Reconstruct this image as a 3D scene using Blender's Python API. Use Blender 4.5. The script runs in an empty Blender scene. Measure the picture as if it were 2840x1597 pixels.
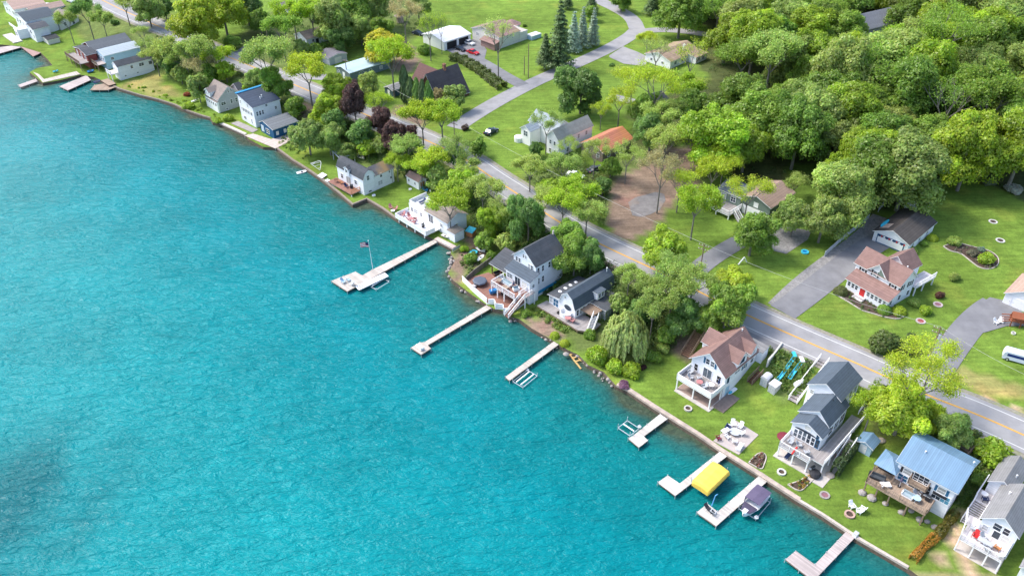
import bpy, bmesh, math, random
import numpy as np
from mathutils import Vector, Matrix
from mathutils.geometry import delaunay_2d_cdt
R = math.radians
rnd = random.Random(7)
# ---------------------------------------------------------------- camera model
FPX = 2300.0; PITCH = R(35.9); CAMZ = 103.0
SP, CP = math.sin(PITCH), math.cos(PITCH)
def ray(px, py):
    u = (px - 1420.0) / FPX; v = (py - 798.5) / FPX
    return (u, CP - v * SP, -SP - v * CP)
def at(px, py, z=0.0):
    "point of the photograph at a known height"
    d = ray(px, py); t = (CAMZ - z) / -d[2]
    return Vector((d[0] * t, d[1] * t, z))
SHORE_PX = [(-260,80),(-60,118),(60,130),(112,146),(132,165),(146,182),(100,190),(82,201),(119,231),(170,222),(223,208),(262,214),(300,232),(331,247),(391,265),(440,277),(485,291),(520,308),
 (556,320),(583,328),(591,340),(609,342),(680,374),(690,386),(730,408),(764,409),(811,444),(853,470),(894,499),(936,532),(978,568),(1017,552),(1062,579),(1098,606),(1140,632),(1205,664),
 (1256,690),(1250,702),(1262,722),(1243,757),(1256,777),(1277,793),(1310,818),(1344,841),(1370,856),(1398,862),(1413,877),(1440,884),(1474,910),(1530,942),(1575,970),(1605,984),
 (1632,1012),(1674,1031),(1709,1069),(1739,1082),(1808,1128),(1833,1144),(1933,1206),(1996,1250),(2104,1318),(2214,1389),(2280,1428),(2380,1495),(2518,1575),(2620,1650),(2900,1850)]
ROAD_PX = [(60,-90),(200,-35),(285,2),(330,25),(390,52),(440,75),(483,89),(514,106),(570,132),(626,157),(680,177),(803,231),(950,292),(1100,355),(1200,398),(1290,441),(1367,496),(1430,535),(1560,625),(1674,683),(1780,732),(1874,776),(1970,826),(2072,875),(2200,932),(2300,976),(2380,1010),(2438,1037),(2589,1104),(2699,1145),(2840,1207),(3060,1310)]
ZL, ZR = 0.8, 5.0
SHORE = [at(x, y, ZL) for x, y in SHORE_PX]
ROAD = [at(x, y, ZR) for x, y in ROAD_PX]
def xt(P, k):  # extend a polyline straight on at both ends
    a = P[0] + (P[0] - P[1]).normalized() * k; b = P[-1] + (P[-1] - P[-2]).normalized() * k
    return [a] + P + [b]
SHORE = xt(SHORE, 500); ROADX = xt(ROAD, 500)
def chaikin(P, n=2):
    for _ in range(n):
        Q = [P[0]]
        for a, b in zip(P[:-1], P[1:]):
            Q += [a * .75 + b * .25, a * .25 + b * .75]
        Q.append(P[-1]); P = Q
    return P
ROADX = chaikin(ROADX, 2)
def pdist(pts, poly):
    "distance of points to a polyline, and side of the nearest segment (+ = left)"
    pts = np.asarray(pts, float); best = np.full(len(pts), 1e18); side = np.zeros(len(pts))
    for a, b in zip(poly[:-1], poly[1:]):
        ax, ay, bx, by = a[0], a[1], b[0], b[1]
        dx, dy = bx - ax, by - ay; L2 = dx * dx + dy * dy + 1e-12
        t = np.clip(((pts[:, 0] - ax) * dx + (pts[:, 1] - ay) * dy) / L2, 0, 1)
        qx = pts[:, 0] - ax - t * dx; qy = pts[:, 1] - ay - t * dy
        d = qx * qx + qy * qy
        s = np.sign(dx * (pts[:, 1] - ay) - dy * (pts[:, 0] - ax))
        m = d < best; best[m] = d[m]; side[m] = s[m]
    return np.sqrt(best), side
def inpoly(pts, poly):
    pts = np.asarray(pts, float); x, y = pts[:, 0], pts[:, 1]; c = np.zeros(len(pts), bool)
    for a, b in zip(poly, list(poly[1:]) + [poly[0]]):
        if a[1] == b[1]: continue
        m = ((a[1] > y) != (b[1] > y)) & (x < (b[0] - a[0]) * (y - a[1]) / (b[1] - a[1]) + a[0])
        c ^= m
    return c
def sst(a, b, x):
    t = np.clip((x - a) / (b - a), 0, 1); return t * t * (3 - 2 * t)
def height(pts):
    ds, _ = pdist(pts, SHORE); dr, side = pdist(pts, ROADX)
    dl = np.maximum(dr - 4.2, 0.01); t = ds / (ds + dl)
    low = ZL + (ZR - ZL) * sst(.42, 1.0, t)
    up = ZR + 0.018 * np.maximum(dr - 5, 0)
    return np.where(side > 0, up, low)
def seg_arrays(P):
    A = np.array([(p[0], p[1]) for p in P]); return A[:-1], A[1:] - A[:-1], ((A[1:] - A[:-1]) ** 2).sum(1) + 1e-12
SEG_S, SEG_R = seg_arrays(SHORE), seg_arrays(ROADX)
def near1(x, y, S):
    A, D, L = S; px, py = x - A[:, 0], y - A[:, 1]; t = np.clip((px * D[:, 0] + py * D[:, 1]) / L, 0, 1)
    qx, qy = px - t * D[:, 0], py - t * D[:, 1]; d = qx * qx + qy * qy; k = int(d.argmin())
    return math.sqrt(d[k]), D[k, 0] * py[k] - D[k, 1] * px[k]
def hz(x, y):
    dr, side = near1(x, y, SEG_R)
    if side > 0: return ZR + 0.018 * max(dr - 5, 0)
    ds, _ = near1(x, y, SEG_S); t = ds / (ds + max(dr - 4.2, .01)); t = min(max((t - .42) / .58, 0), 1)
    return ZL + (ZR - ZL) * t * t * (3 - 2 * t)
def G(px, py, lift=0.0):
    "point of the photograph on the ground"
    z = 2.0
    for _ in range(9):
        p = at(px, py, z + lift); z = .5 * z + .5 * hz(p.x, p.y)
    p = at(px, py, z + lift); p.z = z
    return p
# ---------------------------------------------------------------- scene helpers
scene = bpy.context.scene
COL = scene.collection
class MB:
    "collects faces, then links them as ONE mesh object"
    def __init__(s): s.v = []; s.f = []
    def add(s, vs, fs):
        n = len(s.v); s.v += [tuple(v) for v in vs]; s.f += [tuple(i + n for i in f) for f in fs]; return s
    def box(s, x0, x1, y0, y1, z0, z1):
        return s.add([(x0,y0,z0),(x1,y0,z0),(x1,y1,z0),(x0,y1,z0),(x0,y0,z1),(x1,y0,z1),(x1,y1,z1),(x0,y1,z1)],
                     [(0,3,2,1),(4,5,6,7),(0,1,5,4),(1,2,6,5),(2,3,7,6),(3,0,4,7)])
    def quad(s, *p): return s.add(p, [tuple(range(len(p)))])
    def slab(s, top, t):
        "polygon with a thickness straight down"
        n = len(top); b = [(p[0], p[1], p[2] - t) for p in top]
        fs = [tuple(range(n)), tuple(range(2 * n - 1, n - 1, -1))] + [(i, i + n, (i + 1) % n + n, (i + 1) % n) for i in range(n)]
        return s.add(list(top) + b, fs)
    def bar(s, p, q, w, h=None):
        p, q = Vector(p), Vector(q); h = h or w; d = (q - p)
        if d.length < 1e-6: return s
        d.normalize(); up = Vector((0, 0, 1)) if abs(d.z) < .95 else Vector((1, 0, 0))
        a = d.cross(up).normalized() * w / 2; b = a.cross(d).normalized() * h / 2
        vs = [p - a - b, p + a - b, p + a + b, p - a + b, q - a - b, q + a - b, q + a + b, q - a + b]
        return s.add(vs, [(0,3,2,1),(4,5,6,7),(0,1,5,4),(1,2,6,5),(2,3,7,6),(3,0,4,7)])
    def tube(s, p, q, r0, r1=None, n=7):
        r1 = r0 if r1 is None else r1; p, q = Vector(p), Vector(q); d = (q - p).normalized()
        up = Vector((0, 0, 1)) if abs(d.z) < .95 else Vector((1, 0, 0)); a = d.cross(up).normalized(); b = a.cross(d)
        vs = [p + (a * math.cos(k * 6.2832 / n) + b * math.sin(k * 6.2832 / n)) * r0 for k in range(n)]
        vs += [q + (a * math.cos(k * 6.2832 / n) + b * math.sin(k * 6.2832 / n)) * r1 for k in range(n)]
        fs = [(k, (k + 1) % n, (k + 1) % n + n, k + n) for k in range(n)] + [tuple(range(n - 1, -1, -1)), tuple(range(n, 2 * n))]
        return s.add(vs, fs)
    def lathe(s, c, prof, n=14, sy=1.0):
        "prof: (radius, z) pairs about c"
        vs = []
        for r, z in prof:
            vs += [(c[0] + r * math.cos(k * 6.2832 / n), c[1] + r * sy * math.sin(k * 6.2832 / n), c[2] + z) for k in range(n)]
        fs = []
        for j in range(len(prof) - 1):
            fs += [(j*n+k, j*n+(k+1)%n, (j+1)*n+(k+1)%n, (j+1)*n+k) for k in range(n)]
        fs += [tuple(range(n - 1, -1, -1)), tuple(range((len(prof)-1)*n, len(prof)*n))]
        return s.add(vs, fs)
    def build(s, name, m, parent=None, smooth=False, label=None):
        me = bpy.data.meshes.new(name); me.from_pydata(s.v, [], s.f); me.update()
        if m: me.materials.append(m)
        if smooth:
            for p in me.polygons: p.use_smooth = True
        o = bpy.data.objects.new(name, me); COL.objects.link(o)
        if parent: o.parent = parent
        if label: o['label'] = label
        return o
def tag(o, label, cat, group=None, kind=None):
    if label: o['label'] = label
    if cat: o['category'] = cat
    if group: o['group'] = group
    if kind: o['kind'] = kind
    return o
def empty(name, loc, rz=0, label=None, cat=None, group=None):
    o = bpy.data.objects.new(name, None); COL.objects.link(o); o.location = loc; o.rotation_euler = (0, 0, rz)
    o.empty_display_size = .3
    return tag(o, label, cat, group)
def dup(o, loc, rz=None, sc=None, label=None, parent=None):
    c = o.copy(); COL.objects.link(c)
    if parent: c.parent = parent
    else:
        c.location = loc
        if rz is not None: c.rotation_euler = (0, 0, rz)
        if sc is not None: c.scale = (sc, sc, sc)
        if label: c['label'] = label
    for ch in list(o.children): dup(ch, None, parent=c)
    return c
# ---------------------------------------------------------------- materials
def nt(name):
    m = bpy.data.materials.new(name); m.use_nodes = True; t = m.node_tree; t.nodes.clear(); return m, t
def nd(t, typ, **kw):
    n = t.nodes.new(typ)
    for k, v in kw.items():
        if k.startswith('i_'):
            k = k[2:].replace('_', ' '); n.inputs[int(k) if k.isdigit() else k].default_value = v
        else: setattr(n, k, v)
    return n
def ln(t, a, ao, b, bi): t.links.new(a.outputs[ao], b.inputs[bi])
def c4(c): return (c[0], c[1], c[2], 1)
MATS = {}
def mat(name, col, rough=.75, kind='noise', amt=.18, sc=1.6, col2=None, spec=.3, metal=0, step=.14):
    if name in MATS: return MATS[name]
    m, t = nt(name); MATS[name] = m
    out = nd(t, 'ShaderNodeOutputMaterial'); b = nd(t, 'ShaderNodeBsdfPrincipled'); ln(t, b, 0, out, 0)
    b.inputs['Roughness'].default_value = rough; b.inputs['Specular IOR Level'].default_value = spec; b.inputs['Metallic'].default_value = metal
    tc = nd(t, 'ShaderNodeTexCoord')
    n1 = nd(t, 'ShaderNodeTexNoise', i_Scale=sc, i_Detail=6.0, i_Roughness=.65); ln(t, tc, 'Object', n1, 'Vector')
    r = nd(t, 'ShaderNodeMapRange', i_1=.3, i_2=.7, i_3=1 - amt, i_4=1 + amt * .6); ln(t, n1, 0, r, 0)
    mul = nd(t, 'ShaderNodeMix', data_type='RGBA', blend_type='MULTIPLY', i_0=1.0); mul.inputs[6].default_value = c4(col); ln(t, r, 0, mul, 7)
    last = mul
    if col2:
        n2 = nd(t, 'ShaderNodeTexNoise', i_Scale=sc * .35, i_Detail=4.0); ln(t, tc, 'Object', n2, 'Vector')
        r2 = nd(t, 'ShaderNodeMapRange', i_1=.5, i_2=.68, i_3=0.0, i_4=.8); ln(t, n2, 0, r2, 0)
        mx = nd(t, 'ShaderNodeMix', data_type='RGBA'); ln(t, r2, 0, mx, 0); ln(t, last, 2, mx, 6); mx.inputs[7].default_value = c4(col2); last = mx
    if kind == 'noise':
        bp = nd(t, 'ShaderNodeBump', i_0=.5, i_1=.05); ln(t, n1, 0, bp, 'Height'); ln(t, bp, 0, b, 'Normal')
    if kind in ('siding', 'shingle', 'metal', 'plank', 'plankx'):
        ax = {'siding': 2, 'shingle': 2, 'metal': 0, 'plank': 0, 'plankx': 1}[kind]
        sx = nd(t, 'ShaderNodeSeparateXYZ'); ln(t, tc, 'Object', sx, 0)
        mm = nd(t, 'ShaderNodeMath', operation='DIVIDE', i_1=step); ln(t, sx, ax, mm, 0)
        fr = nd(t, 'ShaderNodeMath', operation='FRACT'); ln(t, mm, 0, fr, 0)
        gt = nd(t, 'ShaderNodeMapRange', i_1=.0, i_2=.22, i_3=.62 if kind != 'siding' else .8, i_4=1.0); ln(t, fr, 0, gt, 0)
        fl = nd(t, 'ShaderNodeMath', operation='FLOOR'); ln(t, mm, 0, fl, 0)
        wn = nd(t, 'ShaderNodeTexWhiteNoise'); wn.noise_dimensions = '1D'; ln(t, fl, 0, wn, 'W')
        wr = nd(t, 'ShaderNodeMapRange', i_3=1 - {'siding': .05, 'shingle': .09, 'metal': .1}.get(kind, .25), i_4=1.06); ln(t, wn, 0, wr, 0)
        k = nd(t, 'ShaderNodeMath', operation='MULTIPLY'); ln(t, gt, 0, k, 0); ln(t, wr, 0, k, 1)
        m3 = nd(t, 'ShaderNodeMix', data_type='RGBA', blend_type='MULTIPLY', i_0=1.0); ln(t, last, 2, m3, 6); ln(t, k, 0, m3, 7); last = m3
        bp = nd(t, 'ShaderNodeBump', i_0=.4, i_1=.03); ln(t, gt, 0, bp, 'Height'); ln(t, bp, 0, b, 'Normal')
    ln(t, last, 2, b, 'Base Color')
    return m
M_white = mat('white_siding', (.78, .80, .85), .6, 'siding', amt=.07, step=.2)
M_trim = mat('white_trim', (.82, .82, .83), .5, amt=.05)
M_cream = mat('cream_siding', (.66, .64, .60), .7, 'siding', amt=.08, step=.2)
M_greysid = mat('grey_siding', (.42, .44, .47), .7, 'siding', amt=.1, step=.2)
M_navy = mat('navy_siding', (.012, .055, .12), .6, 'siding', amt=.15, step=.2)
M_bluesid = mat('pale_blue_siding', (.38, .55, .68), .6, 'siding', amt=.1, step=.2)
M_greensid = mat('green_siding', (.16, .21, .18), .7, 'siding', amt=.12, step=.2)
M_red = mat('red_brown_paint', (.22, .05, .04), .7, amt=.2)
M_brownroof = mat('brown_shingle', (.25, .155, .135), .9, 'shingle', amt=.2, sc=1.1, step=.22, col2=(.20, .125, .115))
M_darkroof = mat('charcoal_shingle', (.075, .083, .095), .9, 'shingle', amt=.2, sc=1.1, step=.22, col2=(.10, .10, .11))
M_slate = mat('slate_blue_shingle', (.085, .11, .14), .85, 'shingle', amt=.15, sc=1, step=.22)
M_greyroof = mat('grey_shingle', (.24, .24, .245), .9, 'shingle', amt=.15, sc=1.2, step=.22, col2=(.2, .2, .2))
M_taupe = mat('taupe_shingle', (.27, .225, .20), .9, 'shingle', amt=.18, sc=.9, step=.22, col2=(.22, .21, .19))
M_mossroof = mat('mossy_tan_shingle', (.34, .25, .18), .95, 'shingle', amt=.25, sc=.8, step=.22, col2=(.27, .25, .10))
M_umber = mat('umber_shingle', (.085, .075, .08), .9, 'shingle', amt=.2, sc=.8, step=.25)
M_orangeroof = mat('orange_shingle', (.50, .19, .12), .85, 'shingle', amt=.15, sc=.5, step=.25, col2=(.50, .21, .08))
M_bluemetal = mat('blue_metal_roof', (.15, .255, .37), .4, 'metal', amt=.08, sc=.5, step=.3, spec=.5, col2=(.16, .30, .44))
M_palemetal = mat('pale_blue_metal_roof', (.48, .62, .70), .4, 'metal', amt=.06, sc=.5, step=.4, spec=.5)
M_whitemetal = mat('white_metal_roof', (.66, .67, .69), .5, 'metal', amt=.06, sc=.7, step=.5)
M_glass = mat('dark_window_glass', (.025, .04, .06), .12, amt=.3, spec=.8)
M_glass2 = mat('grey_window_glass', (.10, .13, .16), .15, amt=.4, spec=.8, sc=2)
M_glass3 = mat('curtained_window', (.34, .35, .35), .35, amt=.4, spec=.6, sc=3)
M_bluetrim = mat('blue_shutter_paint', (.02, .11, .22), .5, amt=.1)
M_dark = mat('dark_shutter_paint', (.03, .03, .035), .6, amt=.1)
M_interior = mat('dark_interior', (.03, .028, .03), .9)
M_deckgrey = mat('grey_deck_boards', (.36, .33, .32), .8, 'plank', amt=.15, step=.15)
M_deckred = mat('red_brown_deck_boards', (.30, .155, .12), .8, 'plank', amt=.15, step=.15)
M_decktan = mat('tan_deck_boards', (.37, .28, .21), .8, 'plank', amt=.15, step=.15)
M_deckwhite = mat('pale_deck_boards', (.66, .62, .62), .8, 'plank', amt=.08, step=.15)
M_dock = mat('pale_dock_boards', (.55, .495, .44), .8, 'plank', amt=.2, step=.18, sc=.8, col2=(.50, .43, .36))
M_dockwhite = mat('whitewashed_dock_boards', (.61, .575, .535), .8, 'plank', amt=.18, step=.18, sc=.8, col2=(.49, .44, .39))
M_dockpink = mat('pinkish_grey_dock_boards', (.50, .43, .41), .8, 'plank', amt=.15, step=.18, sc=.7, col2=(.42, .36, .34))
M_wood = mat('weathered_wood', (.25, .18, .13), .9, amt=.3, sc=4)
M_brownwood = mat('brown_stained_wood', (.15, .07, .045), .85, amt=.25, sc=4)
M_barkgrey = mat('grey_bark', (.20, .185, .165), .95, amt=.35, sc=5)
M_concrete = mat('concrete', (.50, .46, .43), .9, amt=.15, sc=1.2, col2=(.40, .37, .34))
M_wallcap = mat('weathered_concrete_cap', (.46, .38, .32), .9, amt=.3, sc=1.0, col2=(.30, .25, .22))
M_stone = mat('fieldstone', (.34, .31, .29), .95, amt=.45, sc=6)
M_brick = mat('chimney_brick', (.28, .14, .10), .9, 'shingle', amt=.25, sc=4, step=.09)
M_asphalt = mat('road_asphalt', (.29, .285, .29), .92, amt=.2, sc=.35, col2=(.33, .32, .31))
M_asphdark = mat('dark_driveway_asphalt', (.19, .19, .20), .9, amt=.18, sc=.5, col2=(.23, .23, .235))
M_gravel = mat('grey_gravel', (.27, .26, .25), .95, amt=.4, sc=3, col2=(.17, .165, .16))
M_linew = mat('white_road_paint', (.62, .62, .60), .8, amt=.2, sc=3)
M_liney = mat('yellow_road_paint', (.62, .34, .07), .8, amt=.15, sc=3)
M_steel = mat('galvanised_steel', (.62, .66, .68), .35, amt=.1, metal=.4)
M_black = mat('black_plastic', (.03, .03, .035), .5)
M_yellow = mat('yellow_boat_cover', (.80, .55, .09), .7, amt=.12, sc=1.5)
M_purple = mat('violet_grey_canvas', (.11, .09, .15), .7, amt=.15)
M_bluep = mat('blue_plastic', (.02, .17, .42), .4, amt=.1)
M_cyan = mat('turquoise_plastic', (.05, .46, .62), .4, amt=.1)
M_redp = mat('red_plastic', (.50, .03, .03), .4)
M_maroon = mat('maroon_cloth', (.16, .02, .035), .7)
M_navyc = mat('navy_cloth', (.02, .035, .10), .8)
M_pinkc = mat('faded_red_cloth', (.45, .20, .20), .8)
M_orange = mat('orange_cedar', (.50, .22, .09), .8)
M_whitep = mat('white_plastic', (.82, .82, .84), .4, amt=.04)
M_cover = mat('slate_blue_vinyl_cover', (.09, .11, .15), .5)
M_soil = mat('mulch_soil', (.08, .055, .04), .95, amt=.4, sc=5)
# ---------------------------------------------------------------- terrain
def gpoly(px, lift=0): return [G(x, y) for x, y in px]
shore_ch = SHORE
def dens(P, k):
    Q = []
    for a, b in zip(P[:-1], P[1:]):
        n = max(1, int((b - a).length / k)); Q += [a.lerp(b, i / n) for i in range(n)]
    return Q + [P[-1]]
SH = dens(SHORE[1:-1], 2.0); SH = [SHORE[0]] + SH + [SHORE[-1]]
far = [Vector((SHORE[-1].x + 250, SHORE[-1].y - 120, 0)), Vector((900, 300, 0)), Vector((900, 1400, 0)), Vector((-900, 1400, 0)), Vector((SHORE[0].x - 250, SHORE[0].y + 300, 0))]
LAND = [(p.x, p.y) for p in SH] + [(p.x, p.y) for p in far]
def cdt(poly, pts):
    "triangulate polygon with inner points"
    vs = [Vector((p[0], p[1])) for p in poly] + [Vector((p[0], p[1])) for p in pts]
    n = len(poly); ed = [(i, (i + 1) % n) for i in range(n)]
    r = delaunay_2d_cdt(vs, ed, [], 1, 1e-5)
    V = np.array([(v.x, v.y) for v in r[0]]); Fc = [tuple(f) for f in r[2]]
    cen = np.array([V[list(f)].mean(0) for f in Fc]); ok = inpoly(cen, [tuple(p) for p in poly])
    return V, [f for f, k in zip(Fc, ok) if k]
gx = []
for y0, y1, st in ((40, 190, 1.9), (190, 380, 2.8)):
    for y in np.arange(y0, y1, st):
        hw = 75 + (y - 60) * .80
        for x in np.arange(-hw, hw, st): gx.append((x + rnd.uniform(-.3, .3), y + rnd.uniform(-.3, .3)))
for y in np.arange(-40, 1390, 30):
    for x in np.arange(-880, 890, 30):
        if not (40 < y < 380 and abs(x) < 75 + (y - 60) * .8): gx.append((x + rnd.uniform(-4, 4), y + rnd.uniform(-4, 4)))
gx = np.array(gx); dS, _ = pdist(gx, SHORE)
gx = gx[inpoly(gx, LAND) & (dS > .7)]
V, Fc = cdt(LAND, gx)
Z = height(V)
# ground cover classes plus painted lawn shade (linear colours), polygons in photograph pixels
LAWN = (.145, .232, .036); SCRUB = (.13, .175, .05); FLOOR = (.08, .10, .035); DIRT = (.24, .175, .13); SAND = (.50, .36, .24); DRY = (.28, .27, .09); BR = (.15, .27, .02); LAWN_SHADE = (.11, .18, .03)
REG = [
 (SCRUB, [(150,20),(420,0),(560,110),(640,190),(830,270),(960,330),(1100,390),(1230,440),(1300,520),(1430,570),(1560,660),(1660,710),(1840,790),(1960,850),(1950,905),(1830,970),(1790,1010),(1700,960),(1640,900),(1560,790),(1430,720),(1300,650),(1240,560),(1150,520),(1080,480),(1010,470),(960,400),(880,395),(820,330),(700,250),(620,215),(560,240),(430,200),(330,150),(250,120)]),
 (DRY, [(335,238),(420,205),(500,225),(560,262),(560,290),(500,290),(440,272)]),
 (LAWN, [(445,210),(540,235),(575,300),(600,335),(540,318),(470,285),(420,262),(500,272)]),
 (DIRT, [(810,290),(870,290),(900,330),(880,350),(840,330),(800,320)]),
 (SCRUB, [(620,120),(700,70),(820,10),(820,-60),(1170,-60),(1180,60),(1140,110),(1090,140),(1000,120),(940,150),(880,180),(820,210),(740,180),(680,150)]),
 (SCRUB, [(1060,150),(1160,160),(1150,210),(1080,215),(1020,190)]),
 (DIRT, [(1040,120),(1130,118),(1170,160),(1150,200),(1080,190),(1100,150)]),
 (DIRT, [(1080,300),(1130,290),(1170,330),(1160,370),(1110,360),(1070,335)]),
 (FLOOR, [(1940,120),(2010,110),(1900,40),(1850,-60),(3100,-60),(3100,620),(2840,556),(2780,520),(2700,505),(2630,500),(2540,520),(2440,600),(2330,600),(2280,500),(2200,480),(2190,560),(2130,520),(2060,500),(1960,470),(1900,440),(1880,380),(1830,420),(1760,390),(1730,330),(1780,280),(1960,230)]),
 (SCRUB, [(1560,440),(1640,480),(1700,480),(1740,380),(1830,430),(1990,470),(1990,500),(1880,490),(1850,560),(1720,640),(1640,590),(1520,560),(1450,500)]),
 (DIRT, [(1715,490),(1790,455),(1860,405),(1935,400),(1925,500),(1885,560),(1840,610),(1765,665),(1690,650),(1680,560)]),
 (LAWN_SHADE, [(2170,470),(2270,440),(2290,560),(2230,580),(2180,540)]),  # tree shade in the woodland gap, put into the lawn colour
 (LAWN_SHADE, [(2200,590),(2300,560),(2320,640),(2230,730),(2180,700)]),  # lawn darkened by colour for the shade under the big trees
 (SAND, [(2530,1597),(2600,1500),(2650,1430),(2690,1380),(2730,1420),(2690,1470),(2680,1540),(2760,1600),(2840,1650),(2600,1650)]),
 (LAWN, [(2575,1560),(2610,1500),(2640,1540),(2600,1590)]), (LAWN, [(2660,1560),(2690,1545),(2720,1600),(2680,1600)]),
 (DRY, [(2600,1020),(2700,1030),(2840,1080),(2840,1110),(2740,1075),(2640,1050)]),
 (SAND, [(2690,1078),(2760,1098),(2840,1128),(2840,1142),(2760,1112),(2700,1090)]),
 (SCRUB, [(2110,960),(2220,990),(2270,1010),(2230,1080),(2190,1110),(2120,1060)]),
 (DIRT, [(1250,700),(1330,650),(1350,690),(1330,740),(1270,790),(1240,770)]),
 (SCRUB, [(1560,900),(1700,900),(1830,985),(1760,1000),(1690,1000),(1600,990)]),
 (DIRT, [(1850,960),(1900,950),(1930,990),(1880,1010),(1840,990)]),
 (DIRT, [(1500,880),(1570,930),(1580,960),(1500,915),(1440,880)]),
 (SCRUB, [(2430,1060),(2560,1130),(2720,1200),(2700,1250),(2560,1200),(2470,1200),(2400,1120)]),
 (SCRUB, [(2700,1240),(2810,1280),(2800,1320),(2740,1360),(2700,1400),(2660,1380)]),
]
C = np.tile(np.array(LAWN), (len(V), 1)); wob = np.array([(math.sin(a * .55) * 1.1 + math.sin(b * .41 + a * .2) * 1.0, math.cos(b * .6) * 1.1 + math.sin(a * .33) * .9) for a, b in V])
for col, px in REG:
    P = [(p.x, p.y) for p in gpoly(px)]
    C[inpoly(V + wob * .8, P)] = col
ds, _ = pdist(V, SHORE); dr, sd = pdist(V, ROADX)
me = bpy.data.meshes.new('ground')
nv = len(V); me.from_pydata([(x, y, z) for (x, y), z in zip(V, Z)], [], Fc)
ca = me.color_attributes.new('cover', 'FLOAT_COLOR', 'POINT'); ca.data.foreach_set('color', np.c_[C, np.ones(nv)].astype(np.float32).ravel())
for p in me.polygons: p.use_smooth = True
m, t = nt('grass_and_soil'); out = nd(t, 'ShaderNodeOutputMaterial'); b = nd(t, 'ShaderNodeBsdfPrincipled', i_Roughness=.95); b.inputs['Specular IOR Level'].default_value = .1; ln(t, b, 0, out, 0)
at_ = nd(t, 'ShaderNodeAttribute', attribute_name='cover'); tc = nd(t, 'ShaderNodeTexCoord')
last = (at_, 'Color')
for sc_, det, lo, hi, a0, a1 in ((.05, 4, .35, .65, .80, 1.18), (.35, 6, .3, .7, .74, 1.22), (2.2, 8, .3, .7, .78, 1.2)):
    n = nd(t, 'ShaderNodeTexNoise', i_Scale=sc_, i_Detail=float(det), i_Roughness=.7); ln(t, tc, 'Object', n, 'Vector')
    r = nd(t, 'ShaderNodeMapRange', i_1=lo, i_2=hi, i_3=a0, i_4=a1); ln(t, n, 0, r, 0)
    x = nd(t, 'ShaderNodeMix', data_type='RGBA', blend_type='MULTIPLY', i_0=1.0); t.links.new(last[0].outputs[last[1]], x.inputs[6]); ln(t, r, 0, x, 7); last = (x, 2)
n = nd(t, 'ShaderNodeTexNoise', i_Scale=.13, i_Detail=5.0); ln(t, tc, 'Object', n, 'Vector')
r = nd(t, 'ShaderNodeMapRange', i_1=.54, i_2=.72, i_3=0.0, i_4=.45); ln(t, n, 0, r, 0)
x = nd(t, 'ShaderNodeMix', data_type='RGBA', blend_type='MULTIPLY'); ln(t, r, 0, x, 0); t.links.new(last[0].outputs[2], x.inputs[6]); x.inputs[7].default_value = (1.7, 1.12, 1.3, 1); last = (x, 2)
mp = nd(t, 'ShaderNodeMapping', i_Scale=(.16, 1.3, 1), i_Rotation=(0, 0, R(-35))); ln(t, tc, 'Object', mp, 0)
n = nd(t, 'ShaderNodeTexNoise', i_Scale=1.0, i_Detail=3.0); ln(t, mp, 0, n, 'Vector')
r = nd(t, 'ShaderNodeMapRange', i_1=.35, i_2=.65, i_3=.86, i_4=1.12); ln(t, n, 0, r, 0)
x = nd(t, 'ShaderNodeMix', data_type='RGBA', blend_type='MULTIPLY', i_0=1.0); t.links.new(last[0].outputs[2], x.inputs[6]); ln(t, r, 0, x, 7)
ln(t, x, 2, b, 'Base Color')
bn = nd(t, 'ShaderNodeTexNoise', i_Scale=3.0, i_Detail=8.0, i_Roughness=.8); ln(t, tc, 'Object', bn, 'Vector')
bp = nd(t, 'ShaderNodeBump', i_0=.8, i_1=.25); ln(t, bn, 0, bp, 'Height'); ln(t, bp, 0, b, 'Normal')
me.materials.append(m)
g = bpy.data.objects.new('ground', me); COL.objects.link(g); g['kind'] = 'structure'
# natural banks where the seawall is missing, and the lake bed edge
bk = MB()
for a, c in zip(SH[:-1], SH[1:]):
    d = (c - a).normalized(); n = Vector((d.y, -d.x, 0))
    o1 = n * .5; bk.quad((a.x, a.y, ZL), (a.x + o1.x, a.y + o1.y, -1.5), (c.x + o1.x, c.y + o1.y, -1.5), (c.x, c.y, ZL))
bo = bk.build('shore_bank', mat('wet_bank_soil', (.10, .08, .06), .9, amt=.4, sc=2)); bo['kind'] = 'structure'
# ---------------------------------------------------------------- lake
WX = []
for y in np.arange(30, 330, 4):
    for x in np.arange(-230, 130, 4): WX.append((x + rnd.uniform(-1, 1), y + rnd.uniform(-1, 1)))
WX = np.array(WX); wp = [(-900, -500), (500, -500), (500, 700), (-900, 700)]
WV, WF = cdt(wp, WX)
d1, s1 = pdist(WV, SHORE); depth = np.where(s1 < 0, d1, -d1)
me = bpy.data.meshes.new('lake_water'); me.from_pydata([(x, y, 0) for x, y in WV], [], WF)
a = me.attributes.new('offshore', 'FLOAT', 'POINT'); a.data.foreach_set('value', depth.astype(np.float32))
m, t = nt('turquoise_lake_water'); out = nd(t, 'ShaderNodeOutputMaterial'); b = nd(t, 'ShaderNodeBsdfPrincipled', i_Roughness=.22, i_IOR=1.33); b.inputs['Specular IOR Level'].default_value = .2; ln(t, b, 0, out, 0)
at_ = nd(t, 'ShaderNodeAttribute', attribute_name='offshore'); tc = nd(t, 'ShaderNodeTexCoord')
nz = nd(t, 'ShaderNodeTexNoise', i_Scale=.06, i_Detail=5.0); ln(t, tc, 'Object', nz, 'Vector')
mm = nd(t, 'ShaderNodeMath', operation='MULTIPLY_ADD', i_1=14.0, i_2=-7.0); ln(t, nz, 0, mm, 0)
ad = nd(t, 'ShaderNodeMath', operation='ADD'); ln(t, at_, 'Fac', ad, 0); ln(t, mm, 0, ad, 1)
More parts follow.
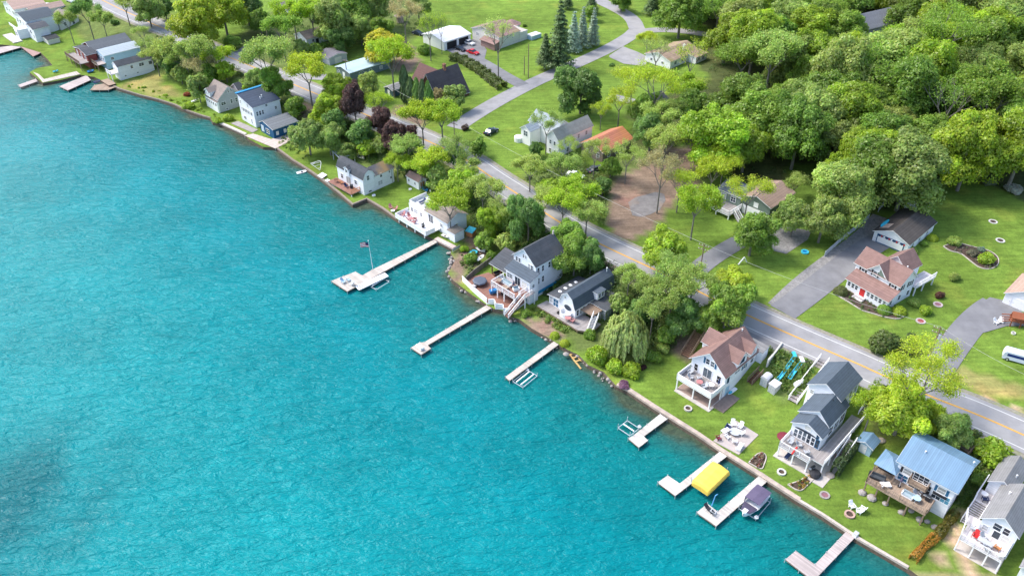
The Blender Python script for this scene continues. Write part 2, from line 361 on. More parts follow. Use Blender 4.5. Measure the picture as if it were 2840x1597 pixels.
cr = nd(t, 'ShaderNodeValToRGB'); r = nd(t, 'ShaderNodeMapRange', i_1=0.0, i_2=60.0, i_3=0.0, i_4=1.0); ln(t, ad, 0, r, 0); ln(t, r, 0, cr, 0)
e = cr.color_ramp.elements; e[0].position = 0.0; e[0].color = (.055, .08, .052, 1); e[1].position = 1.0; e[1].color = (0.002, .22, .238, 1)
for ps, cc in ((.03, (.02, .11, .10, 1)), (.10, (.003, .145, .145, 1)), (.45, (0.0, .185, .212, 1))):
    k = e.new(ps); k.color = cc
# darker weed bed far out, an irregular patch on the lake floor
sx = nd(t, 'ShaderNodeSeparateXYZ'); ln(t, tc, 'Object', sx, 0)
wb = at(0, 1480, 0); wr = at(300, 1597, 0)
vd = nd(t, 'ShaderNodeVectorMath', operation='DISTANCE'); wn = nd(t, 'ShaderNodeTexNoise', i_Scale=.09, i_Detail=4.0); ln(t, tc, 'Object', wn, 'Vector')
vs_ = nd(t, 'ShaderNodeVectorMath', operation='MULTIPLY_ADD'); ln(t, wn, 'Color', vs_, 0); vs_.inputs[1].default_value = (26, 26, 0); ln(t, tc, 'Object', vs_, 2)
mpw = nd(t, 'ShaderNodeMapping', i_Scale=(1.0, .8, 0)); ln(t, vs_, 0, mpw, 0)
ln(t, mpw, 0, vd, 0); vd.inputs[1].default_value = (wb.x - 1 + 13, (wb.y + 2 + 13) * .8, 0)
r3 = nd(t, 'ShaderNodeMapRange', i_1=3.0, i_2=20.0, i_3=.85, i_4=0.0); r3.interpolation_type = 'SMOOTHSTEP'; ln(t, vd, 'Value', r3, 0)
mx = nd(t, 'ShaderNodeMix', data_type='RGBA'); ln(t, r3, 0, mx, 0); ln(t, cr, 0, mx, 6); mx.inputs[7].default_value = (.0, .105, .125, 1)
n2 = nd(t, 'ShaderNodeTexNoise', i_Scale=.045, i_Detail=8.0, i_Roughness=.62); ln(t, tc, 'Object', n2, 'Vector')
r4 = nd(t, 'ShaderNodeMapRange', i_1=.3, i_2=.7, i_3=.84, i_4=1.16); ln(t, n2, 0, r4, 0)
m2 = nd(t, 'ShaderNodeMix', data_type='RGBA', blend_type='MULTIPLY', i_0=1.0); ln(t, mx, 2, m2, 6); ln(t, r4, 0, m2, 7); ln(t, m2, 2, b, 'Base Color')
hs = []
for sc_, rot, st, det, wgt in ((.26, -24, 2.8, 2.0, .35), (.62, -20, 3.0, 4.0, .62), (1.5, -32, 2.2, 3.0, .24)):
    mp = nd(t, 'ShaderNodeMapping', i_Rotation=(0, 0, R(rot)), i_Scale=(1 / st, 1, 1)); ln(t, tc, 'Object', mp, 0)
    n = nd(t, 'ShaderNodeTexNoise', i_Scale=sc_, i_Detail=det, i_Roughness=.6, i_Distortion=.6); ln(t, mp, 0, n, 'Vector')
    k = nd(t, 'ShaderNodeMath', operation='MULTIPLY', i_1=wgt); ln(t, n, 0, k, 0); hs.append(k)
s1_ = nd(t, 'ShaderNodeMath', operation='ADD'); ln(t, hs[0], 0, s1_, 0); ln(t, hs[1], 0, s1_, 1)
s2_ = nd(t, 'ShaderNodeMath', operation='ADD'); ln(t, s1_, 0, s2_, 0); ln(t, hs[2], 0, s2_, 1)
bp = nd(t, 'ShaderNodeBump', i_0=1.0, i_1=1.9); ln(t, s2_, 0, bp, 'Height'); ln(t, bp, 0, b, 'Normal')
gn = nd(t, 'ShaderNodeTexNoise', i_Scale=.028, i_Detail=3.0); ln(t, tc, 'Object', gn, 'Vector'); gr = nd(t, 'ShaderNodeMapRange', i_1=.35, i_2=.65, i_3=.75, i_4=1.0); ln(t, gn, 0, gr, 0); ln(t, gr, 0, bp, 'Strength')
me.materials.append(m); w = bpy.data.objects.new('lake_water', me); COL.objects.link(w); w['kind'] = 'structure'
# ---------------------------------------------------------------- roads, drives
def ribbon(P, offs, lift, nv=None):
    "strip along a polyline with cross offsets (left negative), draped on the ground"
    mb = MB(); rows = []
    P = dens(P, 1.5)
    for i, p in enumerate(P):
        a = P[max(0, i - 1)]; c = P[min(len(P) - 1, i + 1)]; d = (c - a); d.z = 0; d.normalize(); n = Vector((-d.y, d.x, 0))
        rows.append([(p.x + n.x * o, p.y + n.y * o) for o in offs])
    fl = np.array([q for r_ in rows for q in r_]); zz = height(fl) + lift
    if nv: zz = np.array([zz[(i // len(offs)) * len(offs) + len(offs) // 2] for i in range(len(zz))])
    k = len(offs); n = len(rows)
    mb.v = [(x, y, z) for (x, y), z in zip(fl, zz)]
    mb.f = [(i * k + j, (i + 1) * k + j, (i + 1) * k + j + 1, i * k + j + 1) for i in range(n - 1) for j in range(k - 1)]
    return mb
RC = [p for p in ROADX if -360 < p.x < 260]
o = ribbon(RC, [-5.3, -3, 0, 3, 5.3], .06).build('road_shoulder', mat('gravelly_shoulder', (.27, .25, .20), .95, amt=.35, sc=2.2, col2=(.20, .24, .09))); o['kind'] = 'structure'
o = ribbon(RC, [-4.3, -3, -1.5, 0, 1.5, 3, 4.3], .10).build('road', M_asphalt); o['kind'] = 'structure'
for nm, offs, mt in (('road_edge_line', (-3.42, -3.24), M_linew), ('road_edge_line', (3.24, 3.42), M_linew), ('road_center_line', (-.2, .2), M_liney)):
    o = ribbon(RC, offs, .115).build(nm, mt); o['kind'] = 'structure'
M_patch = mat('older_asphalt_patch', (.25, .245, .25), .95, amt=.25, sc=1.5); M_patch2 = mat('newer_asphalt_patch', (.20, .195, .20), .9, amt=.2, sc=2)
RD = dens(RC, 1.5)
for k_, (i0, ln_, a_, b_) in enumerate(((90, 5, .5, 3.0), (128, 9, -3.1, -.4), (160, 4, .4, 3.1), (176, 14, .3, 1.6), (205, 5, -3.1, -.5), (228, 3, -3.1, 3.1), (250, 12, -2.9, -1.7), (275, 6, .4, 3.0), (292, 4, -3.0, -.4))):
    if i0 + ln_ < len(RD): o = ribbon(RD[i0:i0 + ln_], (a_, b_), .106 + .001 * k_).build('road_patch', M_patch if k_ % 2 else M_patch2); o['kind'] = 'structure'
def path(name, px, w, m, lift=.05, stuff='structure'):
    P = chaikin([G(x, y) for x, y in px], 2)
    o = ribbon(P, [-w / 2, -w / 6, w / 6, w / 2], lift).build(name, m); o['kind'] = stuff; return o
def sheet(name, px, m, lift=.06, step=2.0, kind='structure', world=None, flat=None):
    P = [(p.x, p.y) for p in (gpoly(px) if world is None else world)]
    xs = [p[0] for p in P]; ys = [p[1] for p in P]
    pts = np.array([(x, y) for x in np.arange(min(xs), max(xs), step) for y in np.arange(min(ys), max(ys), step)] or [(0, 0)])
    dd, _ = pdist(pts, P + [P[0]]); pts = pts[inpoly(pts, P) & (dd > .4)]
    VV, FF = cdt(P, pts); z = height(VV) + lift if flat is None else np.full(len(VV), flat)
    mb = MB(); mb.v = [(x, y, zz) for (x, y), zz in zip(VV, z)]; mb.f = FF
    o = mb.build(name, m); o['kind'] = kind; return o
path('side_road', [(1262,356),(1290,336),(1366,289),(1466,236),(1545,200),(1620,168),(1700,130),(1750,100),(1768,82)], 5.6, M_asphalt, .07)
path('side_road', [(1768,84),(1755,52),(1710,25),(1665,5),(1600,-40)], 5.6, M_asphalt, .075)
path('side_road', [(1745,98),(1800,84),(1875,84),(1960,97),(2040,108)], 4.6, M_asphalt, .08)
path('driveway', [(1450,238),(1400,212),(1350,180),(1300,155),(1262,135)], 4.6, M_asphdark, .085)
sheet('parking_pad', [(1232,138),(1275,108),(1330,112),(1350,140),(1340,180),(1290,165)], M_asphdark, .095)
sheet('driveway', [(1690,155),(1728,130),(1770,146),(1800,160),(1790,185),(1730,178),(1690,160)], M_asphalt, .09)
path('driveway', [(1690,268),(1740,278),(1800,300)], 4.0, M_asphalt, .06)
path('driveway', [(2170,866),(2240,815),(2310,760),(2380,705),(2440,668),(2470,655)], 5.6, M_asphdark, .085)
path('gravel_drive', [(2150,850),(2200,800),(2270,742),(2340,692),(2400,645),(2440,600)], 3.2, M_gravel, .07)
path('driveway', [(2590,1040),(2640,965),(2690,900),(2735,860),(2760,845)], 5.2, M_asphdark, .085)
sheet('parking_pad', [(2680,900),(2700,855),(2745,825),(2790,835),(2840,870),(2840,905),(2790,905),(2740,920),(2700,930)], M_asphdark, .095)
path('driveway', [(1920,760),(1965,722),(2015,690),(2060,665),(2110,650)], 4.4, M_asphdark, .07)
sheet('parking_pad', [(2090,640),(2160,628),(2250,640),(2240,665),(2180,705),(2120,690)], M_gravel, .075)
sheet('gravel_pad', [(1742,562),(1762,548),(1790,541),(1818,533),(1842,538),(1846,556),(1830,582),(1806,594),(1780,603),(1754,598)], mat('worn_grey_patch', (.19, .18, .18), .95, amt=.3, sc=.8, col2=(.25, .185, .14)), .05)
path('driveway', [(655,150),(685,135),(712,120)], 4.0, M_asphalt, .07)
path('driveway', [(745,222),(800,210),(900,215)], 4.5, M_asphalt, .06)
sheet('parking_pad', [(2050,915),(2085,905),(2170,945),(2160,975),(2120,975),(2080,950)], M_asphdark, .085)
sheet('parking_pad', [(2385,1040),(2440,1055),(2420,1085),(2385,1070)], M_asphalt, .085)
path('roadside_turnout', [(1650,690),(1700,730),(1740,760),(1790,785)], 4.0, mat('packed_earth', (.20,.165,.13), .95, amt=.25), .06)
# ---------------------------------------------------------------- foliage
def leafmat(name, trans=.35):
    m, t = nt(name); out = nd(t, 'ShaderNodeOutputMaterial'); oi = nd(t, 'ShaderNodeObjectInfo')
    at_ = nd(t, 'ShaderNodeAttribute', attribute_name='var')
    x = nd(t, 'ShaderNodeMix', data_type='RGBA', blend_type='MULTIPLY', i_0=1.0); ln(t, oi, 'Color', x, 6); ln(t, at_, 'Color', x, 7)
    d = nd(t, 'ShaderNodeBsdfDiffuse'); ln(t, x, 2, d, 0); tr = nd(t, 'ShaderNodeBsdfTranslucent'); ln(t, x, 2, tr, 0)
    gl = nd(t, 'ShaderNodeBsdfGlossy', i_Roughness=.45); gl.inputs[0].default_value = (1, 1, 1, 1)
    ms = nd(t, 'ShaderNodeMixShader', i_0=trans); ln(t, d, 0, ms, 1); ln(t, tr, 0, ms, 2)
    m2 = nd(t, 'ShaderNodeMixShader', i_0=.025); ln(t, ms, 0, m2, 1); ln(t, gl, 0, m2, 2)
    ln(t, m2, 0, out, 0); return m
M_leaf = leafmat('foliage', .55); M_needle = leafmat('conifer_needles', .1)
RNG = np.random.default_rng(11)
def leafmesh(name, c, nrm, size, var, elong=1.0, hang=None):
    "c (n,3) centres, nrm (n,3) normals, size (n,), var (n,) brightness -> mesh of leaf-shaped quads"
    n = len(c); nrm = nrm / (np.linalg.norm(nrm, axis=1, keepdims=True) + 1e-9)
    rv = RNG.normal(size=(n, 3)) if hang is None else np.tile(hang, (n, 1)) + RNG.normal(size=(n, 3)) * .25
    a = rv - (rv * nrm).sum(1, keepdims=True) * nrm; a /= np.linalg.norm(a, axis=1, keepdims=True) + 1e-9
    b = np.cross(nrm, a); s = size[:, None]
    bend = nrm * s * .25
    v = np.stack([c + a * s * elong, c + b * s * .62 - bend, c - a * s * elong, c - b * s * .62 - bend], 1).reshape(-1, 3)
    me = bpy.data.meshes.new(name)
    me.vertices.add(4 * n); me.vertices.foreach_set('co', v.astype(np.float32).ravel())
    me.loops.add(4 * n); me.loops.foreach_set('vertex_index', np.arange(4 * n, dtype=np.int32))
    me.polygons.add(n); me.polygons.foreach_set('loop_start', np.arange(0, 4 * n, 4, dtype=np.int32)); me.polygons.foreach_set('loop_total', np.full(n, 4, dtype=np.int32))
    me.update(calc_edges=True)
    vv = np.repeat(var, 4, axis=0)
    if vv.ndim == 1: vv = np.c_[vv, vv, vv]
    ca = me.color_attributes.new('var', 'FLOAT_COLOR', 'POINT'); ca.data.foreach_set('color', np.c_[vv, np.ones(len(vv))].astype(np.float32).ravel())
    return me
def sph(n):
    d = RNG.normal(size=(n, 3)); return d / np.linalg.norm(d, axis=1, keepdims=True)
def tint(base, n, w=.07):
    "per-leaf value with a slight hue shift"
    v = base[:, None] * (1 + RNG.normal(size=(n, 1)) * .14) * (1 + RNG.normal(size=(n, 3)) * np.array([w, .04, w]))
    return np.clip(v, .15, 2.4)
def limbs(mb, p, d, L, r, lvl, tips, spread=.6, n=3, seed=None):
    q = p + d * L; mb.tube(p, q, r, r * .62, 5 if lvl > 1 else 4)
    if lvl == 0: tips.append(q); return
    tips.append(q) if lvl <= 1 else None
    for k in range(n):
        v = Vector((rnd.gauss(0, 1), rnd.gauss(0, 1), rnd.gauss(0, .5))); v = (v - v.dot(d) * d).normalized()
        nd_ = (d + v * rnd.uniform(.5, 1.1) * spread + Vector((0, 0, .12))).normalized()
        limbs(mb, p.lerp(q, rnd.uniform(.72, 1.0)), nd_, L * rnd.uniform(.6, .85), r * .58, lvl - 1, tips, spread, n)
def variant_dense(K=58, N=27000, leaf=.037, flat=1.0, H=2.0):
    "crown radius about 1, total height H; returns trunk mesh, crown mesh"
    C_ = []; cz = H * .56; ax, ay = rnd.uniform(.85, 1.05), rnd.uniform(.85, 1.05); nl = rnd.randint(8, 11); lobes = [(0, 0, H - .52, .50)]
    for k in range(nl):
        a = k * 6.283 / nl * 1.3 + rnd.uniform(-.4, .4); q = rnd.uniform(.34, .58); lobes.append((math.cos(a) * q * ax, math.sin(a) * q * ay, H * (rnd.uniform(.46, .76) if k % 2 else rnd.uniform(.30, .52)), rnd.uniform(.36, .54)))
    for lx, ly, lz, lr in lobes:
        vb = rnd.uniform(.88, 1.15)
        for k in range(max(4, int(K * lr * 2.2 / nl))):
            d = sph(1)[0]; d[2] = abs(d[2]) if rnd.random() < .72 else d[2]; q = lr * rnd.uniform(.62, .95)
            C_.append((lx + d[0] * q, ly + d[1] * q, max(H * .13, lz + d[2] * q * flat), rnd.uniform(.12, .24), vb * rnd.uniform(.82, 1.2)))
        C_.append((lx, ly, lz, lr * .8, vb * .85))
    w = np.array([c[3] ** 2 for c in C_]); w /= w.sum(); cs = []; ns = []; vs = []
    for c, ww in zip(C_, w):
        n = int(N * ww) + 8; d = sph(n); d[:, 2] = np.where(d[:, 2] < -.45, -d[:, 2], d[:, 2])
        lump = 1 + .2 * np.sin(d[:, 0] * 7 + c[0] * 9) * np.cos(d[:, 1] * 8 + c[1] * 5)
        pr = np.array(c[:3]) + d * c[3] * (lump * RNG.uniform(.72, 1.12, n))[:, None]
        cs.append(pr); ns.append(d * .95 + RNG.normal(size=(n, 3)) * .42 + [0, 0, .3]); vs.append(np.full(n, c[4]))
    cs = np.vstack(cs); ns = np.vstack(ns); vs = np.hstack(vs)
    crown = leafmesh('crown', cs, ns, RNG.uniform(.7, 1.3, len(cs)) * leaf, tint(vs, len(cs)), 1.1)
    tb = MB(); tb.tube((0, 0, -.06), (0, 0, H * .42), .052, .038, 8); tips = []
    for k in range(6):
        a = k * 1.05 + rnd.random(); d = Vector((math.cos(a), math.sin(a), rnd.uniform(.7, 1.6))).normalized()
        limbs(tb, Vector((0, 0, H * rnd.uniform(.28, .42))), d, .36, .024, 2, tips, .5, 2)
    return tb, crown
def variant_sparse(H=2.6, leaf=.036, per=26, lvl=4, spread=.62, lean=.0, N=3, trunkf=.42):
    tb = MB(); tips = []; top = Vector((lean, 0, H * trunkf)); tb.tube((0, 0, -.08), top, .042, .03, 7)
    nl = 4
    for k in range(nl):
        a = k * 6.283 / nl + rnd.uniform(-.4, .4); d = Vector((math.cos(a) * .75, math.sin(a) * .75, 1.15)).normalized()
        limbs(tb, top.lerp(Vector((0, 0, H * trunkf * .75)), rnd.random() * .6), d, H * .21, .022, lvl - 1, tips, spread, N)
    tp = np.array([tuple(p) for p in tips]); n = len(tp) * per
    rad = max(1e-3, np.abs(tp[:, :2]).max()); 
    c = np.repeat(tp, per, 0) + RNG.normal(size=(n, 3)) * np.array([.10, .10, .07])
    br = np.repeat(RNG.uniform(.8, 1.25, len(tp)), per)
    crown = leafmesh('crown', c, RNG.normal(size=(n, 3)) + [0, 0, .9], RNG.uniform(.6, 1.3, n) * leaf, tint(br, n), 1.0)
    s = 1.0 / rad
    crown.transform(Matrix.Scale(s, 4)); tb.v = [tuple(Vector(v) * s) for v in tb.v]
    return tb, crown
def variant_conifer(H=3.6, N=7000, r=1.0, base=.12):
    tb = MB(); tb.tube((0, 0, -.08), (0, 0, H * .96), .06, .01, 7)
    cs = []; ns = []; vs = []; L = 15
    for k in range(L):
        f = k / (L - 1); z = H * (base + (1 - base) * f) ; rr = r * (1 - f) ** .85 * rnd.uniform(.85, 1.1) + .04
        nb = max(5, int(13 * (1 - f) + 4))
        for j in range(nb):
            a = j * 6.283 / nb + rnd.random() * .5; q = rr * rnd.uniform(.75, 1.12); n = int(N / L / nb * (1.6 - f * 1.0)) + 4
            u = RNG.uniform(.12, 1, n); x = u * q; z_ = z - .16 * x * 1.2 + RNG.normal(size=n) * .03; side = RNG.normal(size=n) * .11 * u
            cs.append(np.c_[np.cos(a) * x - np.sin(a) * side, np.sin(a) * x + np.cos(a) * side, z_])
            ns.append(np.c_[np.full(n, math.cos(a) * .3), np.full(n, math.sin(a) * .3), np.full(n, .9)] + RNG.normal(size=(n, 3)) * .35); vs.append(np.full(n, rnd.uniform(.75, 1.25)) * (.8 + .35 * u))
    cs = np.vstack(cs); n = len(cs)
    return tb, leafmesh('crown', cs, np.vstack(ns), RNG.uniform(.7, 1.2, n) * .055, tint(np.hstack(vs), n, .06), 1.3)
def variant_column(H=4.2, N=6000):
    tb = MB(); tb.tube((0, 0, -.1), (0, 0, H * .9), .08, .02, 6)
    z = RNG.uniform(0.05, 1, N); a = RNG.uniform(0, 6.283, N); pr = np.clip(np.minimum(z * 6, (1.02 - z) * 3.2), 0, 1) ** .6
    rr = pr * (.82 + .16 * np.sin(a * 3 + z * 9) + .1 * np.sin(a * 7 - z * 20)) * RNG.uniform(.8, 1.05, N)
    c = np.c_[np.cos(a) * rr, np.sin(a) * rr, z * H]; nn = np.c_[np.cos(a), np.sin(a), np.full(N, .3)] + RNG.normal(size=(N, 3)) * .35
    return tb, leafmesh('crown', c, nn, RNG.uniform(.7, 1.3, N) * .11, tint(RNG.uniform(.7, 1.25, N), N, .06), 1.6, np.array([0, 0, 1.]))
def variant_bush(N=3200, K=14, flat=.75, leaf=.085):
    cs = []; ns = []; vs = []
    for k in range(K):
        d = sph(1)[0]; d[2] = abs(d[2]); rr = rnd.uniform(.25, .62); ce = np.array([d[0] * rr, d[1] * rr, .3 + d[2] * rr * flat]); q = rnd.uniform(.28, .45)
        n = N // K; dd = sph(n); cs.append(ce + dd * q * RNG.uniform(.75, 1.08, n)[:, None]); ns.append(dd + RNG.normal(size=(n, 3)) * .5 + [0, 0, .3]); vs.append(np.full(n, rnd.uniform(.8, 1.2)))
    cs = np.vstack(cs); cs[:, 2] = np.abs(cs[:, 2]); n = len(cs)
    return leafmesh('foliage', cs, np.vstack(ns), RNG.uniform(.7, 1.3, n) * leaf, tint(np.hstack(vs), n), 1.0)
def variant_willow():
    cs = []; ns = []; vs = []; H = 1.9
    tb = MB(); tb.tube((0, 0, -.06), (0, 0, .8), .075, .055, 8); tips = []
    for k in range(7):
        a = k * .9; limbs(tb, Vector((0, 0, .75)), Vector((math.cos(a), math.sin(a), 1.1)).normalized(), .38, .03, 2, tips, .5, 2)
    for k in range(420):
        a = rnd.uniform(0, 6.283); rr = math.sqrt(rnd.random()) * .95; top = H - .85 * rr ** 2.2 - rnd.uniform(0, .12) + .10 * math.sin(a * 5 + rr * 8)
        Ls = rnd.uniform(.35, 1.0) * (.45 + rr * .7); n = int(34 * Ls / .7) + 8; u = RNG.uniform(0, 1, n)
        x = rr * (1 + .12 * u); c = np.c_[np.cos(a) * x, np.sin(a) * x, top - Ls * u] + RNG.normal(size=(n, 3)) * .018
        cs.append(c); ns.append(np.c_[np.full(n, math.cos(a)), np.full(n, math.sin(a)), np.full(n, .5)] + RNG.normal(size=(n, 3)) * .3); vs.append(np.full(n, rnd.uniform(.7, 1.3)))
    cs = np.vstack(cs); n = len(cs)
    return tb, leafmesh('crown', cs, np.vstack(ns), RNG.uniform(.7, 1.3, n) * .035, tint(np.hstack(vs), n, .05), 1.9, np.array([0, 0, -1.]))
KIND = {}
def proto(kind, lst): KIND[kind] = lst
proto('dense', [variant_dense() for _ in range(6)])
proto('forest', [variant_dense(80, 32000, .031, .95, rnd.uniform(1.9, 2.3)) for _ in range(7)])
proto('small', [variant_dense(34, 6000, .076, 1.0, 2.05) for _ in range(4)])
proto('sparse', [variant_sparse(per=62) for _ in range(4)])
proto('airy', [variant_sparse(2.9, .029, 36, 4, .62) for _ in range(4)])
proto('bare', [variant_sparse(2.8, .030, 9, 4, .6) for _ in range(2)])
proto('conifer', [variant_conifer() for _ in range(3)])
proto('pine', [variant_conifer(2.6, 6000, 1.0, .2) for _ in range(2)])
proto('column', [variant_column() for _ in range(2)])
proto('willow', [variant_willow()])
proto('bush', [variant_bush() for _ in range(4)])
proto('round', [variant_bush(2600, 1, .8, .07)])
# a clipped round shrub: one close shell of leaves
n_ = 3000; d_ = sph(n_); d_[:, 2] = np.abs(d_[:, 2]); KIND['round'] = [leafmesh('foliage', d_ * [1, 1, 1.05] * RNG.uniform(.9, 1.03, n_)[:, None] * (1 + .05 * np.sin(d_[:, :1] * 9) * np.cos(d_[:, 1:2] * 8)), d_ + RNG.normal(size=(n_, 3)) * .4, RNG.uniform(.7, 1.2, n_) * .075, tint(np.full(n_, 1.0), n_))]
TRH = {'dense': 2.05, 'forest': 2.15, 'small': 2.05, 'sparse': 2.2, 'airy': 2.5, 'bare': 2.5, 'conifer': 3.6, 'pine': 2.6, 'column': 4.2, 'willow': 1.9, 'bush': 1.0, 'round': 1.05}
CEN = {'dense': .5, 'forest': .55, 'small': .5, 'sparse': .68, 'airy': .7, 'bare': .7, 'conifer': .45, 'pine': .5, 'column': .5, 'willow': .55, 'bush': .45, 'round': .45}
TSC = {'dense': 1.2, 'small': 1.3, 'sparse': 1.3, 'airy': 1.2, 'bare': 1.1, 'pine': 1.15, 'conifer': 1.7, 'column': 1.15, 'bush': 1.12}
TM = {}; TRUNKMESH = {}
GREEN = (.24, .39, .05); DARK = (.17, .31, .065); LIME = (.35, .50, .035); YEL = (.45, .56, .04); OLIVE = (.38, .49, .11); GREY = (.32, .44, .10); BLUE = (.27, .36, .26); PLUM = (.13, .07, .06); SPR = (.105, .165, .06); WIL = (.42, .51, .17); RUST = (.42, .38, .17)
def plant(kind, px, py, rpx, col, label, name='tree', cat='tree', group=None, hs=1.0, jit=.10):
    "a tree whose crown centre shows at (px,py) with radius rpx"
    p = G(px, py, 0); 
    for _ in range(3):
        dist = (Vector((p.x, p.y, p.z)) - Vector((0, 0, CAMZ))).length; zc = p.y * CP - (p.z - CAMZ) * SP
        r = rpx * TSC.get(kind, 1.0) * zc / FPX
        vis = r * TRH[kind] * hs * CEN[kind]
        p = G(px, py, vis)
    v = rnd.randrange(len(KIND[kind])); K = KIND[kind][v]; rz = rnd.uniform(0, 6.283)
    kk = 1 + rnd.uniform(-jit, jit); kk *= 1.1; cj = [col[0] * kk * (1 + rnd.uniform(-.04, .04)), col[1] * kk, col[2] * kk]
    if kind in ('bush', 'round'):
        me = K
        if not me.materials: me.materials.append(M_leaf)
        o = bpy.data.objects.new(name, me); COL.objects.link(o); o.location = p; o.rotation_euler = (0, 0, rz); o.scale = (r, r, r * hs); o.color = (*cj, 1)
        return tag(o, label, cat, group)
    tb, cr = K; key = (kind, v)
    if key not in TRUNKMESH:
        m_ = bpy.data.meshes.new('trunk'); m_.from_pydata(tb.v, [], tb.f); m_.materials.append(M_barkgrey); TRUNKMESH[key] = m_
        cr.materials.append(M_needle if kind in ('conifer', 'pine', 'column') else M_leaf)
    root = empty(name, p, rz, label, cat, group); root.scale = (r, r, r * hs)
    for nm, me in (('trunk', TRUNKMESH[key]), ('crown', cr)):
        o = bpy.data.objects.new(nm, me); COL.objects.link(o); o.parent = root; o.color = (*cj, 1)
    return root
def hedge(px, w, h, col, label, name='hedge', group=None, leaf=.13, dens_=90, ragged=.12, gain=2.0):
    P = dens([G(x, y) for x, y in px], .5); cs = []; ns = []
    o0 = P[0].copy()
    for i, p in enumerate(P):
        q = P[min(i + 1, len(P) - 1)]; p0 = P[max(0, i - 1)]; d = (q - p0); d.z = 0; d.normalize(); nn = Vector((-d.y, d.x, 0)); bl = 1 + .18 * math.sin(i * .9) + rnd.uniform(-ragged, ragged)
        for k in range(int(dens_ * .5 * gain)):
            a = rnd.uniform(-.2, 3.34); x = math.cos(a); z = math.sin(a); sx_ = math.copysign(abs(x) ** .6, x) * w / 2 * bl * rnd.uniform(.85, 1.05); zz = max(.03, abs(z) ** .5 * h * bl * rnd.uniform(.85, 1.04)) if z > 0 else rnd.uniform(0, .3) * h
            if rnd.random() < .45: zz = rnd.uniform(.05, .9) * h * bl; sx_ = math.copysign(w / 2 * bl, x)
            c = p - o0 + nn * sx_ + d * rnd.uniform(-.4, .4); cs.append((c.x, c.y, c.z + zz)); ns.append(tuple(nn * x + Vector((rnd.gauss(0, .4), rnd.gauss(0, .4), max(z, .1) + rnd.gauss(0, .3)))))
    n = len(cs); me = leafmesh('foliage', np.array(cs), np.array(ns), RNG.uniform(.7, 1.3, n) * leaf * 1.25, tint(RNG.uniform(.85, 1.15, n), n, .1)); me.materials.append(M_leaf)
    o = bpy.data.objects.new(name, me); COL.objects.link(o); o.location = o0; o.color = (*col, 1); return tag(o, label, 'hedge', group)
def cover(name, px, col, n, h=(.2, 1.1), leaf=.16, kind='stuff', clump=.9):
    "weeds and undergrowth nobody could count"
    P = [(p.x, p.y) for p in gpoly(px)]; xs = [p[0] for p in P]; ys = [p[1] for p in P]; area = (max(xs) - min(xs)) * (max(ys) - min(ys))
    k = max(8, n // 40); pts = np.c_[RNG.uniform(min(xs), max(xs), k * 3), RNG.uniform(min(ys), max(ys), k * 3)]; pts = pts[inpoly(pts, P)][:k]
    if len(pts) == 0: return
    per = max(8, n // len(pts)); hh = RNG.uniform(h[0], h[1], len(pts)); N = len(pts) * per
    d = sph(N); d[:, 2] = abs(d[:, 2]); H = np.repeat(hh, per); B = np.repeat(pts, per, 0)
    c = np.c_[B + d[:, :2] * (H * clump)[:, None] * RNG.uniform(.6, 1, (N, 1)), d[:, 2] * H]
    c[:, 2] += height(c[:, :2]); 
    me = leafmesh(name, c, d + RNG.normal(size=(N, 3)) * .5 + [0, 0, .3], RNG.uniform(.7, 1.3, N) * leaf, tint(np.repeat(RNG.uniform(.65, 1.3, len(pts)), per), N, .14)); me.materials.append(M_leaf)
    o = bpy.data.objects.new(name, me); COL.objects.link(o); o.color = (*col, 1); o['kind'] = kind; return o
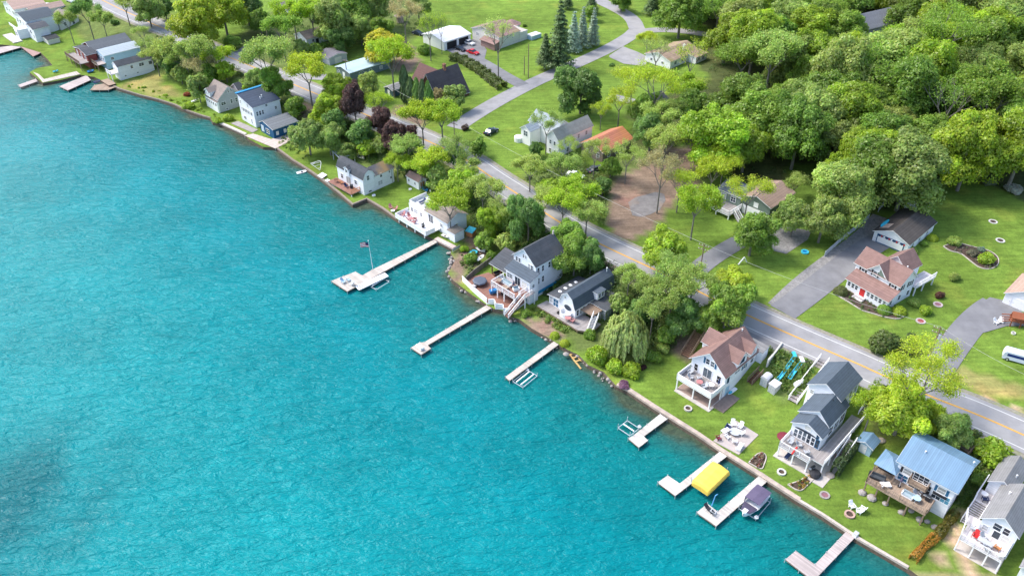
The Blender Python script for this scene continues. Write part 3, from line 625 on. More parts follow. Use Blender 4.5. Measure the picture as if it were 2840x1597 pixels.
# ---------------------------------------------------------------- trees and shrubs, one row each:
# (kind, x, y, crown radius in photograph pixels, colour, height stretch, label)
GOLD = (.50, .50, .035)
ROWS = [
 ('sparse',186,58,26,GREY,1.3,'tall thin grey-green tree between the two leftmost lakeside cottages'),
 ('sparse',240,40,28,DARK,1.3,'dark grey-green tree left of the road near the top left corner'),
 ('sparse',283,54,24,GREY,1.25,'grey-green tree standing closest to the road in the top left group'),
 ('sparse',345,14,30,OLIVE,1,'olive tree across the road near the top left edge of the photo'),
 ('dense',408,26,40,GREY,1,'broad grey-green tree beyond the road above the white boxy cottage'),
 ('small',455,22,24,DARK,1,'small dark green tree left of the big yellow roadside tree'),
 ('airy',392,88,26,GREY,1,'thin airy tree on the lake side of the road above the long white cottage'),
 ('airy',412,124,30,GREY,1,'airy grey tree behind the white boxy cottage roof'),
 ('dense',537,68,62,YEL,1,'left one of the two big yellow trees overhanging the road'),
 ('dense',618,34,58,YEL,1,'right one of the two big yellow trees, nearer the small lawn'),
 ('sparse',472,140,40,OLIVE,1,'thin olive tree between road and lake near the parked cars'),
 ('sparse',545,150,45,OLIVE,1.1,'tall olive tree with visible trunk directly below the big yellow trees'),
 ('small',472,178,28,DARK,1,'dark green bushy tree behind the dry grass bank'),
 ('sparse',514,165,38,OLIVE,.9,'yellowish round tree above the dry grass bank'),
 ('airy',556,182,38,RUST,.9,'brownish half-bare tree above the dry grass bank'),
 ('dense',682,20,42,DARK,1,'dark rounded tree above the small bright lawn at the top'),
 ('dense',645,118,24,GREEN,.7,'low dark green tree at the mouth of the small road driveway'),
 ('sparse',780,88,38,GREEN,1.1,'dark green tree behind the street lamp pole beyond the road'),
 ('sparse',812,38,42,LIME,1,'yellow-green tree right of the white house at the top edge'),
 ('sparse',862,32,44,LIME,1,'yellow-green tree above the long white house'),
 ('dense',897,30,46,DARK,1,'very dark tree behind the right end of the long white house'),
 ('sparse',738,166,52,GREY,1.2,'big grey-green tree overhanging the road beside the bright maple'),
 ('dense',760,235,38,GREEN,1.15,'bright green maple behind the white house with the blue roof edge'),
 ('small',548,246,26,GREY,1.2,'grey-green tree left of the grey gabled house'),
 ('small',578,210,26,GREEN,1.1,'green tree directly behind the grey gabled house'),
 ('small',624,198,24,LIME,1,'low yellow-green tree between grey gabled house and road'),
 ('small',684,246,18,LIME,1,'small lime tree between the grey and the white lakeside houses'),
 ('small',834,138,24,GREY,1,'dense grey-green tree at the corner of the long white house'),
 ('small',872,142,20,GREEN,.9,'green bushy tree below the wall of the long white house'),
 ('dense',925,62,52,GREY,1.1,'grey-green tree right behind the long white house'),
 ('dense',985,34,52,GREEN,1.1,'green tree at the top edge in the grove left of the open meadow'),
 ('dense',1045,22,46,GREY,1.1,'grey-green tree with pale trunk at the top edge beside the meadow'),
 ('dense',1000,84,40,GREY,.9,'low blue-green tree in front of the meadow grove'),
 ('dense',1052,84,36,GREEN,.9,'low bright green tree beside the little round kiosk'),
 ('airy',1120,35,42,RUST,1.1,'half-bare brownish tree on the left rim of the meadow'),
 ('dense',1066,132,52,GOLD,.8,'golden yellow spreading tree above the pale blue roof'),
 ('sparse',1085,162,48,LIME,1.2,'tall two-stemmed tree in front of the pale blue roofed house'),
 ('sparse',852,200,50,YEL,1,'thin yellow spreading tree with dark trunk at the roadside'),
 ('dense',937,246,42,LIME,.9,'bright yellow-green tree left of the plum trees, upper one'),
 ('dense',912,306,44,LIME,.95,'bright yellow-green tree left of the plum trees, lower one'),
 ('small',1026,242,24,OLIVE,1.3,'conical olive tree between pale blue roofed house and plum trees'),
 ('airy',1050,278,34,LIME,1,'airy lime tree right above the middle plum tree'),
 ('dense',982,288,34,PLUM,1.5,'tallest and leftmost dark plum tree'),
 ('dense',1054,338,34,PLUM,1.1,'middle dark plum tree of the row'),
 ('dense',1096,378,36,PLUM,1.1,'dark plum tree at the lower right end of the row'),
 ('small',1142,366,14,PLUM,1,'smallest plum tree beside the road'),
 ('dense',854,378,46,GREY,1,'grey-green lakeside tree right of the navy house'),
 ('dense',912,388,38,GREY,1,'grey-green tree hanging over the grey pergola'),
 ('small',930,350,28,DARK,1.2,'dark tree between grey-green lakeside trees and plum tree'),
 ('small',1000,378,32,DARK,1.1,'dark green tree below the gap between plum trees'),
 ('small',1020,412,24,LIME,.9,'lime shrub-like tree behind the gambrel cottage'),
 ('small',1056,402,22,OLIVE,.9,'olive small tree behind the gambrel cottage near the plum trees'),
 ('sparse',1128,412,38,GREY,1,'shaggy grey-green tree above the small shed'),
 ('small',1124,456,22,DARK,1,'dark low tree left of the small shed'),
 ('sparse',1196,446,40,YEL,.9,'thin yellowish tree right of the small shed'),
 ('small',1256,425,26,DARK,1.1,'small dark tree at the left roadside by the side road mouth'),
 ('column',1122,236,13,SPR,1.7,'leftmost of five columnar evergreens beside the steep brown roof'),
 ('column',1141,270,12,SPR,1.9,'second from left of five columnar evergreens'),
 ('column',1157,272,12,DARK,1.9,'middle one of five columnar evergreens'),
 ('column',1173,276,12,SPR,1.9,'fourth from left of five columnar evergreens'),
 ('column',1189,279,12,DARK,1.85,'rightmost of five columnar evergreens'),
 ('dense',1221,272,26,RUST,.9,'rusty orange tree in front of the steep brown roof'),
 ('small',1262,274,28,GREY,1,'grey-green tree at the right corner of the steep brown roof'),
 ('sparse',1170,332,44,YEL,1,'yellowish sparse tree over the road, left of the pair'),
 ('sparse',1224,322,46,LIME,1,'yellow-green sparse tree over the road, right of the pair'),
 ('airy',1262,405,44,GREY,1.1,'nearly bare dark-stemmed tree on the roadside below the side road'),
 ('small',1327,412,22,GREEN,1,'green tree on the roadside in front of the parked dark car lawn'),
 ('dense',1274,514,46,LIME,.9,'lime tree behind the white house with the red deck chairs'),
 ('sparse',1246,570,48,LIME,1,'green tree hanging over the taupe roof of the white lakeside house'),
 ('sparse',1338,530,44,OLIVE,1,'thin olive tree on the bank above the taupe roofed house'),
 ('airy',1398,578,40,OLIVE,1,'airy olive tree left of the tall dark tree on the bank'),
 ('dense',1368,615,38,LIME,1.15,'bright lime tree left of the tall dark tree above the tall white house'),
 ('dense',1466,606,44,DARK,1.35,'tall dark tree rising behind the tall white three-storey house'),
 ('small',1400,672,24,OLIVE,1,'olive small tree beside the gravel yard left of the tall white house'),
 ('sparse',1562,566,46,LIME,1,'mid-green tree at the road behind the tall dark tree'),
 ('sparse',1600,526,46,LIME,.9,'olive tree across the road above the road gap'),
 ('sparse',1628,590,40,OLIVE,1,'thin olive tree near the road right of the tall dark tree'),
 ('dense',1575,654,42,GREEN,1,'green tree right behind the dark ridge of the tall white house'),
 ('dense',1594,710,52,GREEN,1,'bright green tree between tall white house and slate gambrel house'),
 ('dense',1640,712,38,DARK,1.2,'dark tree between the slate gambrel house and the road'),
 ('bush',1306,716,22,GREEN,1.2,'bright green bush on the rocky point by the turquoise raft'),
 ('bush',1288,690,12,LIME,1.4,'slim lime bush left of the turquoise raft'),
 ('bush',1364,706,16,GREEN,1.2,'green bush right of the pile of boats'),
 ('dense',1848,700,58,LIME,.85,'lime green flat-topped tree standing over the main road'),
 ('sparse',1858,760,46,GREY,1,'sparse grey-green tree on the lake side of the main road'),
 ('sparse',1922,788,50,GREY,1.05,'grey-green tree beside the main road above the brown staircase'),
 ('dense',2034,794,56,YEL,.9,'brightest yellow-green tree beside the main road'),
 ('dense',2018,852,60,GREEN,.95,'green tree above the brown roof of the porch house'),
 ('sparse',1798,806,40,GREY,1.1,'grey sparse tree between willow and road'),
 ('sparse',1864,826,46,GREY,1.1,'grey-green tree in the middle of the clump behind the willow'),
 ('sparse',1812,862,42,GREY,1.2,'shaggy grey tree just behind the willow'),
 ('dense',1897,880,50,DARK,1,'dark green tree left of the brown staircase top'),
 ('dense',1960,890,40,GREEN,.9,'green tree right above the brown staircase'),
 ('willow',1736,922,64,WIL,1.1,'weeping willow on the shore'),
 ('bush',1660,984,36,LIME,1.2,'large lime shrub at the foot of the willow, leftmost'),
 ('bush',1702,1018,30,LIME,1.1,'lime shrub at the foot of the willow, middle'),
 ('bush',1750,1028,29,LIME,1.1,'lime shrub at the foot of the willow, rightmost'),
 ('bush',1811,990,26,GREEN,1.2,'green shrub between willow and brown staircase'),
 ('bush',1635,928,19,GREEN,1.1,'rounded green shrub beside the grey deck stairs'),
 ('bush',1842,964,22,OLIVE,1,'olive shrub on the bank left of the brown staircase'),
 ('bush',1729,1066,20,(.30,.15,.24),.6,'low purple shrub on the seawall'),
 ('bush',1784,1018,11,(.06,.015,.02),1,'small dark maroon shrub at the lawn edge'),
 ('round',1539,928,14,YEL,1,'round yellow shrub left of the small dock head'),
 ('round',1566,950,14,YEL,1,'round yellow shrub right of the small dock head'),
 ('bush',1456,868,17,GREEN,.9,'bright green shrub right of the white deck stairs'),
 ('dense',2089,650,60,GREEN,.95,'bright green maple in front of the green house driveway'),
 ('dense',2204,604,50,GREY,1,'left half of the big grey-green trees beside the pale fence'),
 ('dense',2286,606,60,GREY,1.05,'big grey-green tree beside the pale fence'),
 ('airy',2080,522,54,YEL,1.1,'thin yellow tree in front of the green house'),
 ('sparse',1931,560,50,LIME,1.25,'tall lime tree on the lawn with a bare lower trunk'),
 ('airy',1836,470,54,RUST,1.2,'tall half-bare tree on the brown gravel yard'),
 ('sparse',1978,478,42,YEL,1,'yellowish tree left behind the green house'),
 ('airy',1888,500,48,YEL,1,'thin yellow tree between gravel yard and green house'),
 ('airy',1740,430,42,OLIVE,1,'airy olive tree right of the orange roof'),
 ('dense',1612,250,56,DARK,1,'dark green maple alone on the lawn above the white and blue-grey house'),
 ('small',1622,300,18,DARK,.9,'small dark bush under the dark lawn maple'),
 ('airy',1668,306,28,YEL,1,'thin yellow tree above the orange roof'),
 ('airy',1516,340,38,GREY,1.2,'thin tree in front of the white house with blue-grey roof'),
 ('airy',1578,400,30,OLIVE,1,'airy tree between white house and orange roof'),
 ('airy',1650,420,40,OLIVE,1,'olive tree in front of the orange roof'),
 ('small',1484,414,18,DARK,1,'dark shrub-like tree at the left corner of the white house'),
 ('dense',1806,366,46,DARK,1.1,'dark green tree right of the orange roof'),
 ('dense',1786,310,44,GREEN,1,'green tree directly behind the dark tree by the orange roof'),
 ('sparse',1838,322,42,OLIVE,1,'olive tree between the airy tree and the woodland edge'),
 ('sparse',1846,396,46,OLIVE,1,'olive tree at the rim of the brown gravel yard'),
 ('small',1694,464,24,GREEN,1,'green tree below the orange roof'),
 ('small',1672,518,20,DARK,1,'dark tree left of the brown gravel yard'),
 ('dense',1530,530,38,LIME,.9,'lime tree on the far roadside above the tall dark tree'),
 ('pine',1513,145,26,SPR,1.25,'shorter dark pine left of the big dark spruce on the lawn'),
 ('conifer',1553,110,26,SPR,1.15,'biggest dark spruce on the lawn by the side road'),
 ('conifer',1591,96,15,BLUE,1.2,'left one of the three blue spruces'),
 ('conifer',1616,84,14,BLUE,1.3,'middle one of the three blue spruces'),
 ('conifer',1646,82,13,BLUE,1.3,'right one of the three blue spruces'),
 ('small',1637,38,16,GREEN,1,'small bright green tree behind the blue spruces'),
 ('pine',1641,12,20,SPR,.9,'dark pine at the top edge beside the side road'),
 ('pine',1575,2,16,SPR,1,'small dark tree at the top edge of the meadow'),
 ('pine',1810,10,24,SPR,.9,'dark pine with reddish trunk near the road fork'),
 ('dense',1724,4,30,GREEN,.8,'low spreading tree at the top edge above the road fork'),
 ('airy',1823,235,66,YEL,1.0,'widest airy yellow tree below the white house with tan roof'),
 ('bare',1918,160,44,YEL,1.2,'nearly bare dark-limbed tree at the right of the tan roof'),
 ('airy',1755,215,44,YEL,.9,'airy yellow tree left of the widest one'),
 ('sparse',1905,240,42,LIME,1,'lime tree right of the widest airy tree'),
 ('bare',1822,142,40,OLIVE,1.1,'bare branching tree in front of the tan roof'),
 ('sparse',1796,112,24,YEL,1,'yellowish small tree at the left end of the tan roof'),
 ('bare',1381,100,44,OLIVE,1.45,'tall bare branching tree at the end of the garage driveway'),
 ('bare',1190,78,32,LIME,1.5,'left one of two slim bare trees beside the white garage'),
 ('bare',1222,74,20,LIME,2.0,'right one of two slim bare trees beside the white garage'),
 ('bush',1181,138,21,GREEN,1.1,'green bush below the white garage wall'),
 ('bush',1290,354,12,(.12,.08,.06),1.2,'brown shrub at the mouth of the side road'),
 ('bush',1697,180,8,DARK,1,'small dark shrub alone on the lawn corner'),
 ('bush',1455,71,7,GREEN,1,'tiny shrub on the meadow by the tan house'),
 ('bush',317,62,13,DARK,1,'dark bush on the lawn by the top left road'),
 ('bush',520,262,12,(.35,.09,.03),.8,'red-orange flowering shrub on the shore bank'),
 ('bush',632,326,17,LIME,.9,'lime shrub on the seawall below the white house'),
 ('bush',604,335,14,LIME,.9,'lime shrub overhanging the seawall, left one'),
 ('bush',524,294,20,LIME,.7,'lime weeds on the shore below the grey gabled house'),
 ('round',2333,805,20,(.17,.21,.06),1,'pale green rounded shrub at the left of the brown-roofed farmhouse'),
 ('round',2454,856,20,GREEN,1,'round green shrub at the front right of the farmhouse'),
 ('round',2494,860,21,YEL,.9,'round yellow shrub at the front right of the farmhouse'),
 ('bush',2538,838,19,OLIVE,1,'olive shrub beside the farmhouse wall'),
 ('bush',2565,860,20,LIME,1.1,'loose lime shrub right of the round yellow shrub'),
 ('round',2587,658,16,YEL,.8,'yellow rounded shrub beside the bunting garage'),
 ('bush',2562,676,13,GREEN,.8,'green shrub beside the bunting garage'),
 ('bush',2532,694,15,OLIVE,.9,'pale shrub at the front corner of the bunting garage'),
 ('bush',2648,668,22,OLIVE,1,'olive shrub at the top end of the curved flower bed'),
 ('bush',2648,768,19,OLIVE,1,'olive shrub alone on the big lawn'),
 ('bush',2608,818,13,(.16,.07,.05),1.4,'small reddish tree on the big lawn'),
 ('bush',2741,718,27,LIME,.9,'lime shrub at the lower end of the curved flower bed'),
 ('bush',2697,700,18,(.20,.19,.12),.8,'pale flowering shrub in the middle of the curved flower bed'),
 ('bush',2724,692,12,BLUE,.9,'blue-green shrub in the curved flower bed'),
 ('bush',2815,524,28,(.55,.56,.48),.7,'white flowering shrub at the woodland edge'),
 ('bush',2745,506,18,(.20,.24,.14),.9,'pale green shrub at the woodland edge'),
 ('bush',2455,950,52,(.16,.22,.05),.85,'largest rounded pale green shrub at the roadside'),
 ('bush',2520,962,32,(.15,.20,.05),.9,'rounded shrub touching the largest roadside shrub'),
 ('bush',2529,934,15,SPR,1,'small dark evergreen shrub behind the roadside shrubs'),
 ('airy',2597,985,74,YEL,1,'airy yellow tree across the road beside the right driveway'),
 ('airy',2550,1045,84,YEL,1.1,'airy top of the yellow tree leaning over the main road'),
 ('dense',2505,1140,84,YEL,.85,'large yellow-green tree behind the blue metal roof'),
 ('dense',2641,1192,50,GREY,.85,'grey-green tree right behind the blue metal roof'),
 ('bush',2748,1250,52,LIME,.8,'bright lime shrub right of the blue metal roof'),
 ('bush',2712,1325,26,GREEN,1,'green shrub on the bank right of the blue-roofed house'),
 ('sparse',1100,452,30,LIME,1,'yellow-green tree on the bank between plum trees and small shed'),
 ('sparse',1168,470,34,LIME,.9,'green tree behind the small white shed'),
 ('small',1215,498,28,GREY,1,'grey-green tree on the bank left of the lime tree'),
 ('sparse',1300,468,34,OLIVE,1,'olive tree on the near roadside below the side road'),
 ('dense',1420,620,34,GREEN,1,'green tree between tall dark tree and lime tree on the bank'),
 ('small',1345,668,24,GREEN,1,'green tree behind the stored boats on the rocky point'),
 ('sparse',1508,560,34,OLIVE,1,'olive tree right of the tall dark tree top'),
 ('sparse',1745,770,36,OLIVE,1,'olive tree at the packed-earth turnout'),
 ('small',1718,838,26,GREY,1,'small grey-green tree right behind the gambrel house dormer'),
 ('dense',1776,868,34,DARK,1,'dark tree in the hollow behind the willow crown'),
 ('small',1850,930,24,GREEN,1,'green understorey tree left of the brown staircase'),
 ('sparse',600,160,34,LIME,1,'lime tree overhanging the near road edge beyond the grey gabled house'),
 ('small',500,206,22,OLIVE,1,'olive tree at the top of the dry grass bank'),
 ('sparse',430,160,28,OLIVE,1,'olive tree right behind the boxy white cottage'),
 ('dense',700,228,28,GREY,1,'grey-green tree between the two white lakeside houses and the road'),
 ('small',816,300,24,GREEN,1,'green tree on the bare earth slope above the navy house'),
 ('small',884,345,24,LIME,1,'lime tree behind the navy house lawn'),
 ('dense',960,420,26,GREY,.9,'grey-green tree above the gambrel cottage roof'),
 ('sparse',1470,470,40,OLIVE,.9,'olive tree on the lawn below the white two-storey house'),
 ('sparse',1560,460,40,GREY,1,'grey-green tree hiding the whitish car'),
 ('dense',1905,300,50,GREEN,1,'green tree at the left tip of the upper right wood'),
 ('airy',1720,270,44,YEL,1,'airy yellow tree left of the hidden small grey house'),
 ('airy',1862,300,40,OLIVE,1,'airy olive tree below the lime tree by the tan-roofed house'),
 ('airy',2010,440,46,YEL,1,'airy yellow tree behind the green house ridge'),
 ('dense',1160,20,34,GREY,1,'grey-green tree at the top edge left of the meadow'),
 ('dense',950,110,34,DARK,.9,'dark tree in front of the grove by the long white house'),
 ('dense',560,4,40,GREEN,.9,'green tree at the top edge behind the big yellow trees'),
 ('dense',720,60,30,GREEN,1,'green tree right of the small bright lawn'),
 ('sparse',2420,1130,46,LIME,1,'lime tree between arched-window house and large yellow-green tree'),
 ('dense',2590,1160,40,YEL,.9,'yellow-green tree between the large yellow tree and the grey-green one'),
 ('sparse',2205,512,30,OLIVE,.8,'small olive tree behind the right end of the green house'),
 ('dense',2320,470,34,LIME,1.4,'narrow yellow-green tree at the dark woodland gap'),
]
for k, x, y, r_, c_, hs_, lab in ROWS:
    if not lab: continue
    nm = {'pine': 'evergreen_tree', 'conifer': 'spruce_tree', 'column': 'columnar_evergreen', 'willow': 'willow_tree', 'bush': 'shrub', 'round': 'clipped_shrub'}.get(k, 'broadleaf_tree')
    plant(k, x, y, r_, c_, lab, nm, 'shrub' if k in ('bush', 'round') else 'tree', hs=hs_)
# the upper right wood and the far wood at the top
def inpx(x, y, poly): return bool(inpoly([[x, y]], poly)[0])
WOOD = [(1850,-140),(1880,60),(2010,80),(2010,150),(2060,180),(2010,235),(1960,300),(1880,350),(1900,430),(1960,440),(2060,440),(2170,400),(2290,370),(2330,520),(2320,560),(2390,600),(2430,530),(2500,500),(2580,470),(2680,470),(2760,430),(2960,480),(2960,-140)]
GAP = [(2350,35),(2420,-5),(2470,60),(2495,105),(2420,110),(2370,85)]
LB = 'broadleaf tree in the dense wood at the upper right'
cnt = 0; pal = [GREEN, LIME, GREEN, GREY, GREEN, LIME, OLIVE, GREEN, LIME]
row = 0; y = 118.0
while y < 520:
    sp = 10.6 + max(0, y - 150) * .014; row += 1
    y += sp * .88; x = 20 + (row % 2) * sp / 2
    while x < 330:
        bx, by = x + rnd.uniform(-1.8, 1.8), y + rnd.uniform(-1.8, 1.8); x += sp
        z = hz(bx, by); r_ = rnd.uniform(5.8, 8.6) if rnd.random() < .8 else rnd.uniform(4.0, 5.2); zc = by * CP - (z + r_ * 1.2 - CAMZ) * SP
        px = 1420 + FPX * bx / zc; py = 798.5 + FPX * (-by * SP - (z + r_ * 1.2 - CAMZ) * CP) / zc
        if px > 2960 or py < -150 or not inpx(px, py, WOOD) or inpx(px, py, GAP) or inpx(px, py + 25, GAP): continue
        k = 'forest' if rnd.random() < .88 else rnd.choice(['sparse', 'sparse', 'airy', 'bare']); v = rnd.randrange(len(KIND[k])); tb, cr = KIND[k][v]
        if (k, v) not in TRUNKMESH:
            m_ = bpy.data.meshes.new('trunk'); m_.from_pydata(tb.v, [], tb.f); m_.materials.append(M_barkgrey); TRUNKMESH[(k, v)] = m_; cr.materials.append(M_leaf)
        if cnt > 143: continue
        ci = pal[(int(abs(math.sin(bx * .05 + by * .083)) * 100) + rnd.randrange(3)) % len(pal)]; kk = rnd.uniform(.85, 1.15); cj = [ci[0] * kk * rnd.uniform(.92, 1.08), ci[1] * kk, ci[2] * kk]
        root = empty('broadleaf_tree', (bx, by, z), rnd.uniform(0, 6.28), LB, 'tree', 'trees of the upper right wood'); q = r_ * rnd.uniform(1.12, 1.36); root.scale = (q, q, r_ * rnd.uniform(1.0, 1.35))
        for nm, me in (('trunk', TRUNKMESH[(k, v)]), ('crown', cr)):
            o = bpy.data.objects.new(nm, me); COL.objects.link(o); o.parent = root; o.color = (*cj, 1)
        cnt += 1
print('wood trees', cnt)
hedge([(1252,166),(1275,168),(1297,180),(1330,200),(1365,228),(1392,248)], 3.0, 2.0, (.15,.20,.05), 'long pale green flowering hedge along the garage driveway', leaf=.2, dens_=130)
hedge([(2312,1318),(2330,1295),(2350,1268),(2374,1238)], 1.3, 2.4, SPR, 'clipped dark green evergreen hedge beside the slate-roofed house', leaf=.12, dens_=220, ragged=.04)
hedge([(2600,1488),(2625,1455),(2645,1430)], 1.2, 1.1, (.16,.15,.02), 'olive hedge continuing the orange flower row', leaf=.12, dens_=160)
hedge([(2533,1552),(2560,1520),(2590,1494)], 1.1, .9, (.50,.27,.04), 'row of orange flowering bushes beside the sandy yard', name='flower_row', leaf=.1, dens_=160)
hedge([(1500,920),(1550,950),(1600,900)], .1, .1, GREEN, 'x') if False else None
# undergrowth
UG = [
 ([(330,150),(430,200),(560,240),(620,215),(700,250),(760,300),(800,290),(700,215),(560,130),(440,100)], (0.128, 0.221, 0.034), 9000, (.4,1.6)),
 ([(335,240),(420,262),(500,292),(560,316),(590,335),(600,322),(560,300),(500,272),(420,245),(350,232)], LIME, 3500, (.15,.5)),
 ([(800,290),(880,395),(960,400),(1010,440),(1080,480),(1150,520),(1240,560),(1300,560),(1300,520),(1230,450),(1100,400),(960,335)], (0.119, 0.212, 0.034), 12000, (.4,1.5)),
 ([(770,400),(830,440),(860,440),(820,380),(780,370)], (0.204, 0.306, 0.051), 1500, (.2,.6)),
 ([(1300,560),(1430,580),(1540,660),(1560,790),(1490,740),(1430,690),(1330,640),(1290,600)], (0.102, 0.196, 0.034), 9000, (.4,1.6)),
 ([(1560,790),(1640,880),(1700,900),(1830,975),(1900,930),(1950,900),(1840,800),(1660,715),(1570,680)], (0.093, 0.170, 0.034), 14000, (.4,1.8)),
 ([(1470,860),(1560,925),(1580,915),(1500,850)], (0.221, 0.323, 0.051), 2200, (.2,.7)),
 ([(820,180),(880,180),(940,150),(1000,120),(1090,140),(1140,110),(1160,60),(820,-20),(760,60),(700,120)], (0.111, 0.221, 0.034), 10000, (.4,1.8)),
 ([(815,150),(880,160),(940,120),(1060,105),(1060,90),(930,105)], (0.119, 0.272, 0.034), 4000, (.3,1.2)),
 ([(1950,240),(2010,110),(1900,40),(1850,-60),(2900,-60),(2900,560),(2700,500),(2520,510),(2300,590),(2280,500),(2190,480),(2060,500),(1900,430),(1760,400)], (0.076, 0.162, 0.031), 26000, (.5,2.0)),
 ([(1450,500),(1560,440),(1690,480),(1680,560),(1670,630),(1600,560)], (0.153, 0.238, 0.043), 9000, (.3,1.3)),
 ([(2120,965),(2200,985),(2270,1010),(2235,1070),(2200,1100),(2130,1060)], (0.153, 0.255, 0.043), 5000, (.2,.8)),
 ([(2430,1060),(2560,1130),(2720,1200),(2700,1240),(2560,1190),(2460,1190),(2400,1120)], (0.170, 0.255, 0.043), 5000, (.3,1.1)),
 ([(2700,1240),(2810,1290),(2740,1370),(2690,1400),(2650,1400)], (0.136, 0.238, 0.034), 4500, (.2,.9)),
 ([(1400,700),(1420,740),(1560,860),(1600,850),(1560,790),(1480,740)], (0.076, 0.136, 0.031), 3500, (.3,1.2)),
 ([(1270,700),(1330,690),(1340,740),(1290,780)], (0.153, 0.221, 0.051), 1500, (.2,.6)),
]
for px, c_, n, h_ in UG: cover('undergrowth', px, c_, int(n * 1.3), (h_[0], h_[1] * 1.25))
# ---------------------------------------------------------------- house kit
class House:
    def __init__(s, name, label, px, ang=-46, cat='house', group=None, dz=0):
        p = G(*px); s.z = p.z; s.root = empty(name, (p.x, p.y, p.z + dz), R(ang), label, cat, group); s.o = p; s.a = R(ang); s.dz = dz
        s.wallm = M_white
    def W(s, x, y, z=0):
        c, n = math.cos(s.a), math.sin(s.a); return Vector((s.o.x + x * c - y * n, s.o.y + x * n + y * c, s.o.z + s.dz + z))
    def gz(s, x, y): p = s.W(x, y); return hz(p.x, p.y) - (s.o.z + s.dz)
    def block(s, x0, x1, y0, y1, z0, ze, rise, axis='y', wall=None, roof=M_darkroof, ov=.35, kind='gable', label=None, rx=.5, trim=M_trim, gab=None):
        wall = wall or s.wallm; mb = MB(); xm = x0 + (x1 - x0) * rx; ym = y0 + (y1 - y0) * rx; zr = ze + rise
        if axis == 'x':  # build along y then swap
            def T(p): return (p[1], p[0], p[2])
            a0, a1, b0, b1, m_ = y0, y1, x0, x1, ym
        else:
            def T(p): return p
            a0, a1, b0, b1, m_ = x0, x1, y0, y1, xm
        zb = z0
        if kind == 'gable': prof = [(a0, ze), (m_, zr), (a1, ze)]
        elif kind == 'gambrel': prof = [(a0, ze), (a0 + (a1 - a0) * .17, ze + rise * .66), (m_, zr), (a1 - (a1 - a0) * .17, ze + rise * .66), (a1, ze)]
        elif kind == 'shed': prof = [(a0, ze), (a1, zr)]
        elif kind == 'shed2': prof = [(a0, zr), (a1, ze)]
        else: prof = [(a0, ze), (a1, ze)]
        for b in (b0, b1):
            mb.quad(*[T((x, b, z)) for x, z in [(a0, zb)] + prof + [(a1, zb)]])
        for x, z in ((prof[0]), (prof[-1])): mb.quad(T((x, b0, zb)), T((x, b1, zb)), T((x, b1, z)), T((x, b0, z)))
        s.lastwall = mb.build('wall', wall, s.root, label=label)
        rf = MB(); fs = MB()
        if kind == 'hip':
            h = min(a1 - a0, b1 - b0) / 2 * .98; c0, c1 = b0 + h, b1 - h; o_ = ov; k = rise / h
            e = ze - o_ * k
            P = [(a0-o_, b0-o_, e), (a1+o_, b0-o_, e), (a1+o_, b1+o_, e), (a0-o_, b1+o_, e)]; r0, r1 = (m_, c0, zr), (m_, c1, zr)
            if a1 - a0 > b1 - b0: r0, r1 = (a0 + h, (b0+b1)/2, zr), (a1 - h, (b0+b1)/2, zr); fcs = [(P[0],P[1],r1,r0),(P[1],P[2],r1),(P[2],P[3],r0,r1),(P[3],P[0],r0)]
            else: fcs = [(P[0],P[1],r0),(P[1],P[2],r1,r0),(P[2],P[3],r1),(P[3],P[0],r0,r1)]
            for f in fcs: rf.slab([T(q) for q in f], .05); fs.slab([T((q[0], q[1], q[2] - .052)) for q in f], .13)
        else:
            pr = list(prof)
            def ext(p, q):
                d = math.hypot(q[0]-p[0], q[1]-p[1]); return (q[0] + (q[0]-p[0]) / d * ov, q[1] + (q[1]-p[1]) / d * ov)
            if len(pr) > 2: pr[0] = ext(pr[1], pr[0]); pr[-1] = ext(pr[-2], pr[-1])
            else: pr = [ext(prof[1], prof[0]), ext(prof[0], prof[1])]
            for p, q in zip(pr[:-1], pr[1:]):
                t_ = [(p[0], b0-ov, p[1]+.2), (q[0], b0-ov, q[1]+.2), (q[0], b1+ov, q[1]+.2), (p[0], b1+ov, p[1]+.2)]
                rf.slab([T(v) for v in t_], .07)
                t2 = [(p[0], b0-ov-.03, p[1]+.125), (q[0], b0-ov-.03, q[1]+.125), (q[0], b1+ov+.03, q[1]+.125), (p[0], b1+ov+.03, p[1]+.125)]
                fs.slab([T(v) for v in t2], .12)
        r_ = rf.build('roof', roof, s.root); fs.build('fascia', trim, r_)
        s.lastroof = r_; return r_
    def face(s, f, at_):
        "maps (s along, z, out) on a wall face to local coordinates"
        return {'F': lambda a, z, o: (a, at_ - o, z), 'B': lambda a, z, o: (a, at_ + o, z), 'L': lambda a, z, o: (at_ - o, a, z), 'R': lambda a, z, o: (at_ + o, a, z)}[f]
    def _bx(s, mb, F, a0, a1, z0, z1, o0, o1):
        p = F(a0, z0, o0); q = F(a1, z1, o1)
        mb.box(min(p[0],q[0]), max(p[0],q[0]), min(p[1],q[1]), max(p[1],q[1]), min(p[2],q[2]), max(p[2],q[2]))
    def win(s, f, at_, a, z, w=.85, h=1.2, shut=None, trim=None, mull=1, glass=None, cat='window'):
        F = s.face(f, at_); fr = MB(); t = .09
        s._bx(fr, F, a-w/2-t, a+w/2+t, z+h, z+h+t, -.03, .06); s._bx(fr, F, a-w/2-t, a+w/2+t, z-t, z, -.03, .07)
        s._bx(fr, F, a-w/2-t, a-w/2, z, z+h, -.03, .055); s._bx(fr, F, a+w/2, a+w/2+t, z, z+h, -.03, .055)
        for k in range(1, mull + 1 if w > 1.1 else 1):
            x = a - w/2 + w * k / (mull + 1); s._bx(fr, F, x-.03, x+.03, z, z+h, -.03, .05)
        if cat == 'window': s._bx(fr, F, a-w/2, a+w/2, z+h*.5-.025, z+h*.5+.025, -.03, .045)
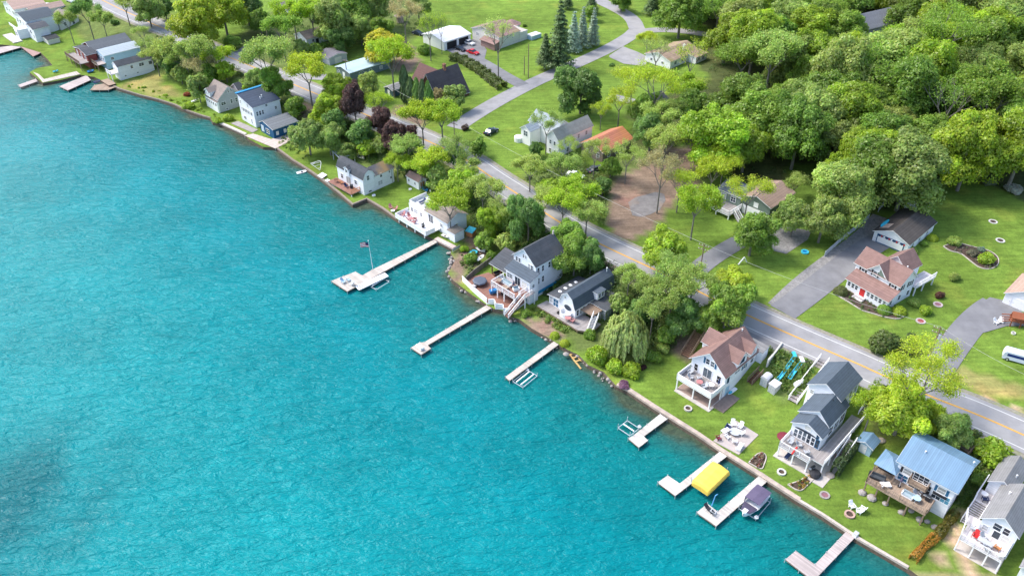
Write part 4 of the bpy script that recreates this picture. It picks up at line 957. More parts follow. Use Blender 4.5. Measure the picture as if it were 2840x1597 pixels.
        o = fr.build(cat, trim or M_trim, s.root); pn = MB(); s._bx(pn, F, a-w/2, a+w/2, z, z+h, -.02, .025); pn.build('pane', glass or rnd.choice([M_glass, M_glass, M_glass, M_glass2, M_glass2, M_glass3]), o)
        if shut:
            for sd in (-1, 1):
                m = MB(); x = a + sd * (w/2 + t + .2); s._bx(m, F, x-.19, x+.19, z-.05, z+h+.05, -.02, .05); m.build('shutter', shut, s.root)
        return o
    def wins(s, f, at_, lst, z, w=.85, h=1.2, **k):
        for a in lst: s.win(f, at_, a, z, w, h, **k)
    def door(s, f, at_, a, z=0, w=.95, h=2.05, m=None):
        F = s.face(f, at_); fr = MB(); s._bx(fr, F, a-w/2-.1, a+w/2+.1, z+h, z+h+.1, -.02, .05); s._bx(fr, F, a-w/2-.1, a-w/2, z, z+h, -.02, .05); s._bx(fr, F, a+w/2, a+w/2+.1, z, z+h, -.02, .05)
        s._bx(fr, F, a-w/2, a+w/2, z, z+h, -.02, .03); o = fr.build('door', m or M_trim, s.root); k = MB(); s._bx(k, F, a+w/2-.14, a+w/2-.08, z+.95, z+1.05, .03, .09); k.build('handle', M_black, o); return o
    def slider(s, f, at_, a, z, w=1.8, h=2.05): return s.win(f, at_, a, z, w, h, mull=1, cat='sliding_door')
    def rail(s, pts, h=1.0, m=None, solid=False, parent=None, gap=.16, name='railing'):
        m = m or M_trim; mb = MB()
        for p, q in zip(pts[:-1], pts[1:]):
            p, q = Vector(p), Vector(q); L = (q - p).length; up = Vector((0, 0, 1))
            if solid: mb.bar(p + up * h * .5, q + up * h * .5, .08, h); mb.bar(p + up * (h + .03), q + up * (h + .03), .16, .05)
            else:
                mb.bar(p + up * h, q + up * h, .11, .07); mb.bar(p + up * .12, q + up * .12, .05, .06)
                n = max(1, int(L / gap))
                for i in range(1, n): mb.bar(p.lerp(q, i / n) + up * .12, p.lerp(q, i / n) + up * h, .035)
            n = max(1, round(L / 1.9))
            for i in range(n + 1): mb.bar(p.lerp(q, i / n), p.lerp(q, i / n) + up * (h + .1), .12)
        return mb.build(name, m, parent or s.root)
    def deck(s, x0, x1, y0, y1, z, m=None, trim=None, rail='', railm=None, solid=False, posts=None, pm=None, t=.18, rh=1.0, label=None, polys=None):
        mb = MB(); P = polys or [(x0,y0),(x1,y0),(x1,y1),(x0,y1)]
        mb.slab([(x, y, z) for x, y in P], .05); o = mb.build('deck', m or M_deckwhite, s.root, label=label)
        f = MB(); f.slab([(x, y, z - .052) for x, y in P], t); f.build('deck_frame', trim or M_trim, o)
        seg = {'F': [(x0+.06,y0+.06,z),(x1-.06,y0+.06,z)], 'L': [(x0+.06,y0+.06,z),(x0+.06,y1,z)], 'R': [(x1-.06,y0+.06,z),(x1-.06,y1,z)], 'B': [(x0,y1-.06,z),(x1,y1-.06,z)]}
        for c in rail: s.rail(seg[c], rh, railm, solid, parent=o)
        for px, py in (posts or []):
            pb = MB(); g = s.gz(px, py) - .3; pb.box(px-.1, px+.1, py-.1, py+.1, g, z - .05); pb.build('post', pm or M_trim, o)
        return o
    def stairs(s, p, q, w, m=None, rm=None, parent=None, rails=True, name='stairs'):
        p, q = Vector(p), Vector(q); d = q - p; H = Vector((d.x, d.y, 0)); n = max(3, int(abs(d.z) / .19)); side = Vector((-H.y, H.x, 0)).normalized() * w / 2; mb = MB(); run = H.length / n; hd = H.normalized()
        for i in range(n):
            c = p + H * ((i + .5) / n); z = p.z + d.z * (i + .5) / n; a = c - hd * run * .55; b = c + hd * run * .55; a.z = b.z = z
            mb.bar(a, b, w, .05)
        for sg in (-1, 1): mb.bar(p + side * sg + Vector((0,0,-.1)), q + side * sg + Vector((0,0,-.1)), .06, .26)
        o = mb.build(name, m or M_wood, parent or s.root)
        if rails:
            for sg in (-1, 1): s.rail([tuple(p + side * sg), tuple(q + side * sg)], .95, rm or M_trim, parent=o, gap=.22)
        return o
    def chimney(s, x, y, z0, z1, w=.6, m=None):
        mb = MB(); mb.box(x-w/2, x+w/2, y-w/2, y+w/2, z0, z1); mb.box(x-w/2-.06, x+w/2+.06, y-w/2-.06, y+w/2+.06, z1, z1+.1); mb.box(x-.12, x+.12, y-.12, y+.12, z1+.1, z1+.35); mb.build('chimney', m or M_brick, s.root)
    def vent(s, x, y, z, c=M_trim, r=.09, h=.45):
        mb = MB(); mb.tube((x, y, z-.3), (x, y, z+h), r, r, 8); mb.tube((x, y, z+h), (x, y, z+h+.08), r*1.5, r*1.5, 8); mb.build('roof_vent', c, s.root)
    def pad(s, x0, x1, y0, y1, m=None, z=.06, name='patio_slab'):
        mb = MB(); mb.box(x0, x1, y0, y1, -.6, z); return mb.build(name, m or M_concrete, s.root)
    def P(s, px, py, z):
        p = at(px, py, s.o.z + s.dz + z) - Vector((s.o.x, s.o.y, 0)); c, n = math.cos(s.a), math.sin(s.a); return p.x * c + p.y * n, -p.x * n + p.y * c
# ---------------------------------------------------------------- the lakeside row, from the lower right
# 1 white porch house, brown roof
h = House('lake_house', 'white lake house with brown dormered roof and white balcony over an open porch', (1877, 1081)); H1 = h
h.pad(-.2, 7.3, -.6, 3.9, M_concrete, .12)
h.block(-.2, 6.9, 3.8, 13.6, -.5, 5.4, 3.1, 'y', roof=M_brownroof, ov=.5)
h.block(3.4, 7.05, 6.9, 9.8, 5.3, 6.5, 1.6, 'x', roof=M_brownroof, ov=.3)
h.block(3.4, 7.05, 10.9, 13.1, 5.3, 6.5, 1.35, 'x', roof=M_brownroof, ov=.3)
h.block(-.9, 3.3, 7.8, 11.8, 5.0, 6.3, 1.9, 'x', roof=M_brownroof, ov=.3)
h.win('R', 7.05, 8.35, 5.9, 1.3, 1.0, shut=None, trim=M_bluetrim); h.win('R', 7.05, 12.0, 5.8, .9, .8)
h.win('F', 3.8, 3.0, 5.75, .7, 1.1, shut=None); h.win('F', 3.8, 4.0, 5.75, .7, 1.1)
for x in (2.35, 4.65):
    m = MB(); m.box(x-.17, x+.17, 3.73, 3.82, 5.65, 6.95); m.build('shutter', M_bluetrim, h.root)
h.deck(-.4, 7.0, -.1, 3.78, 2.7, M_deckgrey, rail='FLR', solid=True, posts=[(-.2, .1), (3.3, .1), (6.8, .1), (6.8, 3.4), (-.2, 3.4)])
h.win('F', 3.8, .9, 3.0, .7, 1.4, glass=M_interior); h.slider('F', 3.8, 3.3, 2.75, 1.7, 2.0); h.win('F', 3.8, 5.7, 3.0, .8, 1.6, glass=M_interior)
m = MB(); m.box(-.1, 6.8, 3.70, 3.80, .1, 2.5); m.build('porch_screen', mat('porch_brown', (.30, .22, .19), .9, amt=.2), h.root)
m = MB(); m.box(-.1, 6.8, .2, 3.7, .125, .16); m.build('porch_floor', mat('porch_brown', (.3, .22, .19), .9), h.root)
h.win('R', 6.9, 4.9, 3.2, .5, 1.5, trim=M_bluetrim); h.win('R', 6.9, 7.6, 3.9, 1.6, .5); h.win('R', 6.9, 9.9, 3.5, .6, 1.1, shut=M_bluetrim); h.win('R', 6.9, 12.3, 3.5, .9, 1.1)
h.door('R', 6.9, 5.2, 0, .9, 2.0, M_bluesid)
m = MB(); m.box(7.0, 9.2, 1.0, 12.5, -.4, .2); m.build('side_terrace', mat('terrace_brown', (.26, .20, .17), .9, amt=.2), h.root)
h.block(4.6, 8.0, 13.7, 15.6, .5, 5.2, .5, 'x', roof=M_greyroof, kind='shed', ov=.05)
h.stairs((8.6, 12.6, 2.4), (8.6, 9.6, .2), 1.1, M_brownwood, rails=False)
m = MB(); m.bar((7.15, 12.2, .8), (7.15, 13.2, 4.2), .3, .2)
h.vent(3.6, 12.9, 8.4)
# 2 slate-roofed house in three steps
h = House('lake_house', 'white lake house with stepped slate grey roofs, curved arch windows and white railed decks', (2151, 1263), -44); H2 = h
h.pad(-.3, 5.6, -.4, 3.6, M_concrete, .12); h.pad(5.6, 8.8, -1.0, 9.5, M_concrete, .1)
h.block(.1, 5.2, 3.4, 5.9, -.5, 5.4, 1.35, 'y', roof=M_slate, ov=.3)
h.block(-.2, 5.0, 5.95, 12.6, -.5, 5.9, 2.0, 'y', roof=M_slate, ov=.25, rx=.62)
h.block(-1.7, 4.0, 11.4, 18.6, -.5, 7.3, 1.8, 'y', roof=M_slate, ov=.3)
m = MB(); m.slab([(4.0, 7.0, 7.0), (5.12, 7.0, 6.25), (5.12, 12.4, 6.25), (4.0, 12.4, 7.0)], .02)
h.win('R', 5.0, 7.3, 3.1, 1.3, 1.7, glass=M_interior, mull=0); h.win('R', 5.0, 9.3, 3.1, 1.5, 1.6); h.win('R', 5.0, 11.3, 3.1, 1.6, 1.8, glass=M_interior)
h.deck(.1, 5.4, -.1, 3.38, 2.55, M_deckgrey, rail='F', posts=[(.2, .1), (2.7, .1), (5.2, .1), (.2, 3.1), (5.2, 3.1)])
h.rail([(.16, -.04, 2.55), (.16, 3.3, 2.55)]); 
h.deck(5.42, 7.4, 1.0, 15.4, 2.55, M_deckgrey, rail='R', posts=[(7.2, 1.3), (7.2, 4.0), (7.2, 6.8), (7.2, 9.6), (7.2, 12.4)])
h.stairs((8.2, 9.4, 2.5), (8.2, 4.6, .1), 1.1, M_deckgrey); h.stairs((6.8, 15.5, 2.6), (6.8, 19.6, 5.0), 1.2, M_deckgrey)
for a, hh in ((1.0, 1.5), (1.75, 1.75), (2.5, 1.9), (3.25, 1.8), (4.0, 1.6)): h.win('F', 3.4, a, 2.8, .55, hh)
m = MB(); m.add([(1.9+.0, 3.33, 4.75)] + [(2.55 + 1.9 * math.cos(t), 3.33, 4.62 + .45 * math.sin(t)) for t in np.linspace(math.pi, 0, 9)], [tuple(range(1, 10))]); m.build('arch_window', M_glass, h.root)
h.win('F', 3.4, 2.7, 5.35, 1.0, .8, glass=M_cream); h.wins('F', 3.4, [4.55], 4.6, .3, 1.0, trim=M_bluetrim); h.win('F', 3.4, 4.75, 2.8, .5, 1.7, trim=M_bluetrim)
h.win('F', 11.4, -.9, 5.7, .55, .7); h.win('F', 11.4, -.9, 3.2, .7, .9)
h.win('R', 4.0, 15.5, 5.2, .9, 1.4); h.win('R', 4.0, 17.3, 5.0, 1.2, 1.6); h.door('R', 4.0, 13.3, 4.4)
m = MB(); m.box(-.1, .02, 7.3, 9.0, 4.7, 5.2); m.build('dormer_trim', M_trim, h.root)
h.vent(3.3, 9.8, 7.5, M_black, .06)
m = MB(); m.bar((2.7, .08, 3.0), (2.7, .0, 3.3), 1.6, .25); m.build('bunting', M_redp, h.root)
# 3 blue metal roof house
h = House('lake_house', 'white lake house with blue metal roof, blue shutters and a long raised front deck', (2613, 1441), -44); H3 = h
h.block(-8.4, 0, .35, 8.5, -.6, 6.3, 1.7, 'x', roof=M_bluemetal, ov=.45, rx=.55)
h.deck(-11.2, -1.9, -3.5, .33, 2.6, M_decktan, trim=M_decktan, posts=[(-11, -3.3), (-9.2, -3.3), (-7.3, -3.3), (-4.6, -3.3), (-2.1, -3.3), (-2.1, -.2), (-11, 1.9)], pm=M_wood)
h.rail([(-11.1, 3.0, 2.6), (-11.1, -3.4, 2.6), (-8.2, -3.4, 2.6)], 1.0, M_wood, gap=.3); h.rail([(-8.0, -3.4, 2.6), (-1.96, -3.4, 2.6), (-1.96, -.9, 2.6)], .95, M_decktan, gap=.25)
h.deck(-11.2, -8.42, .35, 3.1, 2.6, M_decktan, trim=M_decktan, posts=[(-11, 2.9)], pm=M_wood)
rf = MB(); fs = MB(); P_ = [(-11.4,-1.3,4.75),(-7.9,-1.3,4.75),(-7.9,3.0,4.75),(-11.4,3.0,4.75)]; a_ = (-9.65, .8, 5.9)
for i in range(4): rf.slab([P_[i], P_[(i+1)%4], a_], .06)
o = rf.build('pavilion_roof', M_bluemetal, h.root)
for x, y in ((-11.2,-1.1),(-8.1,-1.1),(-11.2,2.8)):
    m = MB(); m.box(x-.08, x+.08, y-.08, y+.08, 2.6, 4.75); m.build('post', M_wood, o)
h.deck(-6.2, -3.4, -.9, .33, 4.3, M_decktan, trim=M_decktan); h.rail([(-6.15, .3, 4.3), (-6.15, -.85, 4.3), (-3.45, -.85, 4.3), (-3.45, .3, 4.3)], .9, M_wood, gap=.14)
h.win('F', .35, -6.9, 4.5, 1.1, 1.0, shut=M_dark); h.win('F', .35, -4.8, 4.35, 2.2, 1.7, mull=2); h.win('F', .35, -1.7, 4.3, 1.1, 1.2, shut=M_bluetrim)
h.win('F', .35, -7.2, 2.9, 1.4, 1.2, glass=M_bluetrim); h.slider('F', .35, -5.2, 2.62, 1.8, 2.0); h.win('F', .35, -3.5, 2.62, .9, 2.0, glass=M_interior); h.win('F', .35, -2.1, 2.9, 1.2, 1.4); h.win('F', .35, -.8, 2.9, 1.2, 1.4, glass=mat('blue_curtain', (.10, .30, .42), .7))
m = MB(); m.box(-2.6, -.7, .1, .33, 3.85, 4.25); m.build('flower_box', M_dark, h.root)
h.win('R', 0, 1.7, 2.9, .8, 1.4); m = MB(); m.bar((.06, 4.2, .2), (.06, 4.2, 6.2), .12); m.build('downpipe', M_black, h.root)
for x, y in ((-5.8, 3.3), (.3, 6.2)): h.vent(x - .3, y, 7.4)
for i, (x, y) in enumerate(((-11,-3.3),(-9.2,-3.3),(-7.3,-3.3),(-4.6,-3.3),(-2.4,-3.3))): pass
# 4 white house with grey roof, bottom right
h = House('lake_house', 'white lake house with light grey roof and an outside stair at the bottom right corner', (2653, 1525), -44); H4 = h
h.pad(-.2, 5.6, -.3, 3.2, M_concrete, .1)
h.block(.9, 5.7, 3.3, 11.3, -.5, 5.3, 2.0, 'y', roof=M_greyroof, ov=.35)
h.block(-.9, 2.6, 11.5, 18.0, -.5, 4.9, 1.3, 'y', roof=M_greyroof, ov=.3)
h.deck(-.4, 5.5, -.3, 3.28, 2.7, M_deckwhite, rail='FR', posts=[(-.3, -.1), (1.7, -.1), (3.6, -.1), (5.4, -.1), (5.4, 3)])
h.deck(-.8, .88, 3.3, 5.2, 2.7, M_deckwhite); h.deck(-1.5, .85, 8.8, 11.4, 2.7, M_deckwhite, posts=[(-1.4, 9)]); h.rail([(-.35, -.3, 2.7), (-.8, 3.3, 2.7), (-1.4, 5.2, 2.7)], solid=False); h.rail([(-1.45, 8.9, 2.7), (-1.45, 14.0, 2.7)], solid=True)
h.stairs((-.4, 8.8, 2.6), (-.6, 5.4, .2), 1.9, M_deckwhite, name='stairs')
h.win('F', 3.3, 3.0, 4.3, 1.0, 1.2); h.win('F', 3.3, 4.2, 4.3, .8, 1.2); h.slider('F', 3.3, 3.3, 2.72, .9, 1.4); h.win('F', 3.3, 4.5, 2.75, .9, 1.3, glass=M_cream); h.win('F', 3.3, 1.7, 3.2, .7, .9, glass=M_greysid)
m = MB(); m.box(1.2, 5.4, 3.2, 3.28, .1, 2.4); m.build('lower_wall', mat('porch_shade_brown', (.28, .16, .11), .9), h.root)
h.vent(2.2, 9.0, 6.4, r=.11); h.vent(4.9, 8.0, 6.0, r=.11); h.vent(1.8, 14, 5.7)
m = MB(); m.box(.02+.8, .88, 9.2, 10.4, 2.9, 4.6); m.build('side_door', M_greysid, h.root)
# 5 roof in the very corner
h = House('lake_house', 'grey roofed white building cut off by the bottom right corner of the photo', (2800, 1602), -44); h.block(.6, 6.0, .4, 9, -.5, 2.9, 1.6, 'y', roof=M_greyroof); h.wins('F', .4, [2, 4.2], 1.0)
# 6 tall white three-storey house
h = House('lake_house', 'tall white three-storey lake house with furnished upper deck above a red-brown deck', (1426, 860)); H6 = h
h.block(-6.3, .1, 6.0, 14.0, -.5, 7.9, 2.7, 'y', roof=M_darkroof, ov=.35)
h.block(-6.0, .9, 3.5, 5.95, -.5, 5.6, .8, 'x', roof=M_slate, ov=.3, kind='shed')
h.block(-12.2, -6.6, 4.9, 9.2, 2.9, 3.2, 1.6, 'x', roof=M_darkroof, ov=.3, kind='shed', wall=M_brownwood)
for x in (-12.0, -9.4, -6.9):
    m = MB(); m.box(x-.09, x+.09, 5.0, 5.18, .4, 3.1); m.build('post', M_brownwood, h.lastroof)
h.deck(-6.8, .1, -.1, 3.45, 3.0, M_deckred, rail='FL', railm=M_trim, posts=[(-6.7, .1), (-5.0, .1), (-3.0, .1), (-.1, .1), (-.1, 3.2)])
h.rail([(.04, 1.3, 3.0), (.04, 3.4, 3.0)]); h.deck(.1, 1.5, 1.5, 4.6, 3.0, M_deckred, posts=[(1.4, 1.7), (1.4, 4.4)]); h.rail([(1.45, 1.6, 3.0), (1.45, 4.5, 3.0)])
h.stairs((.9, 1.4, 2.9), (.9, -3.0, .4), 1.1, M_deckred)
h.deck(0, 0, 0, 0, .45, M_deckred, label='wide red-brown lower deck', t=.5, polys=[(-14.9, -.9), (-13.0, 4.9), (-6.2, 5.8), (-6.2, 3.4), (.0, 3.4), (.5, -1.4), (-.6, -2.5), (-1.7, -1.5), (-2.9, -2.5), (-4.2, -1.6), (-5.2, -2.6), (-10.2, -1.9)])
h.rail([(-14.8, -.9, .45), (-10.2, -1.85, .45), (-5.5, -2.5, .45)], .9, M_trim, solid=True); h.rail([(-4.9, -2.5, .45), (-4.2, -1.6, .45), (-2.9, -2.4, .45), (-1.7, -1.5, .45), (-.6, -2.4, .45), (.4, -1.4, .45)], .9, M_trim, solid=True)
h.wins('F', 6.0, [-5.4, -4.6], 6.7, .55, .95); h.wins('F', 6.0, [-1.8, -1.0], 6.5, .55, 1.05); h.wins('F', 6.0, [-3.45, -2.8], 8.4, .42, .7)
h.win('F', 3.5, -4.9, 3.9, 1.5, 1.0); h.slider('F', 3.5, -2.6, 3.1, 1.5, 2.0); h.win('F', 3.5, -.6, 3.5, 1.4, 1.4, glass=M_cream)
h.wins('R', .1, [6.7, 8.0, 9.9], 5.9, .55, 1.3); h.wins('R', .1, [6.8, 8.1], 3.2, .55, 1.4); h.win('R', .9, 4.5, 3.9, .6, .7)
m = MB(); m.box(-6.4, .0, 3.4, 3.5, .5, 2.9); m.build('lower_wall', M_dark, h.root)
m = MB(); m.box(.12, .16, 6.2, 13.6, .6, 1.4); m.build('blue_tarp', mat('blue_tarp', (.03, .28, .50), .5), h.root)
m = MB(); m.bar((-2.9, 14.0, 10.7), (-2.9, 14.0, 11.6), .3, .3); m.build('chimney', M_concrete, h.root)
# 7 gambrel house with slate roof
h = House('lake_house', 'white gambrel house with slate grey roof and oval porch above a big grey deck', (1560, 869)); H7 = h
h.block(-.6, 3.7, -.4, 11.5, -.4, 3.1, 3.0, 'y', roof=M_slate, ov=.25, kind='gambrel')
h.block(-3.6, -.62, -.2, 8.4, -.4, 2.95, .5, 'y', roof=M_darkroof, ov=.3, kind='shed')
h.block(2.2, 4.5, 5.2, 7.4, 3.0, 4.5, .25, 'x', roof=M_slate, ov=.15, kind='flat')
h.wins('R', 4.5, [5.85, 6.75], 3.4, .55, .9)
h.block(3.75, 7.6, 4.2, 9.6, -.6, 2.7, .15, 'x', roof=M_darkroof, wall=M_greysid, ov=.3, kind='flat')
h.deck(3.75, 6.9, 1.2, 4.1, 2.5, M_wood, trim=M_wood, posts=[(6.7, 1.4), (6.7, 3.8)], pm=M_greysid)
for i, y in enumerate((.5, 2.1, 3.6, 5.2)):
    m = MB(); m.lathe((-2.4, y + 1.2, 3.3), [(.0, -.15), (.5, -.15), (.42, .12), (.2, .22), (0.02, .24)], 12, .8); m.build('skylight', M_whitep, h.root)
h.deck(0, 0, 0, 0, .9, M_deckgrey, trim=M_wood, label='big grey lakeside deck', t=.35, posts=[(-4.4, -2.5), (-1, -2.4), (2.5, -2.4), (6.2, -2.4), (8.4, -1.2)], pm=M_wood, polys=[(-4.6, -2.7), (-4.4, .0), (3.7, .0), (4.0, 2.0), (8.4, 2.0), (8.7, -1.2), (6.4, -2.6)])
h.win('F', -.2, -3.0, 1.3, .8, 1.5, glass=M_greysid); h.win('F', -.2, -1.7, 1.0, 1.3, 1.7, trim=M_trim, glass=M_bluetrim)
h.win('F', -.4, .9, 4.5, .35, .5); 
m = MB(); m.add([(1.7 + .95 * math.cos(t), -.45, 2.6 + .62 * math.sin(t)) for t in np.linspace(0, 6.1, 16)], [tuple(range(16))]); m.build('oval_window', M_glass, h.root)
m = MB(); m.lathe((1.7, -1.0, .9), [(1.35, 0), (1.35, 1.0), (1.25, 1.0), (1.25, .02)], 18, .7); m.build('curved_railing', M_trim, h.root)
for a in (.3, 1.2, 2.1, 3.4): h.win('R', 3.7, a, 1.4, .6, 1.3) if a > 0 else None
h.stairs((7.2, 1.8, 2.4), (8.2, -1.0, .3), 1.1, M_greysid, rails=True)
h.vent(1.9, 10.8, 6.2, M_trim, .1, .7)
# 8 white waterside house with red chairs
h = House('lake_house', 'white waterside house with taupe roof and a white deck of red chairs over the water', (1100, 610)); H8 = h
h.deck(0, 11.4, -.3, 4.0, 1.0, M_whitep, trim=M_trim, rail='F', solid=True, posts=[(1, 0), (4, 0), (7, 0), (10.5, 0)], rh=.9); h.rail([(.05, -.2, 1.0), (.05, 3.6, 1.0)], .9, solid=True); h.rail([(11.3, -.2, 1.0), (11.3, 2.4, 1.0)], .9, solid=True)
h.block(6.2, 14.0, 4.05, 9.8, -.5, 3.6, 1.5, 'x', roof=M_taupe, ov=.35)
h.block(-.2, 6.15, 4.1, 9.6, -.5, 2.7, .1, 'x', roof=M_whitemetal, ov=.05, kind='flat')
h.rail([(0, 4.2, 2.95), (6.1, 4.2, 2.95)], .8, solid=True); h.rail([(0, 4.2, 2.95), (-.1, 9.4, 2.95)], .8, solid=True)
h.slider('F', 4.05, 8.0, 1.05, 1.6, 2.0); h.win('F', 4.05, 11.8, 1.6, .9, .8); h.win('F', 4.1, 2.4, 1.1, 1.2, 1.1); h.win('R', 14.0, 6.5, 1.2, 1.0, 1.0)
h.wins('F', 4.1, [.9, 4.3], 1.1, .6, 1.0)
h.block(14.6, 17.2, 3.4, 6.2, -.5, 2.2, .3, 'x', roof=M_taupe, ov=.1, kind='flat')
# 9 white gambrel cottage with pinkish deck
h = House('lake_cottage', 'white gambrel cottage with patched dark roof and pink-brown deck on the green lawn', (1007, 540), -44); H9 = h
h.block(-10.0, .6, 0, 3.6, -.4, 4.3, 2.0, 'x', roof=M_darkroof, ov=.25, kind='gambrel')
h.block(-3.8, .55, 3.65, 9.6, -.4, 3.9, 1.5, 'y', roof=mat('patched_grey_roof', (.13, .13, .14), .9, 'noise', amt=.3, sc=.6, col2=(.33, .22, .10)), ov=.2, rx=.45)
h.block(-6.4, -4.6, -.35, 1.4, 3.6, 5.3, .5, 'y', roof=M_darkroof, ov=.15)
h.win('F', -.35, -5.5, 4.3, .9, .8); h.win('R', .6, 1.6, 3.7, .7, 1.2); h.wins('R', .55, [5.6], 3.0, .6, 1.0); h.win('R', .55, 5.2, 1.0, 1.3, 1.1, glass=M_greysid); h.win('R', .55, 8.3, 3.2, .45, .6); h.win('R', .55, 8.6, 1.4, .5, .6)
h.win('F', 0, -2.5, 2.0, 1.0, 1.1); h.slider('F', 0, -5.5, .9, 1.8, 2.0); h.win('F', 0, -8.2, 1.6, .9, 1.2)
h.deck(-10.8, -1.0, -2.8, -.02, .8, M_deckred, trim=M_decktan, posts=[(-10.6, -2.6), (-1.2, -2.6)], rail='R', railm=M_orange)
m = MB(); m.bar((.66, 8.9, 0), (.66, 8.9, 4.1), .12); m.build('downpipe', M_greysid, h.root); m = MB(); m.box(.56, .7, 1.4, 2.2, .4, .65); m.build('basement_vent', M_black, h.root)
# 10 small shed
h = House('garden_shed', 'small white shed with pinkish brown roof on the bright green lawn', (1129, 509), cat='shed'); h.block(0, 4.8, 0, 2.5, -.3, 2.2, .8, 'x', roof=mat('pinkish_shingle', (.30, .20, .18), .9, amt=.15), wall=M_trim, ov=.2); h.win('F', 0, .9, 1.0, .5, .6); h.win('F', 0, 3.4, 1.0, .55, .6); h.door('R', 4.8, 1.2, 0, 1.0, 1.8, M_orange)
# 11 white house with blue roof rim
h = House('lake_house', 'tall plain white lake house with dark roof edged in bright blue on its far side', (669, 331)); H11 = h
h.block(.3, 8.4, .2, 8.8, -.5, 6.1, 1.7, 'y', roof=mat('navy_grey_shingle', (.055, .075, .115), .85, 'shingle', step=.22), ov=.25, kind='shed2')
m = MB(); m.box(-.3, .55, -.2, 9.2, 7.98, 8.16); m.build('roof_edge', mat('bright_blue_metal', (.02, .25, .50), .4), h.root)
h.wins('F', .2, [1.4, 5.4], 5.4, .6, .9); h.wins('F', .2, [1.6, 2.5, 3.4, 4.3, 5.2, 6.1, 7.0], 3.3, .55, 1.0); h.win('F', .2, 2.5, .9, 1.3, .8); h.win('F', .2, 6.3, .6, .4, 1.4)
h.wins('R', 8.4, [1.2, 2.1, 3.0], 3.4, .5, 1.2); h.win('R', 8.4, 4.4, 5.3, .6, .7); h.win('R', 8.4, 7.2, 3.7, .6, .8); h.vent(5.4, 5.0, 7.2, r=.12); h.vent(5.9, 4.2, 7.0, r=.1)
# 12 navy house
h = House('lake_house', 'navy blue single-storey lake house with grey roof and white trimmed windows', (716, 351)); h.wallm = mat('strong_navy_siding', (.012, .085, .19), .6, 'siding', step=.2)
h.block(3.4, 10.6, -1.0, 7.0, -.5, 2.8, 1.0, 'y', roof=mat('mid_grey_shingle', (.17, .185, .20), .9, 'shingle', amt=.12, step=.22), ov=.15, rx=.3)
h.wins('R', 10.6, [.2, 2.6, 4.2], 1.0, .6, .9, glass=M_cream); h.wins('F', -1.0, [4.4, 5.1], .6, .45, 1.6, glass=M_bluesid); h.win('F', -1.0, 7.5, .8, 1.6, 1.2)
# 13 grey gabled house
h = House('lake_house', 'grey-sided lake house with big taupe gabled roof, leftmost of the central waterside trio', (574, 294)); h.wallm = M_greysid
h.block(.3, 7.4, .6, 7.6, -.5, 4.2, 2.9, 'x', roof=M_taupe, ov=.55)
h.block(.25, 7.5, .0, .55, -.5, 3.2, .1, 'x', roof=M_taupe, wall=M_trim, ov=.1, kind='flat'); 
h.block(1.4, 4.0, -.1, 3.4, 3.9, 5.5, .9, 'y', roof=M_taupe, wall=M_trim, ov=.3); h.wins('F', -.1, [2.2, 3.2], 4.5, .5, .6)
h.wins('F', 0, [1.2, 2.5, 3.8, 5.1, 6.6], 2.0, .8, .8); h.wins('R', 7.4, [2.0], 2.0, 1.4, .9); h.wins('R', 7.4, [4.2, 5.1], 5.2, .35, 1.0); h.wins('R', 7.4, [4.6, 6.2], 1.8, .6, 1.2); h.win('R', 7.4, 2.8, .3, .6, .5)
h.block(3.0, 7.0, 7.65, 10.8, -.5, 4.9, 1.4, 'y', roof=M_darkroof, ov=.3)
# 14 the three cottages on the left
h = House('lake_cottage', 'boxy white cottage with dark narrow roof, rightmost of the upper left group', (317, 229)); h.block(-3.9, .0, 2.2, 13.6, -.5, 4.4, 1.2, 'y', roof=M_darkroof, ov=.15, rx=.45)
h.wins('R', 0, [6.6, 9.4, 10.2], 2.9, .7, .9); h.wins('R', 0, [4.0, 8.0], .9, .5, .4); h.win('R', 0, 12.8, 2.8, .9, .8, trim=M_brownwood); h.deck(-3.9, -.1, -.3, 2.18, 2.6, M_deckwhite, rail='FR', posts=[(-3.7, -.1), (-.3, -.1)]); h.win('F', 2.2, -2.8, 3.0, .7, .6)
h.deck(-3.4, 2.6, -2.8, -.4, .5, M_decktan, trim=M_brownwood, label='red-brown lower deck')
h = House('lake_cottage', 'pale blue cottage with light grey roof squeezed between white and red cottages', (290, 200)); h.wallm = M_bluesid
h.block(-7.6, -1.2, 1.6, 13.6, -.4, 4.5, 1.0, 'y', roof=mat('pale_grey_shingle', (.40, .46, .50), .85, 'shingle', amt=.1, step=.22), ov=.2, rx=.35); h.wins('F', 1.6, [-6, -4, -2.4], 2.6, .8, 1.2); h.deck(-8.4, -1.2, -1.3, 1.58, 2.2, M_dockpink, trim=M_wood, rail='F', railm=M_wood, posts=[(-8.2, -1.1), (-4.6, -1.1), (-1.4, -1.1)], pm=M_wood); h.win('R', -1.2, 4, 2.8, 1.0, .8)
h = House('lake_cottage', 'red-sided cottage with dark grey roof and weathered porch in the upper left group', (215, 200)); h.wallm = M_red
h.block(-11.0, -2.8, 7.4, 20.2, -.4, 4.7, 1.6, 'y', roof=mat('cool_grey_shingle', (.13, .145, .16), .9, 'shingle', amt=.12, step=.22), ov=.35); h.block(-10.6, .0, 4.3, 7.3, -.4, 4.5, .9, 'y', roof=M_darkroof, ov=.3)
h.wins('R', -2.8, [9.2, 12.0, 14.6, 17.2], 2.6, 1.3, 1.0); h.deck(-12, .5, 1.2, 4.25, 2.4, M_deckgrey, trim=M_wood, rail='FL', railm=M_wood, posts=[(-11.8, 1.4), (-8, 1.4), (-4, 1.4), (.3, 1.4)], pm=M_wood); h.wins('F', 4.3, [-8.6, -5.2, -1.8], 2.5, 1.2, 1.6)
h = House('lake_house', 'white house with two dark grey roofs and round white deck, top left corner', (45, 115)); H17 = h
